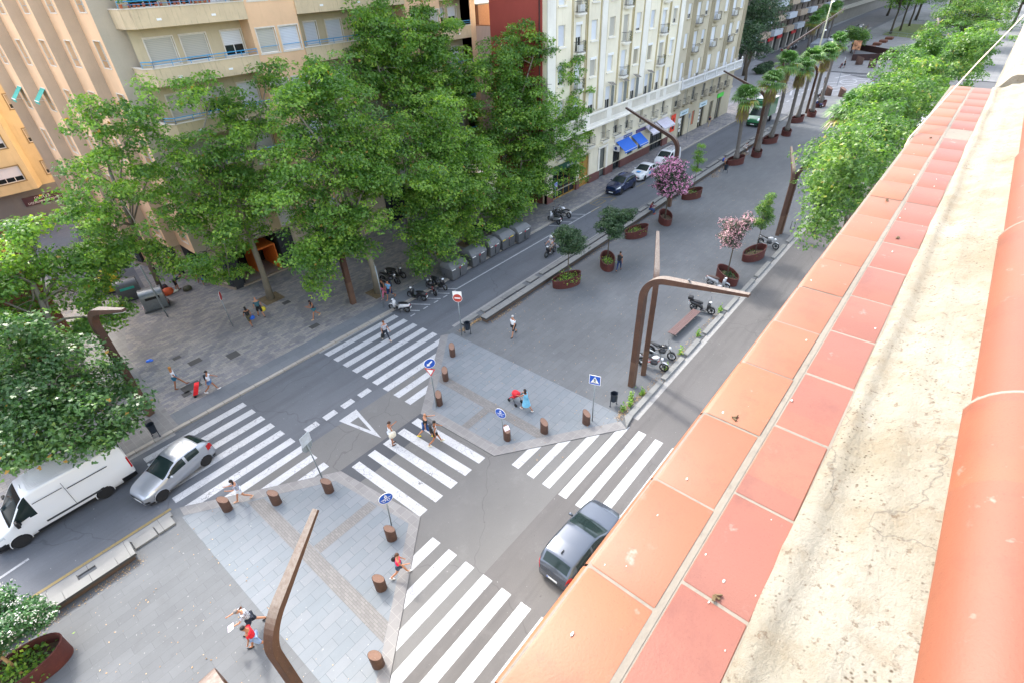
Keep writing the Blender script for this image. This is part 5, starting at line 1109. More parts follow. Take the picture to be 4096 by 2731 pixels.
# ---------------------------------------------------------------- rusty steel street lamps
def lamp(label,x,y,ang,zb=ZM,hb=6.3,ht=8.2,reach=5.2,w0=.21,lower=1.9,name='street_lamp'):
    o=empty(name,(x,y,zb),ang,label,'street lamp','bent rusty steel street lamps')
    rb=1.5; pts=[];
    for z in (0,lower): pts.append((0,0,z))
    m=MB(); m.tube([(0,0,-.02),(0,0,lower)],[(w0,w0*.82),(w0,w0*.82)],sq=True,n=4); m.build('lower_post',COR3,o,bevel=.01)
    ca=.3
    for _ in range(30):
        th=math.pi/2-ca; ex=rb-rb*math.cos(th); ez=hb-rb*.6+rb*math.sin(th)*.95; ca=.5*ca+.5*math.atan((ht-ez)/(reach-ex))
    slope=math.tan(ca)
    pts=[(0,0,lower)]+[(0,0,hb-rb*.6)]
    th=math.pi/2-ca; cx=rb
    for k in range(1,13):
        a=th*k/12; pts.append((rb-rb*math.cos(a),0,hb-rb*.6+rb*math.sin(a)*.95))
    ex,ez=pts[-1][0],pts[-1][2]; e=Vector((reach,0,ez+(reach-ex)*slope)); pts.append(tuple(Vector(pts[-1]).lerp(e,.5))); pts.append(tuple(e))
    rad=[]
    for i,p in enumerate(pts):
        t=i/(len(pts)-1); rad.append((w0*(1-.0*t),w0*.82) if p[0]<ex-.01 else None)
    for i in range(len(pts)):
        if rad[i] is None:
            f=(pts[i][0]-ex)/(reach-ex); rad[i]=(w0*(1-.42*f),w0*.82*(1-.55*f))
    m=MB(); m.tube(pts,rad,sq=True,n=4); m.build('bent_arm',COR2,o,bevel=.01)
    m=MB(); q0=Vector(pts[-1]); q1=Vector(pts[-2]); mm=[q1.lerp(q0,.15)-Vector((0,0,.16)),q1.lerp(q0,.95)-Vector((0,0,.11))]; m.tube(mm,[(.08,.015),(.06,.012)],sq=True,n=4); m.build('light_strip',M('#c9ccc8',.4),o)
    return o
lamp('rusty lamp post with a pigeon on its arm reaching over the near road',22.6,10.45,R(-92),hb=7.2,ht=8.35,reach=5.3,w0=.2)
lamp('rusty lamp post paired behind the pigeon lamp, arm pointing up the promenade',23.95,10.4,R(30),hb=6.7,ht=8.3,reach=2.9,w0=.15)
lamp('large rusty lamp in the lower centre, arm leaning over the striped pavement',.36,9.55,R(24),hb=6.9,ht=8.35,reach=3.05,w0=.155)
lamp('rusty lamp whose rounded bend only just shows at the bottom edge',-1.0,9.75,R(-88),hb=7.25,ht=8.3,reach=5.3,w0=.2)
lamp('rusty lamp behind the parked van, its short arm over the far road',2.72,31.75,R(-74),Z1,hb=7.1,ht=8.2,reach=3.6,w0=.19)
lamp('rusty lamp post rising into the plane trees near the woman in teal shorts',17.9,32.4,R(90),Z1,hb=8,ht=8.6,reach=4,w0=.2)
lamp('rusty lamp arching over the far road behind the vivid pink oleander',50.2,21.6,R(92),hb=6.6,ht=9.1,reach=6,w0=.2)
lamp('rusty lamp arching over the far road between the first two palms',75.6,21.7,R(92),hb=6.6,ht=9.0,reach=6,w0=.2)
lamp('rusty lamp of the pair behind the white motorbike, arm hidden by leaves',49.9,10.3,R(-90),hb=6.1,ht=7.2,reach=5.0,w0=.2)
lamp('rusty lamp of the pair behind the white motorbike, arm bent over the promenade',49.3,10.4,R(30),hb=5.7,ht=7.2,reach=2.7,w0=.15)
lamp('rusty lamp among the last palms of the row, before the cross street',99,21.7,R(95),hb=6.6,ht=9,reach=6,w0=.2)
lamp('rusty lamp with a long arm before the far apartment block',121,33,R(-20),hb=6.6,ht=12,reach=15,w0=.17)
lamp('straight rusty post on the plaza near the seated person',150.6,13.2,R(10),.1,hb=8,ht=9,reach=4,w0=.25)
m=MB(); m.tube([(0,0,0),(0,0,14)],[.17,.1],8); pl_=empty('tall_lamp_post',(126,28.5,.02),0,'tall pale tapered lamp post with two white lamp heads at the junction','street lamp'); m.build('post',M('#b9b79a',.5),pl_,smooth='all')
for dx,z in ((1.3,13.6),(1.1,9)):
    m=MB(); m.tube([(0,0,z-.3),(dx*.7,0,z)],.05,6); m.ell((dx,0,z),(.6,.2,.12),10,5); m.build('lamp_head',WHITE,pl_,smooth='all')
# ---------------------------------------------------------------- bollards (slanted steel tubes)
bproto=None
def bollard(label,x,y,rz,d=.24,h0=.62,h1=.92,zb=ZM,group='slanted rusty steel bollards at the crossing'):
    global bproto
    if bproto is None:
        o=empty('bollard',(x,y,zb),rz,label,'bollard',group); n=24
        m=MB(); R0=[(d*math.cos(2*math.pi*i/n),d*.8*math.sin(2*math.pi*i/n)) for i in range(n)]
        top=lambda p,k=1:(h0+h1)/2+(h1-h0)/2*p[0]/d
        m.rings([[(p[0],p[1],-.02) for p in R0],[(p[0],p[1],top(p)-.012) for p in R0],[(p[0]*.97,p[1]*.97,top(p)) for p in R0]]); m.build('post',COR4,o,smooth=True)
        m=MB(); m.add([(p[0]*.93,p[1]*.93,top((p[0]*.93,0))+.004) for p in R0],[tuple(range(n))]); m.add([(.05,.05,(h0+h1)/2+.04)],[]); m.build('top_plate',corten('bollard_top',.95,'#7a5e50','#8c6f5f','#b9aea4'),o)
        bproto=o; return o
    c=copy_tree(bproto,(x,y,zb),rz,label,group); return c
B_=[('slanted bollard nearest the litter bin at the corner of the upper island',(18.01,21.41),.9),
('slanted bollard second from the corner, beside the arrow sign stripes',(15.97,19.97),.9),('slanted bollard standing at the foot of the arrow sign',(14.16,18.62),.9),
('bollard with a pink and white flyer pasted on its top',(14.51,13.59),1.2),('slanted bollard between the flyer bollard and the pedestrian crossing sign',(16.18,12.30),1.5),('reddish-topped bollard beside the pedestrian crossing sign',(18.18,10.85),1.5),
('bollard next to the woman in the striped top',(2.48,21.36),2.4),('bollard between the striped woman and the back-facing sign',(4.22,19.79),2.4),('bollard at the foot of the back-facing road sign',(6.27,18.34),2.4),
('bollard at the foot of the blue sign on the lower island',(6.54,13.73),2.4),('bollard beside the woman in the bright pink top',(4.75,12.23),2.4),('bollard nearest the bottom edge of the lower island',(2.81,9.95),2.4)]
for i,(l,p,a) in enumerate(B_): bollard(l,p[0],p[1],a)
m=MB(); fp=(14.51,13.59); m.box((0,0,0),(.26,.30,.004),M=Matrix.Rotation(-.62,3,'Y')); fo=m.build('paper_flyer',M('#e6d3dc',.6,var=.2,sc=14)); fo.location=(fp[0]+.02,fp[1]+.01,.835); fo.rotation_euler=(0,0,1.2); tag(fo,'pink and white paper flyer pasted on a bollard top','flyer')
big_b=None
for l,p,z in (('large disc bollard by the ramp with a bicycle stand beside it',(152.25,25.26),.1),('large disc bollard in the middle of the far plaza edge',(149.00,22.09),.1),('large disc bollard half behind the near tree tops',(146.70,16.26),.1),('large round-topped bollard at the end of the promenade',(114.84,20.20),.05),('large round-topped bollard beside the black scooters',(114.93,22.44),.05)):
    b=copy_tree(bproto,(p[0],p[1],z),2.3 if z==.1 else 1.2,l,'large rusty bollards at the far junction',scale=(3.4,3.0,2.0) if z==.1 else (2.4,2.4,1.7))
# ---------------------------------------------------------------- benches, walls
def bench_wall(label,segs,y0,y1,h,zb,name='stone_bench'):
    o=empty(name,(segs[0][0],y0,zb),0,label,'stone bench','granite benches along the promenade edge')
    m=MB(); x0=segs[0][0]
    for a,b in segs: m.bx(a-x0,b-x0-.008,0,y1-y0,h-.14,h)
    m.build('seat',GRAN,o,bevel=.012); m=MB(); m.bx(segs[0][0]-x0+.12,segs[-1][1]-x0-.12,.12,y1-y0-.05,0,h-.14); m.build('base',M('#5a4a40',.8),o); return o
bench_wall('long granite bench wall between the far road and the promenade, from litter bin to palms',[(22.2+i*1.9,22.2+(i+1)*1.9) for i in range(32)],22.15,22.72,.42,ZM)
bench_wall('short granite bench in the lower left beside the white van',[(-30+i*2.0,-30+(i+1)*2.0) for i in range(14)]+[(-2.0,-1.3)],21.95,22.5,.42,ZM)
m=MB(); 
for a,b in ((-14,-6.0),(-5.2,-3.4),(-2.7,-1.3),(-1.25,-.3),(-.25,.5)): m.bx(a,b,22.52,23.1,0,.30 if b<-1.2 else .12)
tag(m.build('granite_blocks',GRAN,bevel=.012,loc=(0,0,ZM)),kind='structure',label=None)
bn=empty('wooden_bench',(30.2,10.95,ZM),R(-2),'brown slatted backless bench beside the black scooter','bench')
m=MB(); WD=M('#6b5350',.6,var=.25,sc=20)
for i in range(5): m.bx(-1.9,1.9,-.28+i*.118,-.28+i*.118+.095,.40,.44)
m.build('seat',WD,bn,bevel=.006)
for x in (-1.35,0,1.35): m=MB(); m.bx(x-.05,x+.05,-.24,.27,.3,.395); m.bx(x-.06,x+.06,-.08,.10,0,.3); m.bx(x-.06,x+.06,-.2,.2,0,.04); m.build('leg',M('#7d7b78',.6),bn,bevel=.01)
bn.location=(*(29.17,10.15),ZM); bn.location.x=30.35; bn.location.y=10.7
# ---------------------------------------------------------------- litter bins
LB=M('#2b3440',.5,.3,var=.15,sc=30)
def bin_(label,x,y,rz,zb=ZM):
    o=empty('litter_bin',(x,y,zb),rz,label,'litter bin','dark cylindrical street bins on twin posts')
    m=MB(); n=20
    m.lathe([(.165,.35),(.21,.92)],(0,0,0),n,cap=False); m.lathe([(.0,.36),(.165,.35)],(0,0,0),n,cap=False); m.lathe([(.21,.92),(.222,.92),(.222,.88),(.215,.87)],(0,0,0),n,cap=False); m.lathe([(.20,.91),(.155,.37)],(0,0,0),n,cap=False)
    m.build('basket',LB,o,smooth=True); m=MB()
    for s in (-1,1): m.tube([(-.02,s*.235,0),(-.02,s*.235,.95)],.022,6); m.bx(-.08,.04,s*.235-.04,s*.235+.04,0,.012)
    m.build('support_post',LB,o); m=MB(); m.lathe([(.19,.0),(.205,.15)],(0,0,.70),n,cap=False); m.build('liner_bag',M('#14171c',.3),o,smooth=True); return o
bin_('dark litter bin beside the no-entry sign pole',*(20.51,22.40),.3); bin_('dark litter bin with weeds growing around its foot',*(20.40,10.43),1.2); bin_('dark litter bin at the foot of the rusty lamp by the van',*(2.24,29.51),.6,Z1); bin_('small dark litter bin beside the first palm planter',*(63.68,21.01),.4)
# ---------------------------------------------------------------- waste containers
CG=M('#5f6266',.55,var=.14,sc=5,k=.85); CGL=M('#6c6f72',.5,var=.12,sc=4,k=.85)
def container(label,x,y,rz,lid=CGL,W=1.9,Dp=1.45,H_=1.35,zb=.0,edge=WHITE):
    o=empty('waste_container',(x,y,zb),rz,label,'waste container','grey kerbside waste containers')
    m=MB(); a,b=W/2,Dp/2
    m.rings([[(s*a*t,q*b*t,z) for s,q in ((-1,-1),(1,-1),(1,1),(-1,1))] for z,t in ((.06,.84),(.3,.9),(H_*.8,1.0))]); m.build('body',CG,o,bevel=.05)
    m=MB(); m.rings([[(s*a*t,q*b*t2+off,z) for s,q in ((-1,-1),(1,-1),(1,1),(-1,1))] for z,t,t2,off in ((H_*.8+.005,1.02,1.03,0),(H_*.93,.99,.97,.03),(H_*1.1,.86,.6,.15),(H_*1.14,.80,.45,.18))]); l_=m.build('lid',lid,o,bevel=.06,seg=3)
    m=MB()
    for i in (-1,0,1): m.box((i*.33,.05,H_*1.06),(.2,.6,.03),M=Matrix.Rotation(-.28,3,'X'))
    m.build('lid_rib',lid,l_,bevel=.01)
    m=MB(); m.bx(-a*.96,-a*.55,-b-.04,-b+.0,H_*.80,H_*.835); m.bx(a*.15,a*.6,-b-.04,-b,H_*.80,H_*.835); m.build('handle_bar',edge,o)
    m=MB(); m.bx(-.06,.06,-b-.03,-b,H_*.72,H_*.8); m.build('red_reflector',M('#c33048',.4),o); m=MB(); m.bx(-.012,.012,-b*.985-.01,-b*.9,.25,H_*.78); m.build('seam',BLK,o)
    m=MB()
    for s in (-1,1):
        for q in (-1,1): m.lathe([(.09,-.03),(.09,.03)],(s*a*.7,q*b*.6,.09),10,'y')
    m.each('caster',RUB,o); return o
for i,(l,p) in enumerate((('grey waste container closest to the parked scooters',(25.99,29.25)),('second grey waste container along the kerb from the scooters',(28.67,29.49)),('narrower grey waste container in the middle of the kerb row',(30.82,29.56)),('grey waste container with a yellow lid edge',(32.70,29.57)),('last grey waste container of the kerb row, half under leaves',(34.73,29.34)))):
    container(l,p[0],p[1]+.0,R(1.5)+math.pi*0,W=1.95 if i!=2 else 1.45,edge=M('#e0c52c',.5) if i==3 else WHITE)
def igloo(label,x,y,rz,mat,edge):
    o=empty('recycling_container',(x,y,Z1),rz,label,'recycling container','rounded recycling containers on the side street corner'); W=1.7; n=14
    prof=[(-.62,.12),(-.66,.5),(-.66,1.15),(-.55,1.45),(-.3,1.62),(0,1.66),(.3,1.62),(.55,1.45),(.66,1.15),(.66,.5),(.62,.12)]
    m=MB(); m.rings([[(s*W/2*(1 if k else .93),p[0]*(1 if k else .93),p[1] if k else p[1]*.98+.01) for p in prof] for s,k in ((-1,0),(-.93,1),(.93,1),(1,0))]); m.build('body',mat,o,smooth=True)
    m=MB(); m.bx(-W/2-.05,W/2+.05,-.72,.72,.0,.13); m.build('base',DGREY,o,bevel=.03)
    for s in (-1,1):
        m=MB()
        for k in range(4): m.box((s*W/2*1.0+s*.012,-.5,.35+k*.09),(.012,.14,.05),M=Matrix.Rotation(.5,3,'X'),mi=k%2)
        m.build('warning_stripe',[M('#c8323a',.4,var=0),WHITE],o)
    m=MB(); m.bx(-.5,.5,-.69,-.66,1.0,1.2); m.build('slot',edge,o); return o
igloo('silvery recycling container in front, beside the leaning sign post',*(7.99,44.86),R(-15),M('#8d949a',.35,.5,k=.7),BLK); igloo('dark grey recycling container behind the silvery one',*(7.30,48.28),R(-13),M('#6b7075',.45,.3,k=.7),M('#2fa89a',.5))
igloo('yellow recycling container half hidden by leaves',*(6.84,51.18),R(72),M('#d8c820',.5),M('#c8323a',.5))
# ---------------------------------------------------------------- road signs
SB=M('#1450b4',.4,var=.03); SW_=M('#eef0f0',.4,var=.02); SR=M('#c8282c',.4,var=.03); SRF=M('#b5483c',.5,var=.1)
def sign(label,x,y,rz,h,kinds,zb=ZM,lean=(0,0),r=.035,cat='road sign'):
    o=empty('road_sign',(x,y,zb),rz,label,cat); m=MB(); m.tube([(0,0,0),(lean[0],lean[1],h)],r,8); m.build('post',GALV,o,smooth='all')
    for k,z,yaw in kinds:
        f=z/h; px,py=lean[0]*f,lean[1]*f; ca,sa=math.cos(yaw),math.sin(yaw)
        def put(mb,name,mat,par=o):
            q=mb.build(name,mat,par); 
            if par is o: q.location=(px+sa*.0,py,z); q.rotation_euler=(0,0,yaw)
            return q
        # sign faces look to local -y
        if k in('blue_arrow','blue_bike','no_entry','round_back','red_round'):
            rr=.33; m=MB(); m.lathe([(rr,-.045),(rr,-.06)],n=28,axis='y'); d=put(m,'disc',SW_ if k!='round_back' else GALV)
            if k=='round_back': continue
            m=MB(); m.lathe([(rr*.93,-.0605),(rr*.93,-.064)],n=28,axis='y'); put(m,'face',SB if 'blue' in k else (SRF if k=='no_entry' else SR),d)
            m=MB()
            if k=='blue_arrow':
                m.box((.03,-.066,.03),(.09,.004,.3),M=Matrix.Rotation(R(50),3,'Y')); m.add([(-.17,-.0685,-.14),(.02,-.0685,-.16),(-.15,-.0685,.05)],[(0,1,2)]); put(m,'symbol',SW_,d)
            if k=='no_entry': m.bx(-.2,.2,-.068,-.064,-.045,.045); put(m,'symbol',SW_,d)
            if k=='blue_bike':
                m.box((0,-.066,0),(.5,.004,.022),M=Matrix.Rotation(R(-12),3,'Y')); m.ell((0,-.066,.21),(.028,.004,.028),8,4)
                for a,c in (((0,.14),20),((-.03,.06),-25),((.04,.06),25),((-.03,.15),40),((.04,.15),-40)): m.box((a[0],-.066,a[1]),(.028,.004,.11 if a[0]==0 else .09),M=Matrix.Rotation(R(c),3,'Y'))
                for cx in (-.1,.1):
                    for i in range(14): a=2*math.pi*i/14; m.box((cx+.062*math.cos(a),-.066,-.12+.062*math.sin(a)),(.016,.004,.03),M=Matrix.Rotation(-a,3,'Y'))
                m.box((0,-.066,-.08),(.15,.004,.02),M=Matrix.Rotation(R(15),3,'Y')); m.box((-.04,-.066,-.1),(.02,.004,.1),M=Matrix.Rotation(R(-30),3,'Y')); put(m,'symbol',SW_,d)
        if k=='yield':
            T=lambda s,y:[(s*math.cos(a),y,s*math.sin(a)) for a in (R(-90),R(30),R(150))]
            for s,y0,mt,nm in ((.36,-.05,SR,'triangle'),(.235,-.064,SW_,'face')):
                m=MB(); m.rings([T(s,y0),T(s,y0-.012)]); put(m,nm,mt)
        if k in ('square_back','square_side'):
            m=MB(); m.bx(-.3,.3,.03,.045,-.3,.3); put(m,'panel',GALV if k=='square_back' else M('#3c4248',.4)); m=MB(); m.bx(-.31,.31,.0455,.052,-.31,.31); put(m,'panel_rim',SW_ if k=='square_side' else M('#b9c3cc',.4,.3))
        if k=='crossing':
            m=MB(); m.bx(-.31,.31,-.06,-.045,-.31,.31); d=put(m,'panel',SW_,o); d_=m; m=MB(); m.bx(-.285,.285,-.064,-.0605,-.285,.285); put(m,'face',SB,d)
            m=MB(); m.add([(-.235,-.067,-.2),(.235,-.067,-.2),(0,-.067,.235)],[(0,1,2)]); put(m,'triangle',SW_,d)
            m=MB(); m.ell((0,-.070,.12),(.026,.003,.026),8,4)
            for a,l,c in (((0,.04),.12,0),((-.03,-.07),.12,22),((.03,-.07),.12,-22),((-.04,.04),.1,35),((.04,.04),.1,-35)): m.box((a[0],-.070,a[1]),(.032,.003,l),M=Matrix.Rotation(R(c),3,'Y'))
            for i in range(7): m.box((-.15+i*.05,-.070,-.165),(.02,.003,.05),M=Matrix.Rotation(R(20),3,'Y'))
            put(m,'symbol',BLK,d)
    return o
sign('no-entry sign with a square panel behind it, beside the litter bin',*(20.06,22.56),0,3.35,[('no_entry',3.1,R(-58)),('square_side',3.3,R(122))])
sign('blue arrow sign above a red-edged yield triangle on the upper island',*(13.86,18.57),0,3.6,[('blue_arrow',3.3,R(-30)),('yield',2.75,R(-62))],lean=(.05,.05))
sign('pedestrian crossing sign with a blue square face beside the reddish bollard',*(18.56,10.69),0,3.3,[('crossing',3.05,R(-72))])
sign('round blue sign with bicycle symbol beside the flyer bollard',*(14.46,13.76),0,1.95,[('blue_bike',1.85,R(-80))],lean=(.0,.12))
sign('round blue sign with bicycle symbol on the lower island',*(6.91,14.18),0,2.35,[('blue_bike',2.15,R(-20))],lean=(.1,.0))
sign('grey back of a square and a round road sign, seen from behind',*(6.50,19.28),0,3.2,[('square_back',2.95,R(195)),('round_back',2.45,R(195))],lean=(-.1,.1))
sign('slim sign post with a small red disc in the middle of the far pavement',*(10.40,37.04),0,2.75,[('red_round',2.6,R(60))],Z1,lean=(.0,.1),r=.03)
sign('slim grey post with traffic camera beside the pit tree',*(19.00,29.97),0,3.55,[('square_back',3.4,R(60))],Z1,cat='sign post')
sign('leaning grey post carrying small white stickers before the silvery container',*(7.90,42.55),0,4.4,[],Z1,lean=(-.1,.1),r=.06,cat='sign post')
sign('blue parking sign on a thin post at the cream building corner',*(41.71,30.24),0,3.1,[('crossing',2.9,R(10))],Z1,r=.03)
sign('grey information panel on a post before the shop with the red poster',*(74.36,32.40),0,2.6,[('square_side',2.4,R(170))],Z1)
sign('thin bus stop post with a white plate on the far pavement',*(74.44,30.96),0,3.4,[('square_back',3.2,R(0))],Z1)
sign('round sign on a thin post at the cross street crossing',*(124.11,23.12),0,5.0,[('round_back',4.7,R(0))],.05)
# bicycle hoop
m=MB(); m.tube([(0,0,0),(0,0,.8),(.35,0,.8),(.35,0,0)],.025,6); ho=m.build('bicycle_hoop',DGREY); ho.location=(*(51.28,9.55),ZM); ho.rotation_euler=(0,0,1.2); tag(ho,'thin dark metal bicycle hoop at the kerb beneath the near tree','bicycle rack')
# ---------------------------------------------------------------- plaza ramp walls, seats, fences
rp=empty('ramp_parapet',(159.8,20.6,.1),0,'dark rusty steel parapet around the ramp on the far plaza with a poster board','parapet')
m=MB(); pts=[(158.18,31.40),(157.55,27.69),(161.61,20.17),(171.47,20.73)]; m2=MB()
def wseg(mb,a,b,z0,z1,t=.12):
    a=Vector(a);b=Vector(b); n_=(b-a).normalized().orthogonal()*t/2; mb.prism([tuple(a+n_),tuple(b+n_),tuple(b-n_),tuple(a-n_)],z0,z1)
Q=[(157.47,27.85),(162.66,19.47),(167.00,20.00),(177.56,31.31),(157.47,27.85)]
for a,b in zip(Q[:-1],Q[1:]): wseg(m,(a[0]-159.8,a[1]-20.6),(b[0]-159.8,b[1]-20.6),0,1.35,.25)
m.build('wall',corten('ramp_steel',.6,'#3a2422','#502c27','#6a5a50'),rp)
m=MB(); 
for a,b in (((167.52,30.15),(167.44,28.38)),): wseg(m,(a[0]-159.8-1,a[1]-20.6),(b[0]-159.8-1,b[1]-20.6),1.2,3.2,.1)
m.build('poster_board',M('#c98f6a',.5,var=.8,sc=1.6),rp)
m=MB(); a,b=(153,31.5),(225,37.2); wseg(m,(a[0],a[1]),(b[0],b[1]),.1,.9,.5); pw=m.build('stone_parapet',GRAN); tag(pw,'long pale stone parapet beside the far side road','parapet')
m=MB(); rail(m,[(153,32.3),(225,38)],.9,.8,2.5,.05); tag(m.build('steel_railing',corten('rail_corten',.7)),'rusty railing on top of the long stone parapet','railing')
fp_=empty('lawn_fence',(203.5,19.5,.1),0,'low wire mesh fence around the grass on the plaza','fence'); m=MB(); rail(m,[(9,12.3),(0,0),(43,.5),(46,12)],0,1.1,3,.05); m.build('fence_rail',GALV,fp_)
for i,(x,y) in enumerate(((180.53,28.44),(188.24,28.37),(194.48,28.04),(202.08,27.88))):
    c=MB(); c.bx(-1.3,1.3,-.9,.9,0,.6); o=c.build('block_seat',corten('seat_corten',.8),bevel=.04); o.location=(x,y,.1); tag(o,['rusty block seat closest to the ramp','second rusty block seat from the ramp','third rusty block seat from the ramp','last rusty block seat beside the lawn'][i],'block seat','rusty block seats on the far plaza')
# ---------------------------------------------------------------- litter, leaves, weeds
def scatter(name,label,pts,mat,n,s,seed,spread=.25,z=.02,cat='leaf litter'):
    g=np.random.default_rng(seed); pts=np.array(pts,float); k=g.random(n)*(len(pts)-1); i=k.astype(int); f=(k-i)[:,None]; C2=pts[i]*(1-f)+pts[i+1]*f+g.normal(size=(n,2))*np.array([spread,spread]); C=np.concatenate([C2,np.full((n,1),z)+g.random((n,1))*.02],1)
    Nn=g.normal(size=(n,3))*.3; Nn[:,2]+=1; Nn/=np.linalg.norm(Nn,axis=1)[:,None]; o=leaf_mesh(name,C,Nn,s*g.uniform(.5,1.4,n),mat,None,g.random(n),1,seed=seed); return tag(o,label,cat,kind='stuff')
DRY=leafmat('dry_leaves',[(0,(.16,.09,.04)),(.6,(.35,.22,.10)),(1,(.5,.36,.18))],.1)
scatter('dry_leaves','dry brown leaves gathered between the kerb and the long bench wall',[(20.3,23.0),(24,22.95),(40,22.98),(60,22.98),(85,23)],DRY,2600,.075,81,.09,.05)
scatter('dry_leaves','dry leaves along the promenade side of the long bench wall',[(22.3,22.0),(26,22.0),(45,22.0),(70,22)],DRY,900,.07,82,.1,.05)
scatter('dry_leaves','dry leaves and dust by the weeds at the corner bin',[(19.6,9.6),(20.6,9.7),(22.5,9.5),(28,9.5),(34,9.5)],DRY,900,.06,83,.13,.05)
scatter('dry_leaves','dry petals along the short granite bench in the lower left',[(-7,21.6),(-3,21.75),(-1.2,21.8)],DRY,420,.05,84,.12,.05)
scatter('dry_leaves','dry leaf patch beside the first palm planter',[(61,21.5),(66,22),(71,22.0),(73,21.8)],DRY,700,.10,85,.35,.05)
g_=np.random.default_rng(9); C=np.stack([g_.uniform(-6,60,1500),g_.uniform(10,22,1500),np.full(1500,.055)],1); m_=(C[:,0]<2)|(C[:,0]>14); C=C[m_]; Nn=g_.normal(size=C.shape)*.2; Nn[:,2]+=1; Nn/=np.linalg.norm(Nn,axis=1)[:,None]
tag(leaf_mesh('fallen_leaves',C,Nn,np.full(len(C),.06)*g_.uniform(.5,1.5,len(C)),DRY,None,g_.random(len(C)),1),'scattered fallen leaves and petals over the promenade paving','leaf litter',kind='stuff')
for i,(x,y) in enumerate(((20.3,9.75),(20.9,9.6),(21.5,9.9),(22.2,9.55),(25.2,9.5),(27.3,9.5),(29.9,9.45),(33.7,9.45))): weeds(x,y,.04,.22,LEAF,90+i,70,.14,(1,.6,2.2),'kerb_weeds','small green weed tufts rooted along the granite kerb')
# loose blue bag
m=MB(); m.ell((0,0,.06),(.2,.13,.09),8,5); m.ell((.12,-.12,.04),(.13,.08,.05),8,4); bo=m.build('plastic_bag',M('#1a6ad8',.4)); bo.location=(*(4.75,37.58),Z1); tag(bo,'crumpled bright blue plastic bag lying on the far pavement','plastic bag')
# tree pits
m=MB()
for x,y,a in ((14.3,38.5,.8),(20.2,32.2,.8),(-.9,32.2,.8),(31,32.6,.8)): m.sheet([(x-a,y-a),(x+a,y-a),(x+a,y+a),(x-a,y+a)],Z1+.012)
struct('tree_pit',m,M('#7a6a50',.95,var=.3,sc=6,k=.8))
# pigeon
pg=empty('pigeon',(22.5,8.1,8.02),R(200),'grey pigeon perched on the bent lamp arm over the near road','bird'); m=MB(); m.rings([[(x,r*math.cos(a),z+r*.9*math.sin(a)) for a in [2*math.pi*i/10 for i in range(10)]] for x,r,z in ((-.2,.01,.10),(-.12,.035,.11),(-.04,.06,.13),(.04,.062,.15),(.09,.045,.19),(.11,.03,.23),(.14,.028,.26),(.165,.018,.255),(.19,.004,.25))]); m.tube([(0,.02,.1),(0,.02,0)],.006,4); m.tube([(0,-.02,.1),(0,-.02,0)],.006,4); m.build('body',M('#7c828a',.6,var=.4,sc=12),pg,smooth='all')
# ---------------------------------------------------------------- vehicles
def smooth_curve(pts,s,k=3):
    x=np.array([p[0] for p in pts]);y=np.array([p[1] for p in pts]); v=np.interp(s,x,y)
    for _ in range(k): v[1:-1]=(v[:-2]+2*v[1:-1]+v[2:])/4
    return v
def paintmat(hexc,k=1,metal=.5,rough=.28):
    return newmat('car_paint_'+hexc.strip('#'),tuple(x*k for x in lin(hexc)),rough,metal,.5,.8)
def wheel(parent,x,y,r,side,w_=.2,rimc=STEEL,spokes=5,hub=None):
    o=empty('wheel',(x,y,r),0); o.parent=parent; KIDS.setdefault(parent,[]).append(o)
    m=MB(); hw=w_/2; m.lathe([(r*.62,-hw),(r*.93,-hw),(r,-hw*.7),(r,hw*.7),(r*.93,hw),(r*.62,hw)],n=28,axis='y'); m.build('tyre',TYRE,o,smooth=True)
    m=MB(); m.lathe([(r*.64,-.01+side*hw*.55),(r*.66,side*hw*.98),(r*.60,side*hw*.98),(r*.57,side*hw*.5)],n=28,axis='y',cap=False); 
    for i in range(spokes):
        a=2*math.pi*i/spokes; m.box((r*.33*math.cos(a),side*hw*.8,r*.33*math.sin(a)),(r*.62,.02,r*.15),M=Matrix.Rotation(-a,3,'Y'))
    m.lathe([(r*.16,side*hw*.7),(r*.16,side*hw*.9),(.0,side*hw*.92)],n=12,axis='y'); m.build('rim',rimc,o,smooth=True)
    m=MB(); m.lathe([(r*.6,side*hw*.3),(0,side*hw*.31)],n=20,axis='y'); m.build('brake_disc',BLK,o)
    return o
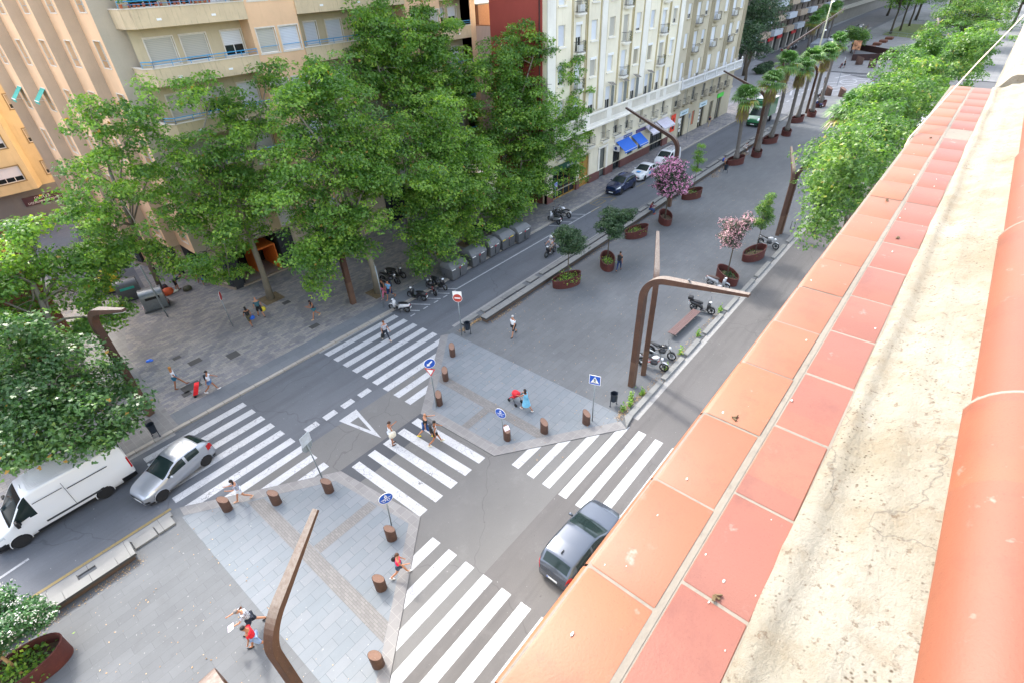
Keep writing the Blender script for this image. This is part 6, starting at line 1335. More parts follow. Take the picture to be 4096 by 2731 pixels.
def car(name,label,cat,loc,rz,L,W,top,belt,plan,wheels,wr,body,side_glass,wsf,wsr,paintm,lamps,glass=CARGLASS,tumble=.30,rimc=STEEL,spokes=5,group=None,sill=.22,trim=None,extra=None,roofp=None,pillar=(),ds=.04,bumper=None,archm=None,bh=.42):
    o=empty(name,loc,rz,label,cat,group)
    ns=int(L/ds); s=np.linspace(0,L,ns+1); zt=smooth_curve(top,s,2); zb=smooth_curve(belt,s,3); w_=smooth_curve(plan,s,2)*W/2
    nl,nu,nr=12,12,12; ring=[];kinds=[]
    for i in range(ns+1):
        b=min(zb[i],zt[i]-.03); g=zt[i]-b; q=[]
        for j in range(nl+1):
            t=j/nl; z=sill+(b-sill)*t; bulge=1-.055*((t-.55)/.55)**2-.05*max(0,.12-t)/.12; q.append((w_[i]*bulge,z))
        wb=q[-1][0]; ins=tumble*max(0,g-.05); wt=max(.3,wb-ins-.02); zc=zt[i]-min(.07,g*.5)
        for j in range(1,nu+1):
            t=j/nu; q.append((wb+(wt-wb)*t+ (.03*math.sin(math.pi*t) if g>.2 else 0),b+(zc-b)*t))
        for j in range(1,nr+1):
            t=j/nr; a=t*math.pi/2; y=wt*(1-t); z=zc+(zt[i]-zc)*(math.sin(a)**.75); q.append((y,z))
        ring.append(q)
    nq=len(ring[0]); V=[];idx={}
    for i,q in enumerate(ring):
        x=L/2-s[i]
        for sd_ in (1,-1):
            for j,(y,z) in enumerate(q):
                if sd_==-1 and j==nq-1: idx[(i,j,-1)]=idx[(i,j,1)]; continue
                idx[(i,j,sd_)]=len(V); V.append((x,sd_*y,z))
    parts={}
    for i in range(ns):
        sc=(s[i]+s[i+1])/2
        for j in range(nq-1):
            k='side' if j<nl else ('upper' if j<nl+nu else 'roof')
            yc=(ring[i][j][0]+ring[i][j+1][0])/2; zc=(ring[i][j][1]+ring[i][j+1][1])/2
            g=zt[i]-zb[i]; nm='body'
            if k=='side' and zc<.1+wr*1.25+.25 and any((sc-a)**2+(zc-wr)**2<(wr*1.17)**2 for a in wheels): continue
            if k=='upper' and g>.22:
                for a,b in side_glass:
                    if a<sc<b and zc>zb[i]+.035 and zc<zt[i]-.10 and not any(p0<sc<p1 for p0,p1 in pillar): nm='side_window'
            if k=='roof' and wsf and wsf[0]<sc<wsf[1] and j>nl+nu+0: nm='windscreen'
            if k=='roof' and wsr and wsr[0]<sc<wsr[1] and j>nl+nu+1: nm='rear_window'
            if k=='side' and trim and zc<trim and nm=='body': nm='lower_trim'
            for (ln,f) in lamps:
                if f(sc,yc,zc,k): nm=ln
            for sd_ in (1,-1):
                kk=nm+('' if nm in('body','windscreen','rear_window','lower_trim','grille','side_window','roof_panel') else str(sd_))
                f=(idx[(i,j,sd_)],idx[(i,j+1,sd_)],idx[(i+1,j+1,sd_)],idx[(i+1,j,sd_)])
                f=f if sd_==-1 else f[::-1]
                parts.setdefault(kk,[]).append(f)
    for i,rev in ((0,False),(ns,True)):
        for j in range(nl+nu+nr):
            a=(idx[(i,j,1)],idx[(i,j+1,1)],idx[(i,j+1,-1)],idx[(i,j,-1)]); zc=(ring[i][j][1]+ring[i][j+1][1])/2
            nm='body'
            if i==0 and .38<zc<.55: nm='grille'
            if len(set(a))==3: a=tuple(dict.fromkeys(a))
            parts.setdefault(nm,[]).append(a if not rev else a[::-1])
    mats={'body':paintm,'side_window':glass,'windscreen':glass,'rear_window':glass,'lower_trim':BLK,'grille':BLK,'headlight':M('#cfd6da',.12,.3,var=0),'taillight':M('#a81a1e',.15,var=0),'roof_panel':roofp or paintm,'front_bumper':bumper or BLK,'rear_bumper':bumper or BLK,'fog_trim':BLK}
    for kk,F in parts.items():
        nm=kk.rstrip('-1').rstrip('1'); used=sorted({i for f in F for i in f}); mp={a:b for b,a in enumerate(used)}
        m=MB(); m.add([V[i] for i in used],[tuple(mp[i] for i in f) for f in F]); (m.each if nm in('side_window','lower_trim') else m.build)(nm,mats.get(nm,paintm),o,smooth='all')
    m=MB(); m.bx(-L/2+.25,L/2-.25,-W/2+.22,W/2-.22,.18,sill+.35); m.bx(-L/2+.12,L/2-.12,-W/2+.12,W/2-.12,sill-.02,sill+.03); m.build('underbody',RUB,o)
    for a in wheels:
        for sd_ in (1,-1):
            wheel(o,L/2-a,sd_*(W/2-.115),wr,sd_,.2,rimc,spokes)
            m=MB(); R1=[]; 
            for rr,yo in ((wr*1.13,.0),(wr*1.21,.012),(wr*1.23,-.02)):
                R1.append([(L/2-a+rr*math.cos(t),sd_*(W/2*np.interp(a,[0,L/2,L],[.985,1,.985])+yo-.012),wr+rr*math.sin(t)) for t in [R(-14+208*k/18) for k in range(19)]])
            m.rings(R1,close=False); m.build('wheel_arch',archm or paintm,o,smooth='all')
    for sd_ in (1,-1):
        a=side_glass[0][0]+.12; i=int(a/L*ns); m=MB(); m.ell((L/2-a,sd_*(w_[i]+.07),zb[i]+.08),(.07,.12,.075),10,6); m.build('wing_mirror',paintm if extra!='van' else BLK,o,smooth='all')
    m=MB(); m.bx(-L/2-.012,-L/2+.0,-.26,.26,.42 if extra is None else .5,.53 if extra is None else .61); p_=m.build('number_plate',M('#e6e8e8',.4,var=0),o); m=MB(); m.bx(-L/2-.016,-L/2-.012,.2,.26,.42 if extra is None else .5,.53 if extra is None else .61); m.build('plate_band',M('#1c4fb4',.4,var=0),p_)
    m=MB(); m.bx(L/2,L/2+.012,-.26,.26,.3,.41); m.build('number_plate',M('#e6e8e8',.4,var=0),o)
    return o,(s,zt,zb,w_)
def handles(o,xs,y,z,mat):
    for x in xs:
        for sd_ in (1,-1): m=MB(); m.box((x,sd_*y,z),(.17,.035,.025)); m.build('door_handle',mat,o,bevel=.008)
SIL=paintmat('#b4b9c2',.8,.55,.3); GRY=paintmat('#59616d',.75,.5,.22); NAVY=paintmat('#1c2f5c',.75,.4,.2); WHP=paintmat('#e9ebee',.82,0,.3)
fz=Vector((*(0.72,24.48),0)); rzv=Vector((*(3.16,25.03),0))
def place(pf,pr,yoff,side=1):
    """centre and heading of a car from its visible front and rear wheel contact points; side=+1 when the car's left wheels are seen"""
    a=Vector((*pf,0));b=Vector((*pr,0)); d=(a-b).normalized(); n_=Vector((-d.y,d.x,0)); c=(a+b)/2-n_*yoff*side
    return c,math.atan2(d.y,d.x),(a-b).length
c,hd,wb_=place((0.73,24.51),(3.18,25.08),.80,1)
o,_=car('hatchback_car','silver hatchback driving over the zebra stripes beside the white van','car',(c.x,c.y,.008),hd,3.95,1.70,
 [(0,.62),(.06,.72),(.35,.86),(.95,1.0),(1.25,1.08),(1.75,1.36),(2.1,1.47),(2.7,1.50),(3.3,1.46),(3.62,1.36),(3.85,1.08),(3.93,.95),(3.95,.6)],
 [(0,.60),(.3,.72),(1.0,.86),(1.6,.93),(3.0,1.02),(3.6,1.08),(3.95,.95)],
 [(0,.62),(.1,.76),(.3,.88),(.7,.96),(1.2,1),(3.0,1),(3.5,.96),(3.8,.86),(3.95,.74)],[.73,3.24],.31,None,[(1.35,2.35),(2.45,3.15)],(1.12,1.98),(3.36,3.82),SIL,
 [('headlight',lambda s,y,z,k:k!='side' and .10<s<.62 and y>.42+.25*s and k=='upper'),('headlight',lambda s,y,z,k:k=='side' and .12<s<.6 and z>.62+.2*s and y>.4),('taillight',lambda s,y,z,k:s>3.55 and .80<z<1.12 and y>.52 and k!='roof'),('fog_trim',lambda s,y,z,k:s<.2 and .3<z<.42 and y>.3)],rimc=M('#6a6d72',.35,.7,var=0),spokes=10)
m=MB(); m.tube([(-.95,0,1.48),(-1.05,0,1.62)],.008,5); m.build('antenna',BLK,o); handles(o,(-.05,-.85),.85,.93,SIL)
m=MB(); m.ell((.25,.33,1.0),(.15,.22,.28),10,8); m.build('front_seat',M('#2b2d30',.8),o)
# white long van
c,hd,wb_=place((-4.19,26.98),(-0.72,27.06),.93,1)
VW=2.02; VL=5.95
o,_=car('delivery_van','long white high-roof delivery van parked at the far kerb, partly under the leaves','van',(c.x,c.y,.008),R(180.6),VL,VW,
 [(0,.75),(.05,.95),(.35,1.1),(.85,1.25),(1.0,1.35),(1.65,2.15),(1.95,2.42),(2.5,2.52),(5.7,2.5),(5.9,2.4),(5.95,2.2)],
 [(0,.72),(.4,1.0),(1.0,1.22),(1.7,1.28),(3,1.28),(5.95,1.28)],
 [(0,.68),(.1,.80),(.35,.92),(.9,.99),(1.4,1),(5.6,1),(5.9,.985),(5.95,.96)],[.95,.95+wb_],.345,None,[(1.2,2.02)],(.92,1.88),None,WHP,
 [('headlight',lambda s,y,z,k:.12<s<.62 and .78+.2*s<z<1.05+.2*s and y>.58),('taillight',lambda s,y,z,k:s>5.86 and .95<z<1.65 and y>.8),('lower_trim',lambda s,y,z,k:k=='side' and z<.46 and 1.6<s<4.2),('front_bumper',lambda s,y,z,k:s<.55 and z<.62),('rear_bumper',lambda s,y,z,k:s>5.25 and z<.62 and k=='side')],tumble=.12,spokes=6,rimc=M('#a8abad',.4,.6,var=0),extra='van',sill=.28)
m=MB()
for i in range(12): m.bx(-2.7,.75,-.66+i*.12-.025,-.66+i*.12+.025,2.505,2.525)
m.build('roof_rib',WHP,o,bevel=.008); m=MB()
for s_ in (1,-1): m.bx(-1.4,.9,s_*1.005,s_*1.02,.62,.72); m.bx(-.35,-.33,s_*1.0,s_*1.012,.7,2.2); m.bx(-2.1,-.4,s_*.985,s_*1.005,1.72,1.76); m.bx(-.28,.9,s_*.985,s_*1.003,1.9,1.93)
m.each('side_moulding',M('#33363a',.6),o); m=MB(); m.tube([(.9,.3,2.5),(.84,.3,2.72)],.01,5); m.build('antenna',BLK,o); m=MB(); m.bx(-2.99,-2.975,-.9,.9,.62,2.3); m.build('rear_door',WHP,o,bevel=.02)
for s_ in (1,-1): m=MB(); m.box((1.72,s_*1.16,1.42),(.14,.26,.34)); m.build('wing_mirror',BLK,o,bevel=.04)
# grey SUV by the crossing
c=Vector((11.45,6.7,0)); 
o,_=car('suv_car','slate grey hatchback crossing towards the near road, seen from above the rear','car',(11.55,6.72,.008),R(-.5),4.35,1.80,
 [(0,.68),(.08,.85),(.4,.98),(1.2,1.10),(1.45,1.16),(2.0,1.45),(2.4,1.56),(3.2,1.58),(3.85,1.50),(4.0,1.38),(4.25,1.08),(4.32,.95),(4.35,.7)],
 [(0,.66),(.4,.88),(1.3,1.0),(2,1.04),(3.8,1.12),(4.35,1.0)],
 [(0,.66),(.12,.80),(.35,.91),(.8,.97),(1.3,1),(3.5,1),(4.0,.95),(4.25,.86),(4.35,.76)],[.83,3.5],.335,None,[(1.55,2.6),(2.72,3.75)],(1.32,2.22),(3.9,4.2),GRY,
 [('headlight',lambda s,y,z,k:.1<s<.6 and y>.45 and z>.68 and z<.9 and k!='roof'),('taillight',lambda s,y,z,k:s>4.08 and .86<z<1.08 and y>.45 and k!='roof')],rimc=M('#85898f',.3,.7,var=0),spokes=5)
m=MB(); m.rings([[(-1.35,.02,1.57),(-1.35,-.02,1.57)],[(-1.5,.012,1.64),(-1.5,-.012,1.64)],[(-1.56,.02,1.55),(-1.56,-.02,1.55)]],close=False); m.bx(-1.55,-1.38,-.012,.012,1.56,1.63); m.build('roof_antenna',BLK,o); handles(o,(.05,-.95),.90,1.0,CHROME)
# blue SUV, white car, white van with rack on the far road
o,_=car('suv_car','dark blue SUV parked at the cream building kerb','car',(51.75,28.35,.008),R(180),4.35,1.82,
 [(0,.75),(.08,.92),(.4,1.02),(1.15,1.12),(1.4,1.2),(2.0,1.52),(2.4,1.60),(3.4,1.62),(4.0,1.52),(4.25,1.15),(4.35,.8)],
 [(0,.7),(.4,.92),(1.3,1.03),(2,1.06),(3.8,1.14),(4.35,1.0)],
 [(0,.68),(.12,.82),(.35,.92),(.8,.98),(1.3,1),(3.5,1),(4.0,.96),(4.25,.88),(4.35,.8)],[.87,3.55],.34,None,[(1.5,2.5),(2.62,3.4),(3.5,3.9)],(1.28,2.2),(3.95,4.22),NAVY,
 [('headlight',lambda s,y,z,k:.1<s<.65 and y>.45 and .78<z<.98 and k!='roof'),('taillight',lambda s,y,z,k:s>4.0 and .9<z<1.2 and y>.5 and k!='roof'),('lower_trim',lambda s,y,z,k:k=='side' and z<.36)],rimc=M('#8a8d92',.3,.7,var=0))
m=MB()
for s_ in (1,-1): m.tube([(.1,s_*.62,1.62),(0,s_*.64,1.67),(-1.6,s_*.62,1.66),(-1.7,s_*.6,1.6)],.018,5)
m.build('roof_rail',CHROME,o); handles(o,(.1,-.85),.91,1.02,CHROME)
o,_=car('sedan_car','white car with blue stickers parked between the blue SUV and the small van','car',(57.2,28.4,.008),R(180),4.3,1.77,
 [(0,.65),(.08,.8),(.4,.9),(1.2,1.0),(1.4,1.06),(2.1,1.40),(2.5,1.48),(3.1,1.47),(3.8,1.2),(4.1,1.1),(4.25,1.0),(4.3,.7)],
 [(0,.62),(.4,.82),(1.3,.92),(2,.95),(3.8,1.02),(4.3,.95)],
 [(0,.66),(.12,.80),(.35,.91),(.8,.97),(1.3,1),(3.5,1),(4.0,.95),(4.3,.8)],[.85,3.45],.32,None,[(1.5,2.5),(2.6,3.4)],(1.3,2.25),(3.2,3.85),WHP,
 [('headlight',lambda s,y,z,k:.1<s<.6 and y>.45 and .68<z<.86 and k!='roof'),('taillight',lambda s,y,z,k:s>4.0 and .85<z<1.05 and y>.5 and k!='roof')])
m=MB(); m.bx(1.2,1.7,-.2,.25,.99,1.0); m.bx(-.9,.4,.885,.9,.55,.8); m.build('blue_sticker',M('#3a8fd0',.4),o)
o,_=car('panel_van','small white panel van with a roof rack, parked by the shop awnings','van',(62.9,28.3,.008),R(180.5),4.5,1.76,
 [(0,.75),(.06,.95),(.45,1.08),(.85,1.2),(1.0,1.27),(1.7,1.72),(2.0,1.82),(2.6,1.87),(4.3,1.84),(4.45,1.7),(4.5,1.5)],
 [(0,.7),(.4,.98),(1.0,1.12),(4.5,1.15)],
 [(0,.7),(.1,.82),(.35,.93),(.9,.99),(1.4,1),(4.3,1),(4.5,.95)],[.82,3.55],.31,None,[(1.25,2.15)],(.95,1.78),None,WHP,
 [('headlight',lambda s,y,z,k:.1<s<.6 and y>.5 and .82<z<1.05 and k!='roof'),('taillight',lambda s,y,z,k:s>4.4 and .9<z<1.5 and y>.7)],tumble=.12,extra='van')
m=MB()
for x in np.linspace(-2.0,.4,6): m.tube([(x,-.68,1.98),(x,.68,1.98)],.018,5)
for y in (-.68,0,.68): m.tube([(-2.1,y,1.99),(.5,y,1.99)],.018,5)
for x in (-1.8,.3):
    for y in (-.68,.68): m.tube([(x,y,1.85),(x,y,1.99)],.015,5)
m.build('roof_rack',DGREY,o)
# green refrigerated truck
GRN=paintmat('#1f7a4a',.8,0,.3)
o,_=car('box_truck','green and white refrigerated box truck driving down the far road behind the palms','truck',(88.4,25.9,.02),R(180),3.0,2.0,
 [(0,.8),(.05,1.0),(.4,1.15),(.8,1.3),(1.5,2.1),(1.8,2.3),(2.4,2.35),(3.0,2.35)],[(0,.75),(.4,1.05),(.9,1.25),(3,1.3)],[(0,.7),(.1,.84),(.4,.95),(.9,1),(3,1)],[.85],.36,None,[(1.1,1.9)],(.78,1.62),None,GRN,
 [('headlight',lambda s,y,z,k:.05<s<.5 and y>.55 and .85<z<1.1),('front_bumper',lambda s,y,z,k:s<.4 and z<.6)],tumble=.12,extra='van',sill=.3)
m=MB(); m.bx(-4.6,-1.45,-1.08,1.08,.85,3.0); b_=m.build('cargo_box',GRN,o,bevel=.03); m=MB(); m.bx(-4.62,-1.43,-1.1,1.1,3.0,3.06); m.bx(-1.46,-1.42,-1.1,1.1,.85,.95); m.build('box_rim',WHITE,b_); m=MB(); m.bx(-1.42,-1.0,-.75,.75,2.4,2.9); m.build('cooling_unit',GRN,o,bevel=.06)
m=MB(); m.bx(-4.4,-1.2,-.5,.5,.4,.8); m.build('chassis',RUB,o)
for s_ in (1,-1): wheel(o,-3.3,s_*.88,.36,s_,.22)
o.scale=(1.08,1.08,1.12); o.location.x=87.8
# distant vehicles
def far_car(name,label,cat,x,y,rz,mat,h=1.5,L=4.3,W=1.8,van=False,group='vehicles beyond the junction'):
    k=h/1.5
    top=[(0,.65*k),(.1,.8*k),(1.2,1.0*k),(2.0,1.45*k),(3.4,1.5*k),(4.1,1.1*k),(4.3,.7*k)] if not van else [(0,.35*h),(.5,.5*h),(1.0,.55*h),(1.6,.95*h),(2,h),(L-.1,h),(L,.8*h)]
    o,_=car(name,label,cat,(x,y,.03),rz,L,W,[(a*L/4.3 if not van else a,b) for a,b in top],[(0,.6*k if not van else .4*h),(1.2,.9*k if not van else .5*h),(L,.95*k if not van else .5*h)],[(0,.7),(.3,.92),(1,1),(L-.5,1),(L,.85)],[.85,L-.85],.33,None,[(1.5,L-1 if not van else 2.3)],(1.3,2.1) if not van else (1.0,1.7),(3.5,4.0) if not van else None,mat,[],tumble=.3 if not van else .1,extra='van' if van else None,ds=.12,group=group); return o
far_car('delivery_van','big white van with a grey box behind the palm tops at the junction','van',148,35.5,R(188),WHP,2.7,6.2,2.1,True)
m=MB(); m.bx(-1.6,9.5,-1.2,1.2,.8,3.2); t_=m.build('truck_body',M('#6f7780',.5),bevel=.05); t_.location=(159,36.8,.1); t_.rotation_euler=(0,0,R(6)); tag(t_,'long grey lorry body following the big white van at the junction','truck')
far_car('hatchback_car','white car waiting at the junction in front of the big white van','car',141.5,33.2,R(190),WHP,1.45)
far_car('hatchback_car','black and white pickup on the far side road under the palms','car',191,40.3,R(182),WHP,1.8,4.8,1.9)
far_car('hatchback_car','pale grey car behind the pickup on the far side road','car',199,40.8,R(182),SIL,1.6,4.6)
far_car('hatchback_car','third pale car on the far side road, almost behind leaves','car',208,41.2,R(182),WHP,1.5,4.6)
far_car('taxi_car','small dark car with a yellow roof light far along the side road','car',228,41,R(182),paintmat('#20242c',1,0,.3),1.5)
far_car('hatchback_car','dark blue car in the shaded side street, half behind leaves','car',9.3,65,R(262),paintmat('#26384c',.8,.2,.2),1.5)
# ---------------------------------------------------------------- motorbikes and scooters
def bwheel(o,x,r,rimc,w_=.1):
    q=empty('wheel',(x,0,r),0); q.parent=o; KIDS.setdefault(o,[]).append(q)
    m=MB(); rs=[]
    n=24
    for k in range(n+1):
        a=2*math.pi*k/n; rs.append([((r-w_*.42+w_*.42*math.cos(b))*math.cos(a),w_*.5*math.sin(b),(r-w_*.42+w_*.42*math.cos(b))*math.sin(a)) for b in [2*math.pi*i/8 for i in range(8)]])
    m.rings(rs,cap=False); m.build('tyre',TYRE,q,smooth='all')
    m=MB(); m.lathe([(r*.74,-.02),(r*.78,-.02),(r*.78,.02),(r*.74,.02)],n=24,axis='y',cap=False)
    for i in range(5): a=2*math.pi*i/5; m.box((r*.38*math.cos(a),0,r*.38*math.sin(a)),(r*.72,.025,.03),M=Matrix.Rotation(-a,3,'Y'))
    m.lathe([(.05,-.04),(.05,.04)],n=10,axis='y'); m.build('rim',rimc,q,smooth=True); m=MB(); m.lathe([(r*.42,.045),(r*.42,.05)],n=16,axis='y'); m.build('brake_disc',STEEL,q)
def loft(mb,secs,n=10):
    """secs: (x, z, half width, half height)"""
    mb.rings([[(x,hw*math.copysign(abs(math.cos(a))**.7,math.cos(a)),z+hh*math.copysign(abs(math.sin(a))**.7,math.sin(a))) for a in [2*math.pi*i/n for i in range(n)]] for x,z,hw,hh in secs])
BP={}
def scooter(label,x,y,rz,c1,c2=None,topcase=False,lean=True,kind='scooter',seat=BLK,rimc=None,helmet=None,zb=ZM,shield=False,group='parked scooters and motorbikes'):
    key=(c1.name,c2.name if c2 else 0,topcase,kind,seat.name,rimc.name if rimc else 0)
    if key in BP: return copy_tree(BP[key],(x,y,zb),rz,label,group)
    o=empty('motorbike' if kind!='scooter' else 'scooter',(x,y,zb),rz,label,'motorbike' if kind!='scooter' else 'scooter',group); c2=c2 or c1; rimc=rimc or BLK; BP[key]=o
    if kind=='scooter':
        bwheel(o,.66,.29,rimc,.11); bwheel(o,-.62,.28,rimc,.12)
        m=MB(); loft(m,[(-.95,.72,.05,.05),(-.85,.68,.13,.11),(-.55,.62,.17,.16),(-.2,.55,.17,.18),(-.02,.42,.14,.14),(.05,.3,.13,.07)]); m.build('rear_fairing',c1,o,smooth='all')
        m=MB(); loft(m,[(-.1,.26,.15,.07),(.1,.24,.19,.055),(.32,.25,.18,.055),(.40,.32,.16,.06)]); m.build('floorboard',c2,o,smooth='all')
        m=MB()
        loft(m,[(.34,.6,.19,.3),(.42,.62,.2,.32),(.50,.66,.15,.26),(.55,.7,.06,.16)]); m.build('front_shield',c1,o,smooth='all')
        m=MB(); loft(m,[(.44,.53,.06,.05),(.6,.6,.075,.05),(.78,.57,.07,.04),(.9,.48,.05,.03)]); m.build('front_mudguard',c1,o,smooth='all')
        m=MB(); loft(m,[(-.86,.80,.08,.03),(-.6,.82,.14,.05),(-.25,.78,.15,.06),(.0,.74,.11,.05)]); m.build('seat',seat,o,smooth='all')
        m=MB(); m.tube([(.66,0,.29),(.5,0,.72),(.44,0,.95)],.03,6); m.tube([(.42,-.33,1.02),(.46,-.12,.98),(.46,.12,.98),(.42,.33,1.02)],.018,6); m.build('handlebar',BLK,o,smooth='all')
        m=MB(); m.ell((.50,0,.98),(.1,.12,.07),10,6); m.build('headlight',M('#d5dade',.15,.2,var=0),o,smooth='all')
        m=MB(); m.box((-.96,0,.72),(.03,.16,.05)); m.build('taillight',M('#b01c20',.2,var=0),o,bevel=.01)
        m=MB(); m.box((-1.0,0,.52),(.01,.18,.16),M=Matrix.Rotation(-.3,3,'Y')); m.build('number_plate',WHITE,o)
        m=MB(); m.tube([(-.3,-.16,.26),(-.85,-.19,.34)],[.04,.055],8); m.tube([(-.35,.1,.25),(-.62,.1,.28)],.06,6); m.build('exhaust',DGREY,o,smooth='all')
        hb=(.42,1.02)
    else:
        bwheel(o,.72,.31,rimc,.11); bwheel(o,-.70,.31,rimc,.15)
        m=MB(); m.tube([(-.7,0,.31),(-.15,0,.42),(.15,0,.38)],.035,6); m.tube([(.42,0,.85),(.1,0,.75),(-.25,0,.62),(-.15,0,.42),(.15,0,.38),(.38,0,.72)],.028,6); m.tube([(-.25,0,.62),(-.8,0,.82)],.025,6); m.build('frame',c2,o,smooth='all')
        m=MB(); loft(m,[(-.14,.45,.1,.1),(.0,.46,.16,.16),(.18,.5,.16,.17),(.3,.48,.08,.1)]); m.build('engine',M('#4a4c50',.4,.5),o,smooth='all')
        m=MB(); loft(m,[(-.12,.80,.06,.04),(.02,.85,.15,.09),(.2,.88,.17,.11),(.36,.86,.1,.08)]); m.build('fuel_tank',c1,o,smooth='all')
        m=MB(); loft(m,[(-.88,.88,.05,.025),(-.6,.85,.11,.04),(-.3,.80,.13,.05),(-.05,.79,.1,.04)]); m.build('seat',seat,o,smooth='all')
        m=MB(); m.tube([(.72,.07,.31),(.5,.07,.82),(.42,.07,.98)],.025,6); m.tube([(.72,-.07,.31),(.5,-.07,.82),(.42,-.07,.98)],.025,6); m.build('fork',STEEL,o,smooth='all')
        m=MB(); m.tube([(.28,-.36,1.04),(.40,-.15,1.0),(.40,.15,1.0),(.28,.36,1.04)],.016,6); m.build('handlebar',BLK,o,smooth='all')
        m=MB(); m.ell((.55,0,.88),(.08,.1,.1),10,6); m.build('headlight',M('#d5dade',.15,.2,var=0),o,smooth='all')
        m=MB(); loft(m,[(.5,.62,.05,.02),(.7,.655,.065,.02),(.9,.60,.05,.02)]); loft(m,[(-.8,.80,.06,.03),(-.95,.72,.06,.03),(-1.02,.6,.05,.02)]); m.build('mudguard',c1,o,smooth='all')
        m=MB(); m.tube([(.2,-.1,.3),(-.2,-.14,.24),(-.75,-.17,.38)],[.025,.03,.055],8); m.build('exhaust',STEEL,o,smooth='all'); hb=(.3,1.04)
    for s_ in (-1,1):
        m=MB(); m.tube([(hb[0]+.02,s_*.24,hb[1]-.02),(hb[0],s_*.3,hb[1]+.2)],.007,4); m.ell((hb[0],s_*.31,hb[1]+.23),(.015,.06,.045),8,5); m.build('mirror',BLK,o,smooth='all')
    m=MB(); m.tube([(-.1,.1,.25),(-.15,.24,0)],.014,5); m.build('side_stand',BLK,o)
    if topcase: m=MB(); m.box((-.92,0,.98),(.36,.38,.28)); m.build('top_case',topcase if topcase is not True else BLK,o,bevel=.09,seg=3)
    return o
WB=paintmat('#dfe1e4',.8,0,.3); BK=newmat('black_plastic_paint',(.012,.012,.014),.3,0,.5,.4); SV=paintmat('#b9bcc0',.8,.5,.3); RED=paintmat('#b01c24',.8,0,.3); BLU=paintmat('#1b2f6e',.8,.2,.3)
def face(p,q): return math.atan2(q[1]-p[1],q[0]-p[0])
def moto(label,pr,pf,*a,**k):
    """pr/pf: ground contact of the rear and front wheel"""
    c=((pr[0]+pf[0])/2,(pr[1]+pf[1])/2); return scooter(label,c[0],c[1],face(pr,pf),*a,**k)
moto('white and black scooter parked nearest the zebra stripes, front wheel to the pavement',(19.76,28.02),(19.25,29.32),WB,BK,zb=.0)
moto('black scooter with a white helmet on its footrest, second in the parking bay row',(21.65,28.13),(21.26,29.65),BK,zb=.0,rimc=BK)
moto('dark red-tailed motorbike third in the bay row, half under the leaves',(22.60,27.84),(23.23,29.77),BK,RED,kind='bike',zb=0)
moto('black scooter with a bright front rim touching the first waste container',(23.82,29.57),(23.80,28.05),BK,zb=.0,rimc=CHROME)
moto('black motorbike behind the couple, under the low branches',(21.50,33.24),(21.96,31.87),BK,kind='bike',zb=Z1)
moto('black scooter next to the pit tree behind the couple',(22.46,33.45),(22.91,32.33),BK,zb=Z1,rimc=CHROME)
moto('black scooter on the pavement behind the row of containers',(33.23,33.21),(34.36,32.86),BK,topcase=True,zb=Z1)
moto('grey and black scooter at the end of the bay by the cream building',(39.71,28.30),(39.95,29.67),SV,BK,zb=0)
moto('white sport motorbike with a chrome tank at the end bay',(41.62,28.25),(41.88,30.09),WB,BK,kind='bike',zb=0,rimc=CHROME)
moto('black motorbike squeezed beside the white sport motorbike',(40.57,28.59),(41.16,30.12),BK,kind='bike',zb=0)
moto('silver scooter with a brown seat in front of the pale pink oleander',(36.92,11.76),(36.97,10.20),SV,seat=M('#4a3a34',.6),rimc=CHROME)
moto('black scooter with a top case parked behind the slatted bench',(32.75,11.21),(32.95,9.77),BK,topcase=True)
moto('white motorbike with a red frame behind the rusty lamp posts',(24.76,10.94),(25.01,9.60),WB,RED,kind='bike')
moto('black motorbike with a jacket on it beside the white and red one',(26.21,11.02),(26.32,9.80),BK,kind='bike',rimc=CHROME)
moto('white motorbike parked between the spindly tree planter and the lamp pair',(46.54,11.00),(46.23,9.62),WB,kind='bike')
moto('black scooter with a large top case at the end of the palm row',(110.75,23.75),(110.15,21.81),BK,topcase=True)
moto('second black scooter in the group at the end of the palm row',(108.01,22.73),(113.98,22.57),BK,topcase=True)
moto('third black scooter of the group, its red light against the round bollard',(113.28,23.84),(117.78,23.00),BK,kind='bike')
moto('blue scooter beside the sixth palm planter',(103.48,20.45),(104.78,22.15),BLU)
for i in range(7): moto(['red scooter in the line before the far shops','second motorbike in the line before the far shops','third motorbike in the line before the far shops','fourth motorbike in the line before the far shops','fifth motorbike in the line before the far shops','sixth motorbike in the line before the far shops','last motorbike in the line before the far shops'][i],(165.5+i*1.5,46.6),(165.0+i*1.5,45),RED if i==0 else BK,kind='bike' if i%2 else 'scooter',zb=.02,group='motorbikes before the far shops')
RIDE=moto('black scooter being ridden down the far road with its headlight on',(34.78,25.12),(33.05,25.00),BK,topcase=False,zb=0,group='scooter on the move',rimc=STEEL)
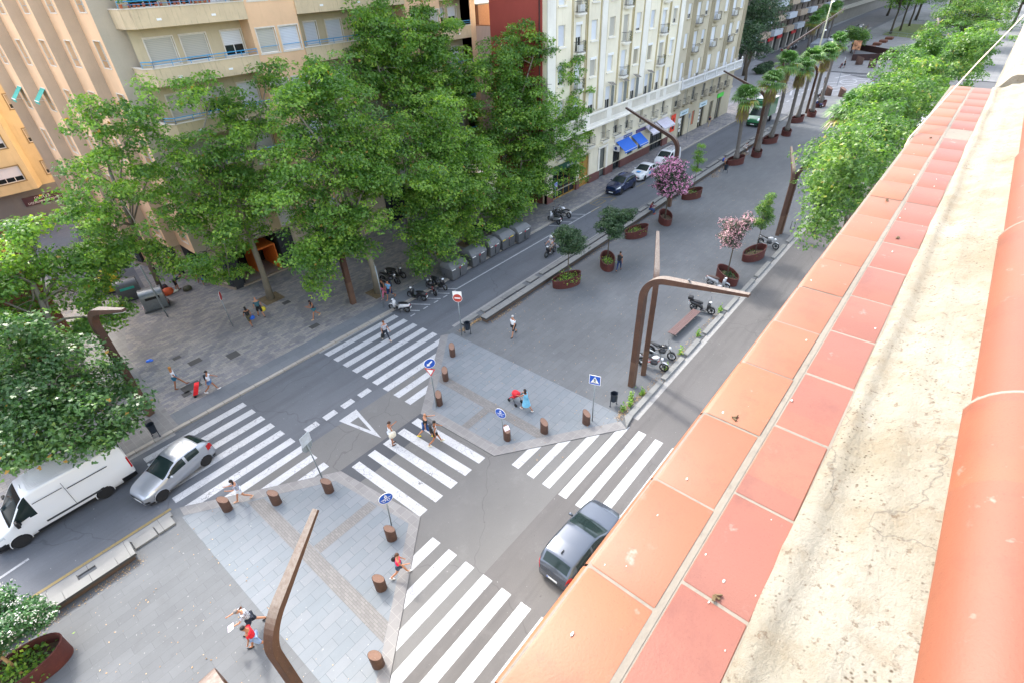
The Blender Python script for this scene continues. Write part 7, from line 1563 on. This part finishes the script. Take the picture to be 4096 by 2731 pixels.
# ---------------------------------------------------------------- people
SK={'a':M('#c98f6e',.6,k=.75,var=.05),'b':M('#b57a58',.6,k=.75,var=.05),'c':M('#8a5a40',.6,k=.75,var=.05)}
def skin_obj(name,J,E,mat,parent,root=0,sub=1):
    me=bpy.data.meshes.new(name); me.from_pydata([j[0] for j in J],E,[]); me.materials.append(mat)
    o=bpy.data.objects.new(name,me); link(o,parent); sm=o.modifiers.new('skin','SKIN'); sm.use_smooth_shade=True; sm.branch_smoothing=.4
    for i,sv in enumerate(me.skin_vertices[0].data if len(me.skin_vertices) else []):
        r=J[i][1]; sv.radius=(r,r) if not hasattr(r,'__len__') else r; sv.use_root=(i==root)
    ss=o.modifiers.new('sub','SUBSURF'); ss.levels=sub; ss.render_levels=sub; return o
def skin_mesh(name,J,E,mat,parent,root=0,sub=1):
    me=bpy.data.meshes.new(name); me.from_pydata([tuple(j[0]) for j in J],E,[]); me.materials.append(mat)
    o=bpy.data.objects.new(name,me); link(o,parent)
    sm=o.modifiers.new('skin','SKIN'); sm.use_smooth_shade=True; sm.branch_smoothing=.3
    if not len(me.skin_vertices): me.skin_vertices  # created by the modifier
    for i,sv in enumerate(me.skin_vertices[0].data):
        r=J[i][1]; sv.radius=(r,r) if not hasattr(r,'__len__') else r; sv.use_root=(i==root)
    ss=o.modifiers.new('sub','SUBSURF'); ss.levels=sub; ss.render_levels=sub; return o
def rot(v,ax,a): return Matrix.Rotation(a,3,ax)@v
def person(label,pos,facing,h=1.70,skin='a',legs=((22,8),(-18,25)),arms=((20,15,8),(-20,25,8)),lean=4,head=(0,0),top='#222222',bottom='#333333',blen='shorts',hair='#2a1d16',hairl='short',shoes='#2c2c2c',sleeve=.35,zb=0,sit=False,wide=1.0,skirt=False,seat_h=.45,tpat=None,knees=None):
    """standing / walking / sitting figure; angles in degrees, x forward. legs: (thigh forward, knee bend); arms: (forward, elbow bend, outward)"""
    o=empty('person',(pos[0],pos[1],zb),facing,label,'person'); s=h/1.70; W=wide
    J=[];E=[]
    def add(p,r,par=None):
        J.append((Vector(p),r)); 
        if par is not None: E.append((par,len(J)-1))
        return len(J)-1
    hipz=.90*s; lr=R(lean)
    up=Vector((math.sin(lr),0,math.cos(lr)))
    pel=add((0,0,hipz),(.125*s*W,.10*s*W)); wa=add(Vector((0,0,hipz))+up*.15*s,(.12*s*W,.09*s*W),pel); ch=add(Vector((0,0,hipz))+up*.34*s,(.145*s*W,.10*s*W),wa); sh=add(Vector((0,0,hipz))+up*.48*s,(.10*s,.075*s),ch); nk=add(Vector((0,0,hipz))+up*.56*s,.048*s,sh)
    n0=J[nk][0]; hp,hy=R(head[0]),R(head[1]); hd_=Vector((math.sin(hp+lr*.6)*math.cos(hy),math.sin(hp)*math.sin(hy)*.3,math.cos(hp+lr*.6))); fwd=Vector((math.cos(hp)*math.cos(hy),math.cos(hp)*math.sin(hy),-math.sin(hp)))
    h1=add(n0+hd_*.09*s+fwd*.012,.068*s,nk); h2=add(n0+hd_*.15*s+fwd*.012,.083*s,h1); h3=add(n0+hd_*.215*s,.062*s,h2)
    ns=add(J[h1][0]+hd_*.035*s+fwd*.082*s,.011*s,h1); 
    hc=J[h2][0]
    feet=[];knj=[]
    for sd_,(th,kb) in zip((1,-1),legs):
        hj=Vector((0,sd_*.085*s*W,hipz-.03*s)); a=R(th); hi=add(hj,.082*s*W,pel); kn=hj+Vector((math.sin(a),0,-math.cos(a)))*.42*s; b=a-R(kb); an=kn+Vector((math.sin(b),0,-math.cos(b)))*.40*s
        mid=add(hj.lerp(kn,.5),.075*s*W,hi); k=add(kn,.052*s,mid); cf=add(kn.lerp(an,.35),.052*s,k); f=add(an,.034*s,cf); tl=R(min(40,max(-5,-(th-kb)*.8))) if th-kb<0 else -R(12); toe=an+Vector((math.cos(tl)*.15,sd_*.02,-.03-math.sin(tl)*.10))*s; add(toe,.026*s,f); feet.append((an,toe)); knj.append((hj,kn,an))
    sp=J[sh][0]; armj=[]
    for sd_,(fa,eb,ou) in zip((1,-1),arms):
        sj=sp+Vector((0,sd_*.165*s*W,-.02*s)); si=add(sj,.052*s,sh); a=R(fa); d=Vector((math.sin(a),sd_*math.sin(R(ou)),-math.cos(a))).normalized(); el=sj+d*.27*s; b=a+R(eb); d2=Vector((math.sin(b),sd_*math.sin(R(ou))*.4-sd_*.1*(eb>50),-math.cos(b))).normalized(); wr=el+d2*.24*s
        e=add(el,.036*s,si); fo=add(el.lerp(wr,.35),.036*s,e); w_=add(wr,.024*s,fo); pm=wr+d2*.06*s; p_=add(pm,(.036*s,.018*s),w_); sdv=Vector((0,1,0)).cross(d2).normalized()
        for q in range(4):
            off=sdv*(q-1.5)*.019*s; l=(.06,.072,.068,.052)[q]; f1=add(pm+d2*.045*s+off,.0085*s,p_); add(pm+d2*(.045+l*.55)*s+off+Vector((0,-sd_*.01,0)),.0075*s,f1)
        add(wr+d2*.03*s+sdv*.045*s,.009*s,w_); armj.append((sj,el,wr,pm))
    dz=-min(min(a.z-.055*s,t.z-.028*s) for a,t in feet) if not sit else (seat_h-(hipz-.10*s))
    for i in range(len(J)): J[i]=(J[i][0]+Vector((0,0,dz)),J[i][1])
    skin_mesh('body',J,E,SK[skin],o,0,1)
    Z=Vector((0,0,dz))
    # top garment
    tm=tpat or M(top,.8,var=.1,sc=10)
    T=[(J[pel][0]+Vector((0,0,.0)),(.145*s*W,.122*s*W)),(J[wa][0],(.145*s*W,.115*s*W)),(J[ch][0],(.17*s*W,.127*s*W)),(J[sh][0]-up*.01,(.13*s*W,.1*s))]; TE=[(0,1),(1,2),(2,3)]
    for sj,el,wr,pm in armj:
        sj,el,wr=sj+Z,el+Z,wr+Z; T.append((sj,.064*s)); TE.append((3,len(T)-1))
        if sleeve>0:
            T.append((sj.lerp(el,min(1,sleeve*2)),.052*s)); TE.append((len(T)-2,len(T)-1))
            if sleeve>.6: T.append((el.lerp(wr,.9),.040*s)); TE.append((len(T)-2,len(T)-1))
    skin_mesh('shirt',T,TE,tm,o,0,1)
    # bottom garment
    B=[(J[pel][0]-up*.02,(.135*s*W,.112*s*W))]; BE=[]
    for hj,kn,an in knj:
        hj,kn,an=hj+Z,kn+Z,an+Z; B.append((hj,.093*s*W)); BE.append((0,len(B)-1)); B.append((hj.lerp(kn,.55),.09*s*W)); BE.append((len(B)-2,len(B)-1))
        if blen in('trousers','long'): B+= [(kn,.062*s),(kn.lerp(an,.88),.05*s)]; BE+=[(len(B)-3,len(B)-2),(len(B)-2,len(B)-1)]
        if blen=='knee': B.append((kn,.075*s)); BE.append((len(B)-2,len(B)-1))
    if skirt:
        m=MB(); c=J[pel][0]; m.rings([[(c.x+r*math.cos(a)*1.0,r*math.sin(a)*1.05,c.z+z) for a in [2*math.pi*i/16 for i in range(16)]] for z,r in ((.12,.13*s*W),(-.05,.17*s*W),(-.25,.21*s*W),(-.40,.235*s*W))],cap=False); m.build('skirt',M(bottom,.8),o,smooth='all')
    else: skin_mesh('trousers' if blen in('trousers','long') else 'shorts',B,BE,M(bottom,.8,var=.1,sc=10),o,0,1)
    # hair
    hm=M(hair,.7,var=.15,sc=30); m=MB(); q=(hd_).rotation_difference(Vector((0,0,1))).inverted().to_matrix(); hcz=hc+Z
    if hairl!='bald':
        m.ell(hcz-fwd*.014*s+hd_*.028*s,(.092*s,.084*s,.088*s),14,8,M=q,lo=-.25)
        if hairl=='long': m.rings([[tuple(hcz-fwd*(.05*s)+Vector((r*.6*math.cos(a),r*math.sin(a),-z*s))) for a in [2*math.pi*i/12 for i in range(12)]] for z,r in ((-.03,.07),(.08,.088),(.2,.085),(.31,.045))])
        if hairl=='tail': m.ell(hcz-fwd*.10*s-Vector((0,0,.05*s)),(.03*s,.03*s,.10*s),8,6)
        if hairl=='bun': m.ell(hcz-fwd*.10*s+Vector((0,0,.02*s)),(.04*s,.04*s,.04*s),8,6)
        m.build('hair',hm,o,smooth='all')
    if hairl=='helmet': 
        m=MB(); m.ell(hcz+hd_*.02,(.135*s,.125*s,.135*s),14,9,M=q,lo=-.8); m.build('helmet',WHITE,o,smooth='all')
    # eyes, mouth line kept tiny
    m=MB(); sv=fwd.cross(hd_).normalized()
    for k in (-1,1): m.ell(hcz+fwd*.078*s+sv*.03*s*k+hd_*.004,(.008,.008,.006),6,4)
    m.build('eyes',BLK,o)
    for an,toe in feet:
        an,toe=an+Z,toe+Z; d=(toe-an); m=MB(); c=an.lerp(toe,.45)+Vector((0,0,-.025*s)); pitch=math.atan2(-(toe.z-an.z+.03*s),toe.x-an.x); m.ell(c,(.135*s,.048*s,.042*s),12,7,M=Matrix.Rotation(max(-.2,pitch),3,'Y')); m.build('shoe',M(shoes,.6),o,smooth='all')
    o['_'] =0; del o['_']
    return o,[a[3]+Z for a in armj],J[ch][0],J[pel][0]
def loc_of(o,p): return Matrix.Translation(o.location)@Matrix.Rotation(o.rotation_euler.z,4,'Z')@Vector(p)
def bag(label,p,size,hexc,name='handbag',rz=0,cat='bag',soft=True):
    m=MB(); m.rings([[(size[0]/2*k*math.cos(a),size[1]/2*k*math.sin(a),z*size[2]) for a in [2*math.pi*i/12 for i in range(12)]] for z,k in ((0,.7),(.12,.98),(.5,1.05),(.85,.85),(1,.45))]); 
    m.tube([(-size[0]*.25,0,size[2]),(-size[0]*.15,0,size[2]*1.45),(size[0]*.15,0,size[2]*1.45),(size[0]*.25,0,size[2])],.008,4)
    o=m.build(name,M(hexc,.6,var=.15,sc=12),smooth='all'); o.location=p; o.rotation_euler=(0,0,rz); return tag(o,label,cat)
def backpack(label,o,chest,hexc,s=1,dx=-.2):
    m=MB(); m.rings([[(x*s,y*w_*s,z*s) for x,y in ((-.09,-.13),(-.09,.13),(.05,.16),(.05,-.16))] for z,w_ in ((-.24,.9),(-.15,1.05),(.1,1.05),(.22,.85),(.26,.5))]); 
    for k in (-1,1): m.tube([(.05*s,k*.1*s,.2*s),(.17*s,k*.11*s,.24*s),(.25*s,k*.11*s,.08*s),(.2*s,k*.12*s,-.15*s),(.05*s,k*.11*s,-.18*s)],.018,5)
    b=m.build('backpack',M(hexc,.7,var=.15,sc=10),bevel=.03); p=loc_of(o,(chest.x+dx*s,0,chest.z-.0)); b.location=p; b.rotation_euler=(0,0,o.rotation_euler.z); return tag(b,label,'backpack')
def stripes(a,b,sc=38):
    m=newmat('striped_cloth',lin(a),.8); t=NT(m); wv=t.n('ShaderNodeTexWave',wave_type='BANDS',bands_direction='Z'); t.l(t.coord(),wv.inputs[0]); wv.inputs['Scale'].default_value=sc/6.28; t.l(t.mix(t.ramp(wv.outputs['Fac'],[(.45,0),(.55,1)]),lin(a),lin(b)),t.b.inputs['Base Color']); return m
def pattern(a,b,sc=14):
    m=newmat('patterned_cloth',lin(a),.8); t=NT(m); t.l(t.mix(t.ramp(t.noise(sc,1,dist=3),[(.47,0),(.53,1)]),lin(a),lin(b)),t.b.inputs['Base Color']); return m
def FT(u,v,z=ZM): return P(u,v,z)
W1=((24,6),(-20,28)); W2=((-20,30),(22,6)); ST=((3,2),(-2,4))
p=(16.43,26.48); o,h_,c,pl=person('person in a striped shirt and dark trousers crossing the zebra stripes with a bag',p,face(p,(16.48,24.79)),1.68,legs=W1,top='#ffffff',tpat=stripes('#e8e8ee','#2a3352'),bottom='#1c2636',blen='trousers',hair='#6b3f28',shoes='#c8b8a4')
bag('black carrier bag held by the striped-shirt walker on the zebra stripes',loc_of(o,h_[1])-Vector((0,0,.42)),(.32,.14,.36),'#17191c')
p=(22.29,19.63); person('grey-haired man in white T-shirt and black shorts near the bench wall',p,face(p,(20.87,19.61)),1.72,'a',W1,top='#e8ebf0',bottom='#26282c',blen='knee',hair='#b8b8b8',shoes='#1e1f22',zb=ZM,wide=1.12)
p=(34.84,18.59); o,h_,c,pl=person('man with a black T-shirt and blue jeans walking away beside a planter',p,face(p,(37.53,19.27)),1.78,'b',W2,top='#141416',bottom='#20345c',blen='trousers',hair='#1c1714',shoes='#14171c',zb=ZM)
backpack('black backpack on the man in jeans beside the planter',o,c,'#17181b')
p=(46.76,22.74); person('person in a maroon hoodie sitting on the bench wall looking at a phone',(47.35,22.35),R(-80),1.66,'c',((82,78),(78,80)),((35,70,4),(35,70,4)),10,(35,0),top='#6b1f33',bottom='#26406e',blen='trousers',hair='#1a1412',shoes='#b0283c',sleeve=.9,zb=ZM,sit=True)
p=(16.94,14.18); q=(17.20,15.26); o,h_,c,pl=person('woman in a short light blue dress pushing a red stroller over the slabs',p,face(p,(17.04,15.03)),1.62,'b',W1,((45,25,6),(45,25,6)),8,top='#6fb2d2',bottom='#6fb2d2',hair='#241812',hairl='long',shoes='#d8d4cc',sleeve=0,zb=ZM,wide=1.1,skirt=True)
def stroller(label,x,y,rz,hexc,zb=ZM):
    o=empty('stroller',(x,y,zb),rz,label,'stroller'); m=MB()
    for s_ in (-.24,.24): m.tube([(-.55,s_,1.0),(-.2,s_,.62),(.35,s_*.8,.14)],.014,6); m.tube([(.1,s_,.75),(-.3,s_,.12)],.014,6)
    m.tube([(-.55,-.24,1.0),(-.6,0,1.02),(-.55,.24,1.0)],.018,6); m.build('frame',DGREY,o,smooth='all')
    m=MB(); m.rings([[(x_,y_,z_) for y_ in (-.2,.2)] for x_,z_ in ((-.3,.85),(-.15,.5),(.15,.42),(.28,.25))],close=False); q=m.build('seat',M(hexc,.7),o); q.modifiers.new('s','SOLIDIFY').thickness=.05
    m=MB(); m.ell((-.1,0,.72),(.3,.23,.26),12,6,lo=0); m.build('hood',M(hexc,.7),o,smooth='all')
    for x_,y_ in ((-.3,-.24),(-.3,.24),(.35,-.18),(.35,.18)): m=MB(); m.lathe([(.11,-.025),(.11,.025)],(x_,y_,.11),14,'y'); m.build('wheel',TYRE,o)
    return o
hd_=face(p,(17.04,15.03)); stroller('red stroller pushed by the woman in the light blue dress',p[0]+math.cos(hd_)*.95,p[1]+math.sin(hd_)*.95,hd_,'#c0202c')
p=(10.33,18.30); o,h_,c,pl=person('woman in a white top standing on the stripes with a phone and cream tote',p,face(p,(11.32,18.10)),1.70,'b',ST,((40,75,4),(8,12,6)),2,(15,0),top='#dfe3ea',bottom='#cfd6e4',blen='shorts',hair='#3a261a',hairl='bun',shoes='#2b1d1a',sleeve=0)
bag('large cream tote bag hanging at the side of the woman with the phone',loc_of(o,(0,-.26,.78)),(.42,.18,.40),'#dcd6c6','tote_bag',o.rotation_euler.z)
p=(11.92,17.27); o,h_,c,pl=person('bald man in black T-shirt and yellow shoes on the middle crossing',p,face(p,(13.04,16.71)),1.78,'a',W2,((55,20,10),(-20,20,8)),6,top='#17181a',bottom='#2a4f86',blen='knee',hairl='bald',shoes='#e2d41c',wide=1.12)
p=(11.87,16.44); o,h_,c,pl=person('man in a white tank top and black shorts striding ahead on the middle crossing',p,face(p,(12.91,15.89)),1.76,'b',W1,((35,20,18),(-20,25,10)),5,top='#ccd3dc',bottom='#1a1c22',blen='shorts',hair='#14110f',shoes='#d8d4b8',sleeve=0)
backpack('black backpack on the man in the white tank top',o,c,'#1a1b1e')
p=(5.66,12.02); o,h_,c,pl=person('woman in a bright pink top and denim shorts stepping off the lower island',p,face(p,(6.12,11.70)),1.66,'a',W1,((10,25,10),(20,60,4)),5,top='#f01c52',bottom='#3a4a60',blen='shorts',hair='#4a3020',hairl='tail',shoes='#d8d8d8',sleeve=.12,zb=ZM,wide=1.08)
bag('black shoulder bag at the hip of the woman in the pink top',loc_of(o,(-.1,.25,.78)),(.34,.14,.28),'#15161a','handbag',o.rotation_euler.z)
p=(3.24,21.27); person('woman in a navy striped top and white shorts stepping onto the lower island',p,face(p,(2.47,21.50)),1.66,'a',W2,((35,85,5),(35,80,5)),4,(20,0),top='#ffffff',tpat=stripes('#28335a','#cdd2e0',50),bottom='#d8dce6',blen='shorts',hair='#1e1512',hairl='long',shoes='#caa48c',zb=ZM)
p=(0.53,14.89); o,h_,c,pl=person('grey-haired man in a black and white patterned shirt holding papers',p,face(p,(-0.09,15.08)),1.74,'a',W1,((40,50,6),(60,15,14)),14,(30,0),top='#ffffff',tpat=pattern('#15161a','#dfe2ea'),bottom='#1e2534',blen='knee',hair='#77706c',shoes='#1a1a1a',zb=ZM,wide=1.15)
m=MB(); m.box((0,0,0),(.22,.30,.006)); pa=m.build('paper_sheets',M('#e4d6e6',.6)); pa.location=loc_of(o,h_[0])+Vector((0,0,.02)); pa.rotation_euler=(.2,.3,o.rotation_euler.z); tag(pa,'sheets of pale paper in the hand of the man in the patterned shirt','papers')
p=(0.28,14.06); person('man in a red polo shirt and pale shorts walking beside the patterned shirt man',p,face(p,(-0.28,14.35)),1.74,'b',W2,((6,18,6),(-10,15,6)),8,(15,0),top='#d81e30',bottom='#8fa6cc',blen='knee',hair='#1c1412',shoes='#15161a',zb=ZM,wide=1.12)
p=(4.88,32.89); person('blonde woman in white blouse and blue shorts striding on the far pavement',p,face(p,(5.73,32.49)),1.70,'b',((34,4),(-12,8)),((-14,10,8),(18,15,8)),2,top='#dfe3ec',bottom='#1f6d92',blen='shorts',hair='#a8773e',hairl='long',shoes='#6b4a38',sleeve=.3,zb=Z1)
p=(6.10,30.83); o,h_,c,pl=person('woman in a white T-shirt and denim shorts pulling a red shopping trolley',p,face(p,(7.15,30.36)),1.64,'b',W1,((40,15,8),(-30,12,10)),8,top='#e2e6f0',bottom='#5a82b4',blen='shorts',hair='#1c1412',hairl='bun',shoes='#e2e4e8',zb=Z1)
backpack('small black bag slung over the trolley woman',o,c,'#1c2430',.75,-.17)
hd_=o.rotation_euler.z; tr_=empty('shopping_trolley',(p[0]-math.cos(hd_)*.95,p[1]-math.sin(hd_)*.95,Z1),hd_,'red wheeled shopping trolley pulled by the woman in denim shorts','shopping trolley')
m=MB(); m.rings([[(x_+.32*z,y_*w_,.15+z*.75) for x_,y_ in ((-.15,-.18),(.13,-.18),(.13,.18),(-.15,.18))] for z,w_ in ((0,.85),(.3,1.05),(.85,1.0),(1,.75))]); m.build('fabric_bag',M('#e0222c',.6),tr_,bevel=.03)
m=MB(); m.tube([(-.05,-.12,.1),(.6,-.12,1.1),(.6,.12,1.1),(-.05,.12,.1)],.012,6); m.tube([(-.05,0,.1),(-.2,0,.02)],.012,5); m.build('handle_frame',DGREY,tr_)
for s_ in (-.17,.17): m=MB(); m.lathe([(.08,-.02),(.08,.02)],(-.05,s_,.08),14,'y'); m.build('wheel',TYRE,tr_)
p=(12.44,36.58); o,h_,c,pl=person('bald man in teal T-shirt walking off with a yellow bag',p,face(p,(12.57,38.39)),1.76,'a',W1,((12,15,10),(-8,10,12)),4,top='#2f5a66',bottom='#17191c',blen='knee',hairl='bald',shoes='#1c1c1e',zb=Z1,wide=1.1)
bag('yellow and orange shopping bag carried by the bald man in teal',loc_of(o,h_[1])-Vector((0,0,.42)),(.42,.2,.36),'#d8c43c','shopping_bag')
p=(11.36,36.05); o,h_,c,pl=person('dark-haired woman in a black top and khaki skirt shorts beside the bald man',p,face(p,(11.45,38.00)),1.62,'b',W2,top='#16171a',bottom='#4f4a34',blen='knee',hair='#14100e',hairl='long',shoes='#241c1a',zb=Z1,wide=1.08)
bag('bright blue bag on the arm of the woman in the black top',loc_of(o,h_[1])-Vector((0,0,.3)),(.36,.16,.3),'#1c5fc8','shoulder_bag')
p=(14.91,32.98); person('woman with long dark hair and teal shorts looking at her phone',p,face(p,(14.02,32.99)),1.66,'b',W1,((35,80,4),(30,80,4)),6,(28,0),top='#3d3038',bottom='#2a6a78',blen='shorts',hair='#17100e',hairl='long',shoes='#c8a884',sleeve=0,zb=Z1)
p=(20.00,31.13); person('woman in pink trousers and a black top beside the pit tree',p,face(p,(19.16,31.05)),1.66,'b',W1,((8,10,6),(-6,10,6)),2,top='#15151a',bottom='#c86a8c',blen='trousers',hair='#3a2218',hairl='long',shoes='#caa890',sleeve=0,zb=Z1)
p=(20.12,30.52); o,h_,c,pl=person('man in a light blue shirt and navy shorts holding his partner beside the scooters',p,face(p,(19.20,30.34)),1.78,'b',W2,((6,10,6),(8,12,6)),3,top='#6fa2cc',bottom='#1c2c54',blen='knee',hair='#17110f',shoes='#a87860',zb=Z1,wide=1.08)
backpack('dark blue backpack on the man in the light blue shirt',o,c,'#1b2436')
p=(10.18,46.28); person('man in dark clothes bending over luggage behind the recycling containers',p,face(p,(10.91,46.15)),1.75,'b',((10,10),(-6,12)),((60,10,4),(60,10,4)),72,(-30,0),top='#1c222c',bottom='#15171a',blen='knee',hair='#1a1412',shoes='#4a3a30',zb=Z1)
p=(11.82,45.54); o,h_,c,pl=person('woman in a grey T-shirt walking along the pale wall with a blue bag',p,face(p,(11.74,44.04)),1.62,'b',W1,((10,35,5),(12,30,5)),3,top='#7f8088',bottom='#6c6a70',blen='shorts',hair='#1a1412',hairl='bun',shoes='#8a8a90',zb=Z1,wide=1.15)
bag('blue carrier bag held by the woman in the grey T-shirt',loc_of(o,h_[0])-Vector((0,0,.32)),(.28,.14,.28),'#1a62d0')
p=(9.93,50.05); person('person in black trousers half hidden by leaves behind the containers',p,face(p,(10.01,51.97)),1.75,'b',W1,top='#15171a',bottom='#15171a',blen='trousers',shoes='#3a3c40',zb=Z1)
p=(7.15,59.08); person('man in a maroon T-shirt and beige shorts in the side street',p,face(p,(7.37,61.56)),1.75,'a',W1,top='#5c1e2c',bottom='#8c7a5c',blen='knee',hair='#3a2a20',shoes='#2a2420',zb=Z1)
# luggage on the ground behind the containers
bag('orange rucksack heap on the paving behind the recycling containers',(*(9.40,46.26),Z1),(.9,.6,.55),'#c2542c','rucksack'); bag('dark olive duffel bag at the feet of the bending man',(*(10.69,45.60),Z1),(.7,.5,.4),'#454636','duffel_bag'); bag('dark navy rucksack leaning on the orange one',(*(9.53,47.04),Z1),(.4,.35,.6),'#252d3c','rucksack'); bag('white and green bag lying between the luggage and the bending man',(*(9.88,46.22),Z1),(.6,.3,.18),'#c8ccc0','carrier_bag')
# riders
rz_=RIDE.rotation_euler.z; b_=RIDE.location
f_=lambda x,y=0:(b_.x+math.cos(rz_)*x-math.sin(rz_)*y,b_.y+math.sin(rz_)*x+math.cos(rz_)*y)
person('scooter rider in a white helmet and grey T-shirt on the far road',f_(-.18),rz_,1.72,'a',((70,70),(70,70)),((55,10,12),(55,10,12)),6,top='#b8b4b8',bottom='#8c8a88',blen='knee',hairl='helmet',hair='#e6e8ea',shoes='#e2e2e2',zb=0,sit=True,seat_h=.84)
person('passenger in a lilac top seated behind the scooter rider',f_(-.55),rz_,1.64,'a',((68,60),(68,60)),((50,20,6),(50,20,6)),8,top='#9a8cc8',bottom='#7a7a84',blen='shorts',hair='#3a2a22',shoes='#e2e2e2',zb=0,sit=True,seat_h=.88)
# more distant people
p=(82.68,31.18); person('man in navy shirt and beige trousers walking by the tan building',p,0,1.75,'a',W1,top='#22304a',bottom='#b5a68c',blen='trousers',hair='#8a8480',shoes='#8a7a6a',zb=Z1)
person('child in a blue T-shirt sitting on the bench wall with a white bag',(66.4,22.45),R(-80),1.35,'b',((80,75),(76,78)),((30,60,4),(30,60,4)),10,(30,0),top='#1f56c8',bottom='#26406e',blen='shorts',hair='#1a1412',zb=ZM,sit=True)
person('person in pale clothes sitting on the bench wall beneath the second palm',(73.3,22.4),R(-70),1.7,'c',((82,70),(78,72)),((40,60,4),(40,60,4)),28,(35,0),top='#cfc8c8',bottom='#c0b8b0',blen='knee',hair='#1a1412',shoes='#e6e6e6',zb=ZM,sit=True)
p=(76.27,13.94); person('fair-haired person in grey standing beside the near tree tops',p,R(60),1.7,'a',ST,top='#7a8490',bottom='#4a4e58',blen='knee',hair='#c8a868',zb=ZM)
p=(146.58,27.05); o,h_,c,pl=person('person in a black dress pushing a pram at the far plaza edge',p,face(p,(144.90,27.80)),1.7,'b',W1,((45,20,5),(45,20,5)),8,top='#15151a',bottom='#15151a',hair='#17110f',zb=.1,skirt=True)
stroller('dark pram pushed by the person in the black dress',p[0]+math.cos(o.rotation_euler.z)*1.0,p[1]+math.sin(o.rotation_euler.z)*1.0,o.rotation_euler.z,'#5a3438',.1)
p=(143.63,19.85); person('person in white shirt and dark trousers at the far plaza edge',p,R(160),1.75,'a',W1,top='#e4e8ee',bottom='#23262e',blen='trousers',hair='#241a16',zb=.1)
p=(123.75,17.34); person('person in a light blue dress waiting at the far crossing',p,R(160),1.65,'a',W1,top='#9ac0e0',bottom='#9ac0e0',hair='#6a4a38',zb=.05,skirt=True)
p=(124.42,25.44); person('person in dark blue clothes between the last palm trunks',p,R(200),1.75,'b',W1,top='#17223a',bottom='#17223a',blen='trousers',hair='#17110f',zb=.05)
p=(214.69,17.45); person('person with a red bottom garment walking beside the lawn fence',p,R(10),1.75,'b',W1,top='#aac4dc',bottom='#8c2430',blen='knee',hair='#17110f',zb=.1)
person('seated person in a white shirt under the broad plaza tree',(*(184.03,12.76),),R(170),1.75,'a',((80,70),(75,75)),((35,60,4),(35,60,4)),16,(20,0),top='#dfe4ee',bottom='#20242c',blen='trousers',hair='#17110f',zb=.1,sit=True)
p=(178.89,32.63); person('person in a yellow top leaning at the rusty railing',p,R(90),1.7,'b',ST,top='#e0b41c',bottom='#2c2c30',blen='trousers',hair='#17110f',zb=.1)
person('person in a white T-shirt by the front of the white van',(-5.2,29.9),R(100),1.75,'b',ST,((50,20,8),(50,20,8)),10,top='#e4e8f0',bottom='#2c3444',blen='trousers',hair='#8a5a34',zb=Z1)
p=(123.81,37.19); person('person in blue sitting below the dark leaning street tree',p,R(250),1.6,'b',((80,75),(76,78)),((30,60,4),(30,60,4)),10,top='#5a6a8c',bottom='#2c3444',blen='trousers',zb=Z1,sit=True)
